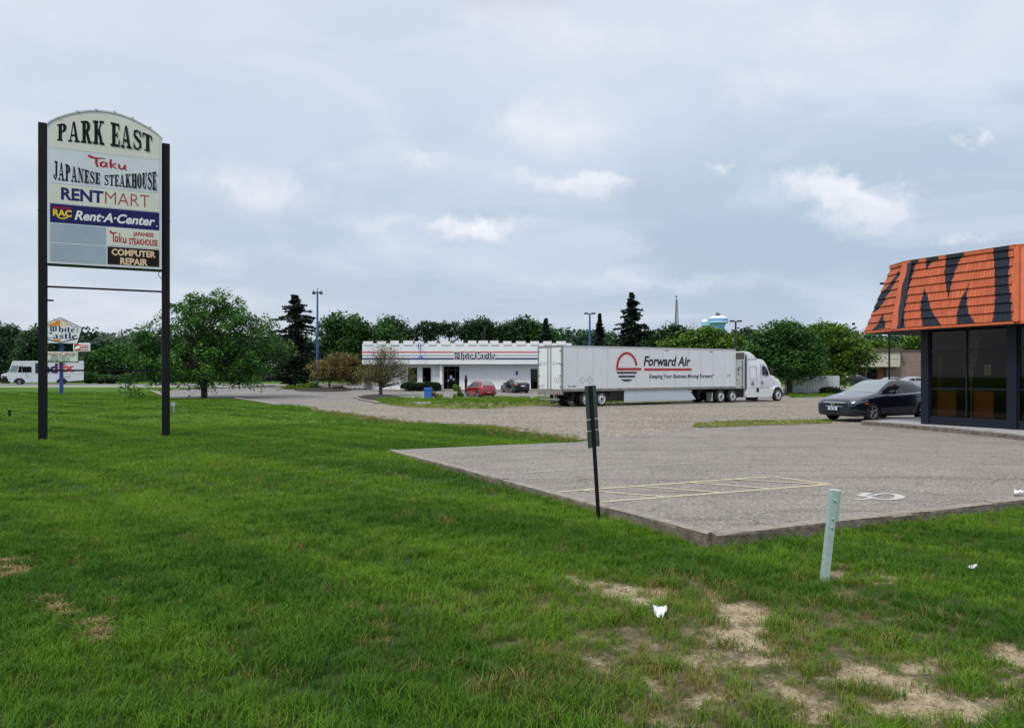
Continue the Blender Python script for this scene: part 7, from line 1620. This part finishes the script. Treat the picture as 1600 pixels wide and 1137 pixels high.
def tree(name, label, px, py, Y, blobs_px, bark, lm, n_clump, n_leaf, rc, leaf, seed, base_h=None, r0=.2, cat='tree', dens=1., nl=None, zb=None, wob=.15, twigs=None, shell=.55, droop=.5, depth=1.0):
    """blobs_px: crown ellipsoids as (px, py, rx, ry) in the photo at the tree's own distance"""
    z0 = g(Y) if zb is None else zb; s = Y/F; t = thing(name, label, cat, ((px-800)*s, Y, z0)); r = random.Random(seed); B = []
    for (a, b, rx, ry) in blobs_px: B.append(((a-px)*s, r.uniform(-.25, .25)*rx*s*depth, HE+(HZ-b)*s-z0, rx*s, rx*s*.85*depth, ry*s))
    cl, P_, rnd = crown_points(B, n_clump, n_leaf, rc, seed, shell, droop); k = P_[:, 2] > .1; P_, rnd = P_[k], rnd[k]; cl = cl[cl[:, 2] > .4]
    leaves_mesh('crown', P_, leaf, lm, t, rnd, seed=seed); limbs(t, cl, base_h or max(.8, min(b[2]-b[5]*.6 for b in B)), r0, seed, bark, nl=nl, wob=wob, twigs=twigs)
    return t
def conifer(label, px, Y, ytop, ybot, wpx, lm, seed, n=9000, leaf=.16, zb=None, ragged=.3, name='conifer', dens=26, pw=.85):
    z0 = g(Y) if zb is None else zb; s = Y/F; H_ = HE+(HZ-ytop)*s-z0; lo = max(.3, HE+(HZ-ybot)*s-z0); t = thing(name, label, 'tree', ((px-800)*s, Y, z0)); r = np.random.default_rng(seed); R_ = wpx*s/2
    mb = MB(); mb.tube([(0, 0, -.1), (0, 0, H_*.5), (0, 0, H_*.99)], [.05*R_+.1, .03*R_+.05, .015], 7); tr = mb.build('trunk', M_bark, t, smooth=True)
    C_ = []; T_ = []; mb = MB(); z = lo
    while z < H_*.985:
        u = (z-lo)/(H_-lo); rad = R_*(1-u)**pw*(r.uniform(1-ragged, 1.1) if r.uniform() < .7 else 1.15)+.05; nb = max(4, int(7-2*u+r.integers(0, 3)))
        for i in range(nb):
            a = r.uniform(0, 6.283); l = rad*r.uniform(.4, 1.2); dz = -.16*l+r.uniform(-.05, .12)*l; e = np.array([math.cos(a)*l, math.sin(a)*l, z+dz]); mb.tube([(0, 0, z), tuple(e*.6+np.array([0, 0, z])*.4+np.array([0, 0, .03])), tuple(e)], [.03, .02, .008], 3, cap=False)
            m_ = int(dens*l/1.0)+5; q = r.uniform(.1, 1, m_)**.8; p = np.array([0, 0, z])+q[:, None]*(e-np.array([0, 0, z])); w = .10+.22*l*(1-q*.6); side = np.array([-math.sin(a), math.cos(a), 0]); p = p+side*(r.uniform(-1, 1, m_)*w)[:, None]*.9; p[:, 2] += r.normal(0, .05, m_)-.12*w; C_.append(p); T_.append(np.full(m_, r.uniform(0, .6))+r.uniform(0, .4, m_))
        z += (.12+.20*(1-u))*max(.6, R_/3)
    C_ = np.concatenate(C_); T_ = np.concatenate(T_); leaves_mesh('crown', C_, leaf, lm, t, T_, flat_=.9, aspect=2.2, seed=seed); mb.build('branch', M_bark, tr); return t
# the large spreading tree on the lawn
tree('shade_tree', 'large spreading dark green tree standing on the lawn right of the tall sign', 319, 623, 64.5, [(330, 500, 75, 42), (300, 482, 42, 28), (352, 472, 34, 20), (405, 535, 44, 42), (392, 500, 26, 20), (250, 545, 50, 42), (228, 515, 28, 22), (215, 560, 28, 30), (320, 560, 95, 36), (205, 590, 20, 14), (395, 578, 44, 20), (270, 585, 45, 16), (350, 585, 50, 14), (208, 606, 12, 9), (425, 560, 18, 26)],
     M_bark, L_locust, 290, 38000, .78, .14, 11, base_h=2.3, r0=.24, nl=150, droop=.8)
conifer('tall dark ragged spruce behind the drive left of the blue lamp post', 461, 96, 459, 606, 120, L_spruce, 21, leaf=.22, ragged=.45, dens=34, pw=.62)
tree('deciduous_tree', 'broad leafy tree behind the drive right of the blue lamp post', 555, 603, 112, [(540, 515, 40, 24), (580, 525, 42, 26), (515, 535, 22, 28), (560, 550, 60, 32), (610, 540, 26, 30), (530, 505, 20, 14)], M_bark, L_green, 260, 22000, 1.5, .30, 31, base_h=2.0, r0=.3, nl=60)
tree('crab_apple_tree', 'low crab apple tree with yellowing leaves on the planted island', 515, 606.5, 87, [(510, 570, 30, 12), (545, 568, 32, 14), (490, 578, 22, 12), (530, 580, 38, 13), (565, 572, 22, 15), (555, 588, 26, 12), (535, 560, 25, 8)], M_bark2, L_rust, 150, 9500, .8, .14, 41, base_h=1.0, r0=.13, nl=90, wob=.2, twigs=2)
tree('sparse_tree', 'half bare multi branched tree on the round mulch bed', 595, 621.5, 70, [(603, 560, 28, 22), (580, 578, 24, 17), (625, 578, 20, 16), (600, 545, 18, 12), (600, 585, 34, 14), (635, 588, 13, 10), (568, 590, 11, 9)], M_bark2, L_sparse, 150, 4200, .8, .085, 51, base_h=.75, r0=.17, nl=140, wob=.22, twigs=6)
def mulch(px, py, rx, ry, lab):
    pts = [P(px+rx*math.cos(a), py+ry*math.sin(a)) for a in np.linspace(0, 2*math.pi, 28)[:-1]]; cx, cy = P(px, py); mb = MB(); n = len(pts)
    vs = [(x, y, g(y)+.02) for x, y in pts]+[(cx+(x-cx)*.7, cy+(y-cy)*.7, g(y)+.16) for x, y in pts]+[(cx, cy, g(cy)+.24)]
    mb.add(vs, [(i, (i+1) % n, n+(i+1) % n, n+i) for i in range(n)]+[(n+i, n+(i+1) % n, 2*n) for i in range(n)]); tag(mb.build('mulch_bed', mat('dark_mulch', (.028, .020, .015), .95, var=.4, scale=6, bump=.8), smooth=True), lab, kind='structure')
mulch(592, 621.5, 37, 3.8, 'round bed of dark mulch under the half bare tree'); mulch(505, 610, 46, 3.4, 'planted island of dark mulch round the blue lamp post')
def shrub(label, px, Y, blobs, lm, n, leaf, seed, name='shrub', cat='shrub', n_clump=60, rc=.35, group=None, shell=.8):
    z0 = g(Y); s = Y/F; t = thing(name, label, cat, ((px-800)*s, Y, z0), group=group); B = [((a-px)*s, 0, HE+(HZ-b)*s-z0, rx*s, rx*s*.8, ry*s) for a, b, rx, ry in blobs]
    cl, P_, rnd = crown_points(B, n_clump, n, rc, seed, shell, 0); k = P_[:, 2] > .02; leaves_mesh('foliage', P_[k], leaf, lm, t, rnd[k], seed=seed, flat_=.2)
    mb = MB(); 
    for i in range(5): a = i*1.26; e = cl[i]; mb.tube([(0, 0, -.05), (e[0]*.4, e[1]*.4, e[2]*.5), tuple(e)], [.03, .02, .008], 4)
    mb.build('stem', M_bark2, t)
for i, (px, w, h, lab) in enumerate(((640, 13, 12, 'first'), (656, 9, 10, 'second'), (669, 10, 11.5, 'third'), (681, 8, 10, 'fourth'))):
    shrub('%s clipped dark shrub from the left under the restaurant windows' % lab, px, 82, [(px, 609-h/2, w*.95, h*.55)], L_box, 3600, .10, 60+i, 'clipped_shrub', group='clipped shrubs under the restaurant windows', n_clump=160, rc=.22)
shrub('rounded clipped evergreen shrub in front of the white fence', 1298, 73.5, [(1296, 611.5, 14, 6.6), (1304, 612.2, 11, 5.6)], L_box, 6000, .08, 71, 'clipped_shrub', n_clump=260, rc=.2)
shrub('spreading green shrub on the island left of the blue lamp base', 470, 88.5, [(468, 606, 20, 4.5), (485, 604, 15, 5), (452, 608, 9, 3)], L_bright, 4200, .14, 72, n_clump=90)
shrub('small dark shrub on the island right of the blue lamp base', 528, 87, [(528, 608.5, 9, 4.2)], L_box, 1500, .12, 73)
shrub('leafy sapling growing in the verge in front of the red hatchback', 714, 63.5, [(714, 613, 4, 9), (717, 619, 6, 6), (712, 606, 2.5, 4)], L_bright, 900, .12, 74, 'sapling', 'sapling', 24, .25)
shrub('low weedy sapling beside the blue bin', 681, 63, [(682, 620, 8, 5), (678, 617, 3, 5)], L_rust, 500, .10, 75, 'sapling', 'sapling', 24, .25)
# trees beyond the street on the left
for i, (px, Y, bl, lm, lab) in enumerate(((12, 140, [(5, 530, 34, 26), (-20, 545, 40, 36), (20, 556, 34, 26)], L_far, 'tall tree beyond the billboard at the far left edge'),
        (72, 132, [(66, 524, 26, 20), (78, 545, 30, 30), (55, 555, 26, 26), (90, 520, 12, 10)], L_dark, 'dark leafy tree behind the left post of the tall sign'),
        (168, 134, [(168, 566, 34, 22), (140, 572, 26, 18), (196, 560, 28, 26)], L_green, 'round low tree between the two posts of the tall sign'))):
    tree('deciduous_tree', lab, px, 0, Y, bl, M_bark, lm, 240, 15000, 1.9, .34, 80+i, base_h=2.5, r0=.3, nl=30)
shrub('rounded pale green hedge bush right of the parcel van', 140, 112, [(140, 589, 13, 9), (152, 592, 9, 6)], L_green, 3000, .22, 90, 'bush', 'bush'); shrub('low dark hedge on the far side of the street', 182, 112, [(165, 592, 22, 6), (190, 592, 24, 7), (210, 591, 20, 7)], L_dark, 5000, .24, 91, 'hedge', 'hedge', 120)
# trees behind the truck
conifer('large pointed spruce rising behind the trailer', 987, 104, 455, 600, 108, L_spruce, 101, leaf=.24, ragged=.42, dens=30, pw=.85)
conifer('slim dark spruce just left of the large pointed spruce', 937, 112, 489, 600, 40, L_spruce, 102, leaf=.22, ragged=.5, dens=24)
conifer('small blue green spruce above the right end of the restaurant', 853, 118, 496, 600, 56, L_spruce2, 103, leaf=.24, ragged=.4, dens=24)
for i, (px, Y, bl, lm, lab, n) in enumerate(((1233, 73.5, [(1225, 528, 44, 26), (1195, 545, 34, 28), (1250, 550, 40, 30), (1222, 568, 44, 20), (1262, 572, 28, 15), (1230, 515, 26, 14), (1180, 560, 16, 22)], L_green, 'broad dark green tree behind the truck cab, its branches hanging over the white fence', 26000),
        (1302, 82, [(1300, 525, 38, 20), (1318, 545, 40, 22), (1290, 555, 30, 26), (1328, 562, 26, 14), (1300, 580, 34, 14), (1285, 512, 18, 9)], L_bright, 'lighter green tree behind the white fence', 20000),
        (1105, 118, [(1095, 532, 34, 22), (1125, 540, 30, 24), (1065, 545, 30, 22), (1150, 545, 24, 20), (1110, 520, 22, 12)], L_bright, 'yellow green tree above the trailer in front of the water towers', 15000),
        (1052, 130, [(1045, 520, 18, 14), (1060, 530, 26, 20), (1030, 545, 26, 24)], L_dark, 'dark round tree right of the large pointed spruce', 9000),
        (1160, 125, [(1160, 525, 18, 12), (1172, 545, 26, 26)], L_dark, 'dark tree below the black double headed lamp', 8000),
        (1360, 150, [(1352, 545, 20, 12), (1375, 542, 22, 11)], L_bright, 'pale green tree above the brick building', 6000),
        (1432, 150, [(1432, 535, 13, 12)], L_bright, 'small bright tree at the corner of the striped shop', 3500))):
    tree('deciduous_tree', lab, px, 0, Y, bl, M_bark, lm, 220 if n < 16000 else 330, n, 1.25*Y/100, .25*Y/100, 110+i, base_h=2.2 if i < 2 else 3, r0=.24, nl=60)
# skyline trees behind the restaurant: open crowned, sky between them
for i, (px, bl, lm, lab) in enumerate(((612, [(612, 505, 14, 8), (620, 520, 20, 14), (600, 530, 22, 18)], L_dark, 'dark rounded tree above the left corner of the restaurant roof'),
        (650, [(652, 511, 8, 6), (664, 507, 8, 6), (646, 520, 9, 5), (668, 518, 7, 6)], L_dark, 'thin open crowned tree left of the pair on the skyline'),
        (678, [(676, 507, 8, 6), (684, 516, 6, 6), (672, 524, 8, 6)], L_dark, 'thin open crowned tree in the middle of the skyline group'),
        (702, [(694, 508, 9, 5), (710, 507, 9, 6), (700, 518, 8, 5), (716, 515, 6, 6)], L_dark, 'thin open crowned tree right of the pair on the skyline'),
        (742, [(740, 510, 12, 9), (758, 508, 12, 8), (748, 522, 20, 14)], L_dark, 'dense dark tree at the lamp post behind the battlements'),
        (795, [(790, 516, 22, 12), (812, 510, 18, 10), (818, 502, 8, 5), (800, 530, 34, 14)], L_dark, 'broad brownish dark tree right of the far lamp post'),
        (838, [(836, 512, 12, 8), (845, 526, 24, 14)], L_green, 'green tree beside the small blue green spruce'))):
    thin = i in (1, 2, 3)
    tree('deciduous_tree', lab, px, 0, 165, bl, M_bark, lm, 26 if thin else 130, 1500 if thin else 8000, 1.25 if thin else 2.4, .34 if thin else .40, 130+i, base_h=9 if thin else 3, r0=.24, nl=20)
# far woods as one mass each
def wood(label, prof, Y0, Y1, n, size, lm, seed, rc=2.6, name='far_wood'):
    r = np.random.default_rng(seed); xs = np.array([p[0] for p in prof], float); ts = np.array([p[1] for p in prof], float); C_ = []; T_ = []
    nc = n//90; px = r.uniform(xs[0], xs[-1], nc); Y = r.uniform(Y0, Y1, nc); top = np.interp(px, xs, ts)+r.normal(0, 1.2, nc)
    zt = HE+(HZ-top)*Y0/F; z0 = np.array([g(y) for y in Y]); f = r.uniform(0, 1, nc)**.55; z = z0+.3+(zt-z0-rc*.5)*f
    k = r.integers(0, nc, n); off = np.clip(r.normal(size=(n, 3)), -1.6, 1.6)*np.array([.55, .55, .38])*rc; P_ = np.stack([(px[k]-800)/F*Y[k], Y[k], z[k]], -1)+off; kk = P_[:, 2] > np.array(z0[k]); tone = r.uniform(0, .6, nc)
    P_, rnd = P_[kk], (tone[k]+r.uniform(0, .4, n)+off[:, 2]/rc*.25)[kk]
    o = leaves_mesh(name, P_, size, lm, None, rnd, seed=seed, aspect=1.3); return tag(o, label, 'wood', kind='stuff')
wood('far green wood beyond the street on the left', [(-260, 500), (0, 508), (20, 512), (45, 520), (60, 518), (110, 520), (128, 514), (150, 512), (166, 517), (185, 520), (205, 516), (240, 520), (330, 520), (430, 515), (470, 525), (520, 530)], 165, 190, 46000, .75, L_far, 201)
wood('low far wood behind the restaurant and the truck', [(440, 540), (500, 530), (560, 525), (620, 522), (640, 532), (720, 532), (760, 518), (800, 518), (870, 512), (900, 512), (940, 516), (1000, 515), (1040, 520), (1080, 524), (1140, 528), (1180, 514), (1230, 512), (1300, 510)], 180, 205, 52000, .75, L_far, 202)
wood('far wood behind the brick building on the right', [(1240, 515), (1300, 508), (1330, 507), (1350, 513), (1380, 518), (1440, 520), (1500, 518), (1600, 515), (1900, 500)], 190, 215, 30000, .8, L_far, 203)
wood('undergrowth between the trees beyond the lawn', [(-200, 578), (120, 578), (230, 575), (430, 580), (600, 575), (700, 570), (1000, 570), (1340, 575)], 138, 150, 26000, .55, L_dark, 204, rc=1.8, name='undergrowth')

def rear_wood():
    # unseen wood added behind the viewpoint to darken reflections in glass and paintwork
    r = np.random.default_rng(301); n = 16000; a = r.uniform(-1.15, 1.15, n); d = r.uniform(52, 66, n); z = r.uniform(0, 1, n)**.8*(9+3*fbm(a*6, a*3, 4, 5))+.2
    P_ = np.stack([np.sin(a)*d*1.6-10, -np.cos(a)*d, z], -1)
    o = leaves_mesh('added_reflection_wood', P_, 1.5, L_dark, None, r.uniform(0, 1, n), seed=301, aspect=1.2, flat_=-.2); tag(o, 'unseen wood added behind the viewpoint to darken reflections in the shop glass', 'wood', kind='stuff')
rear_wood()
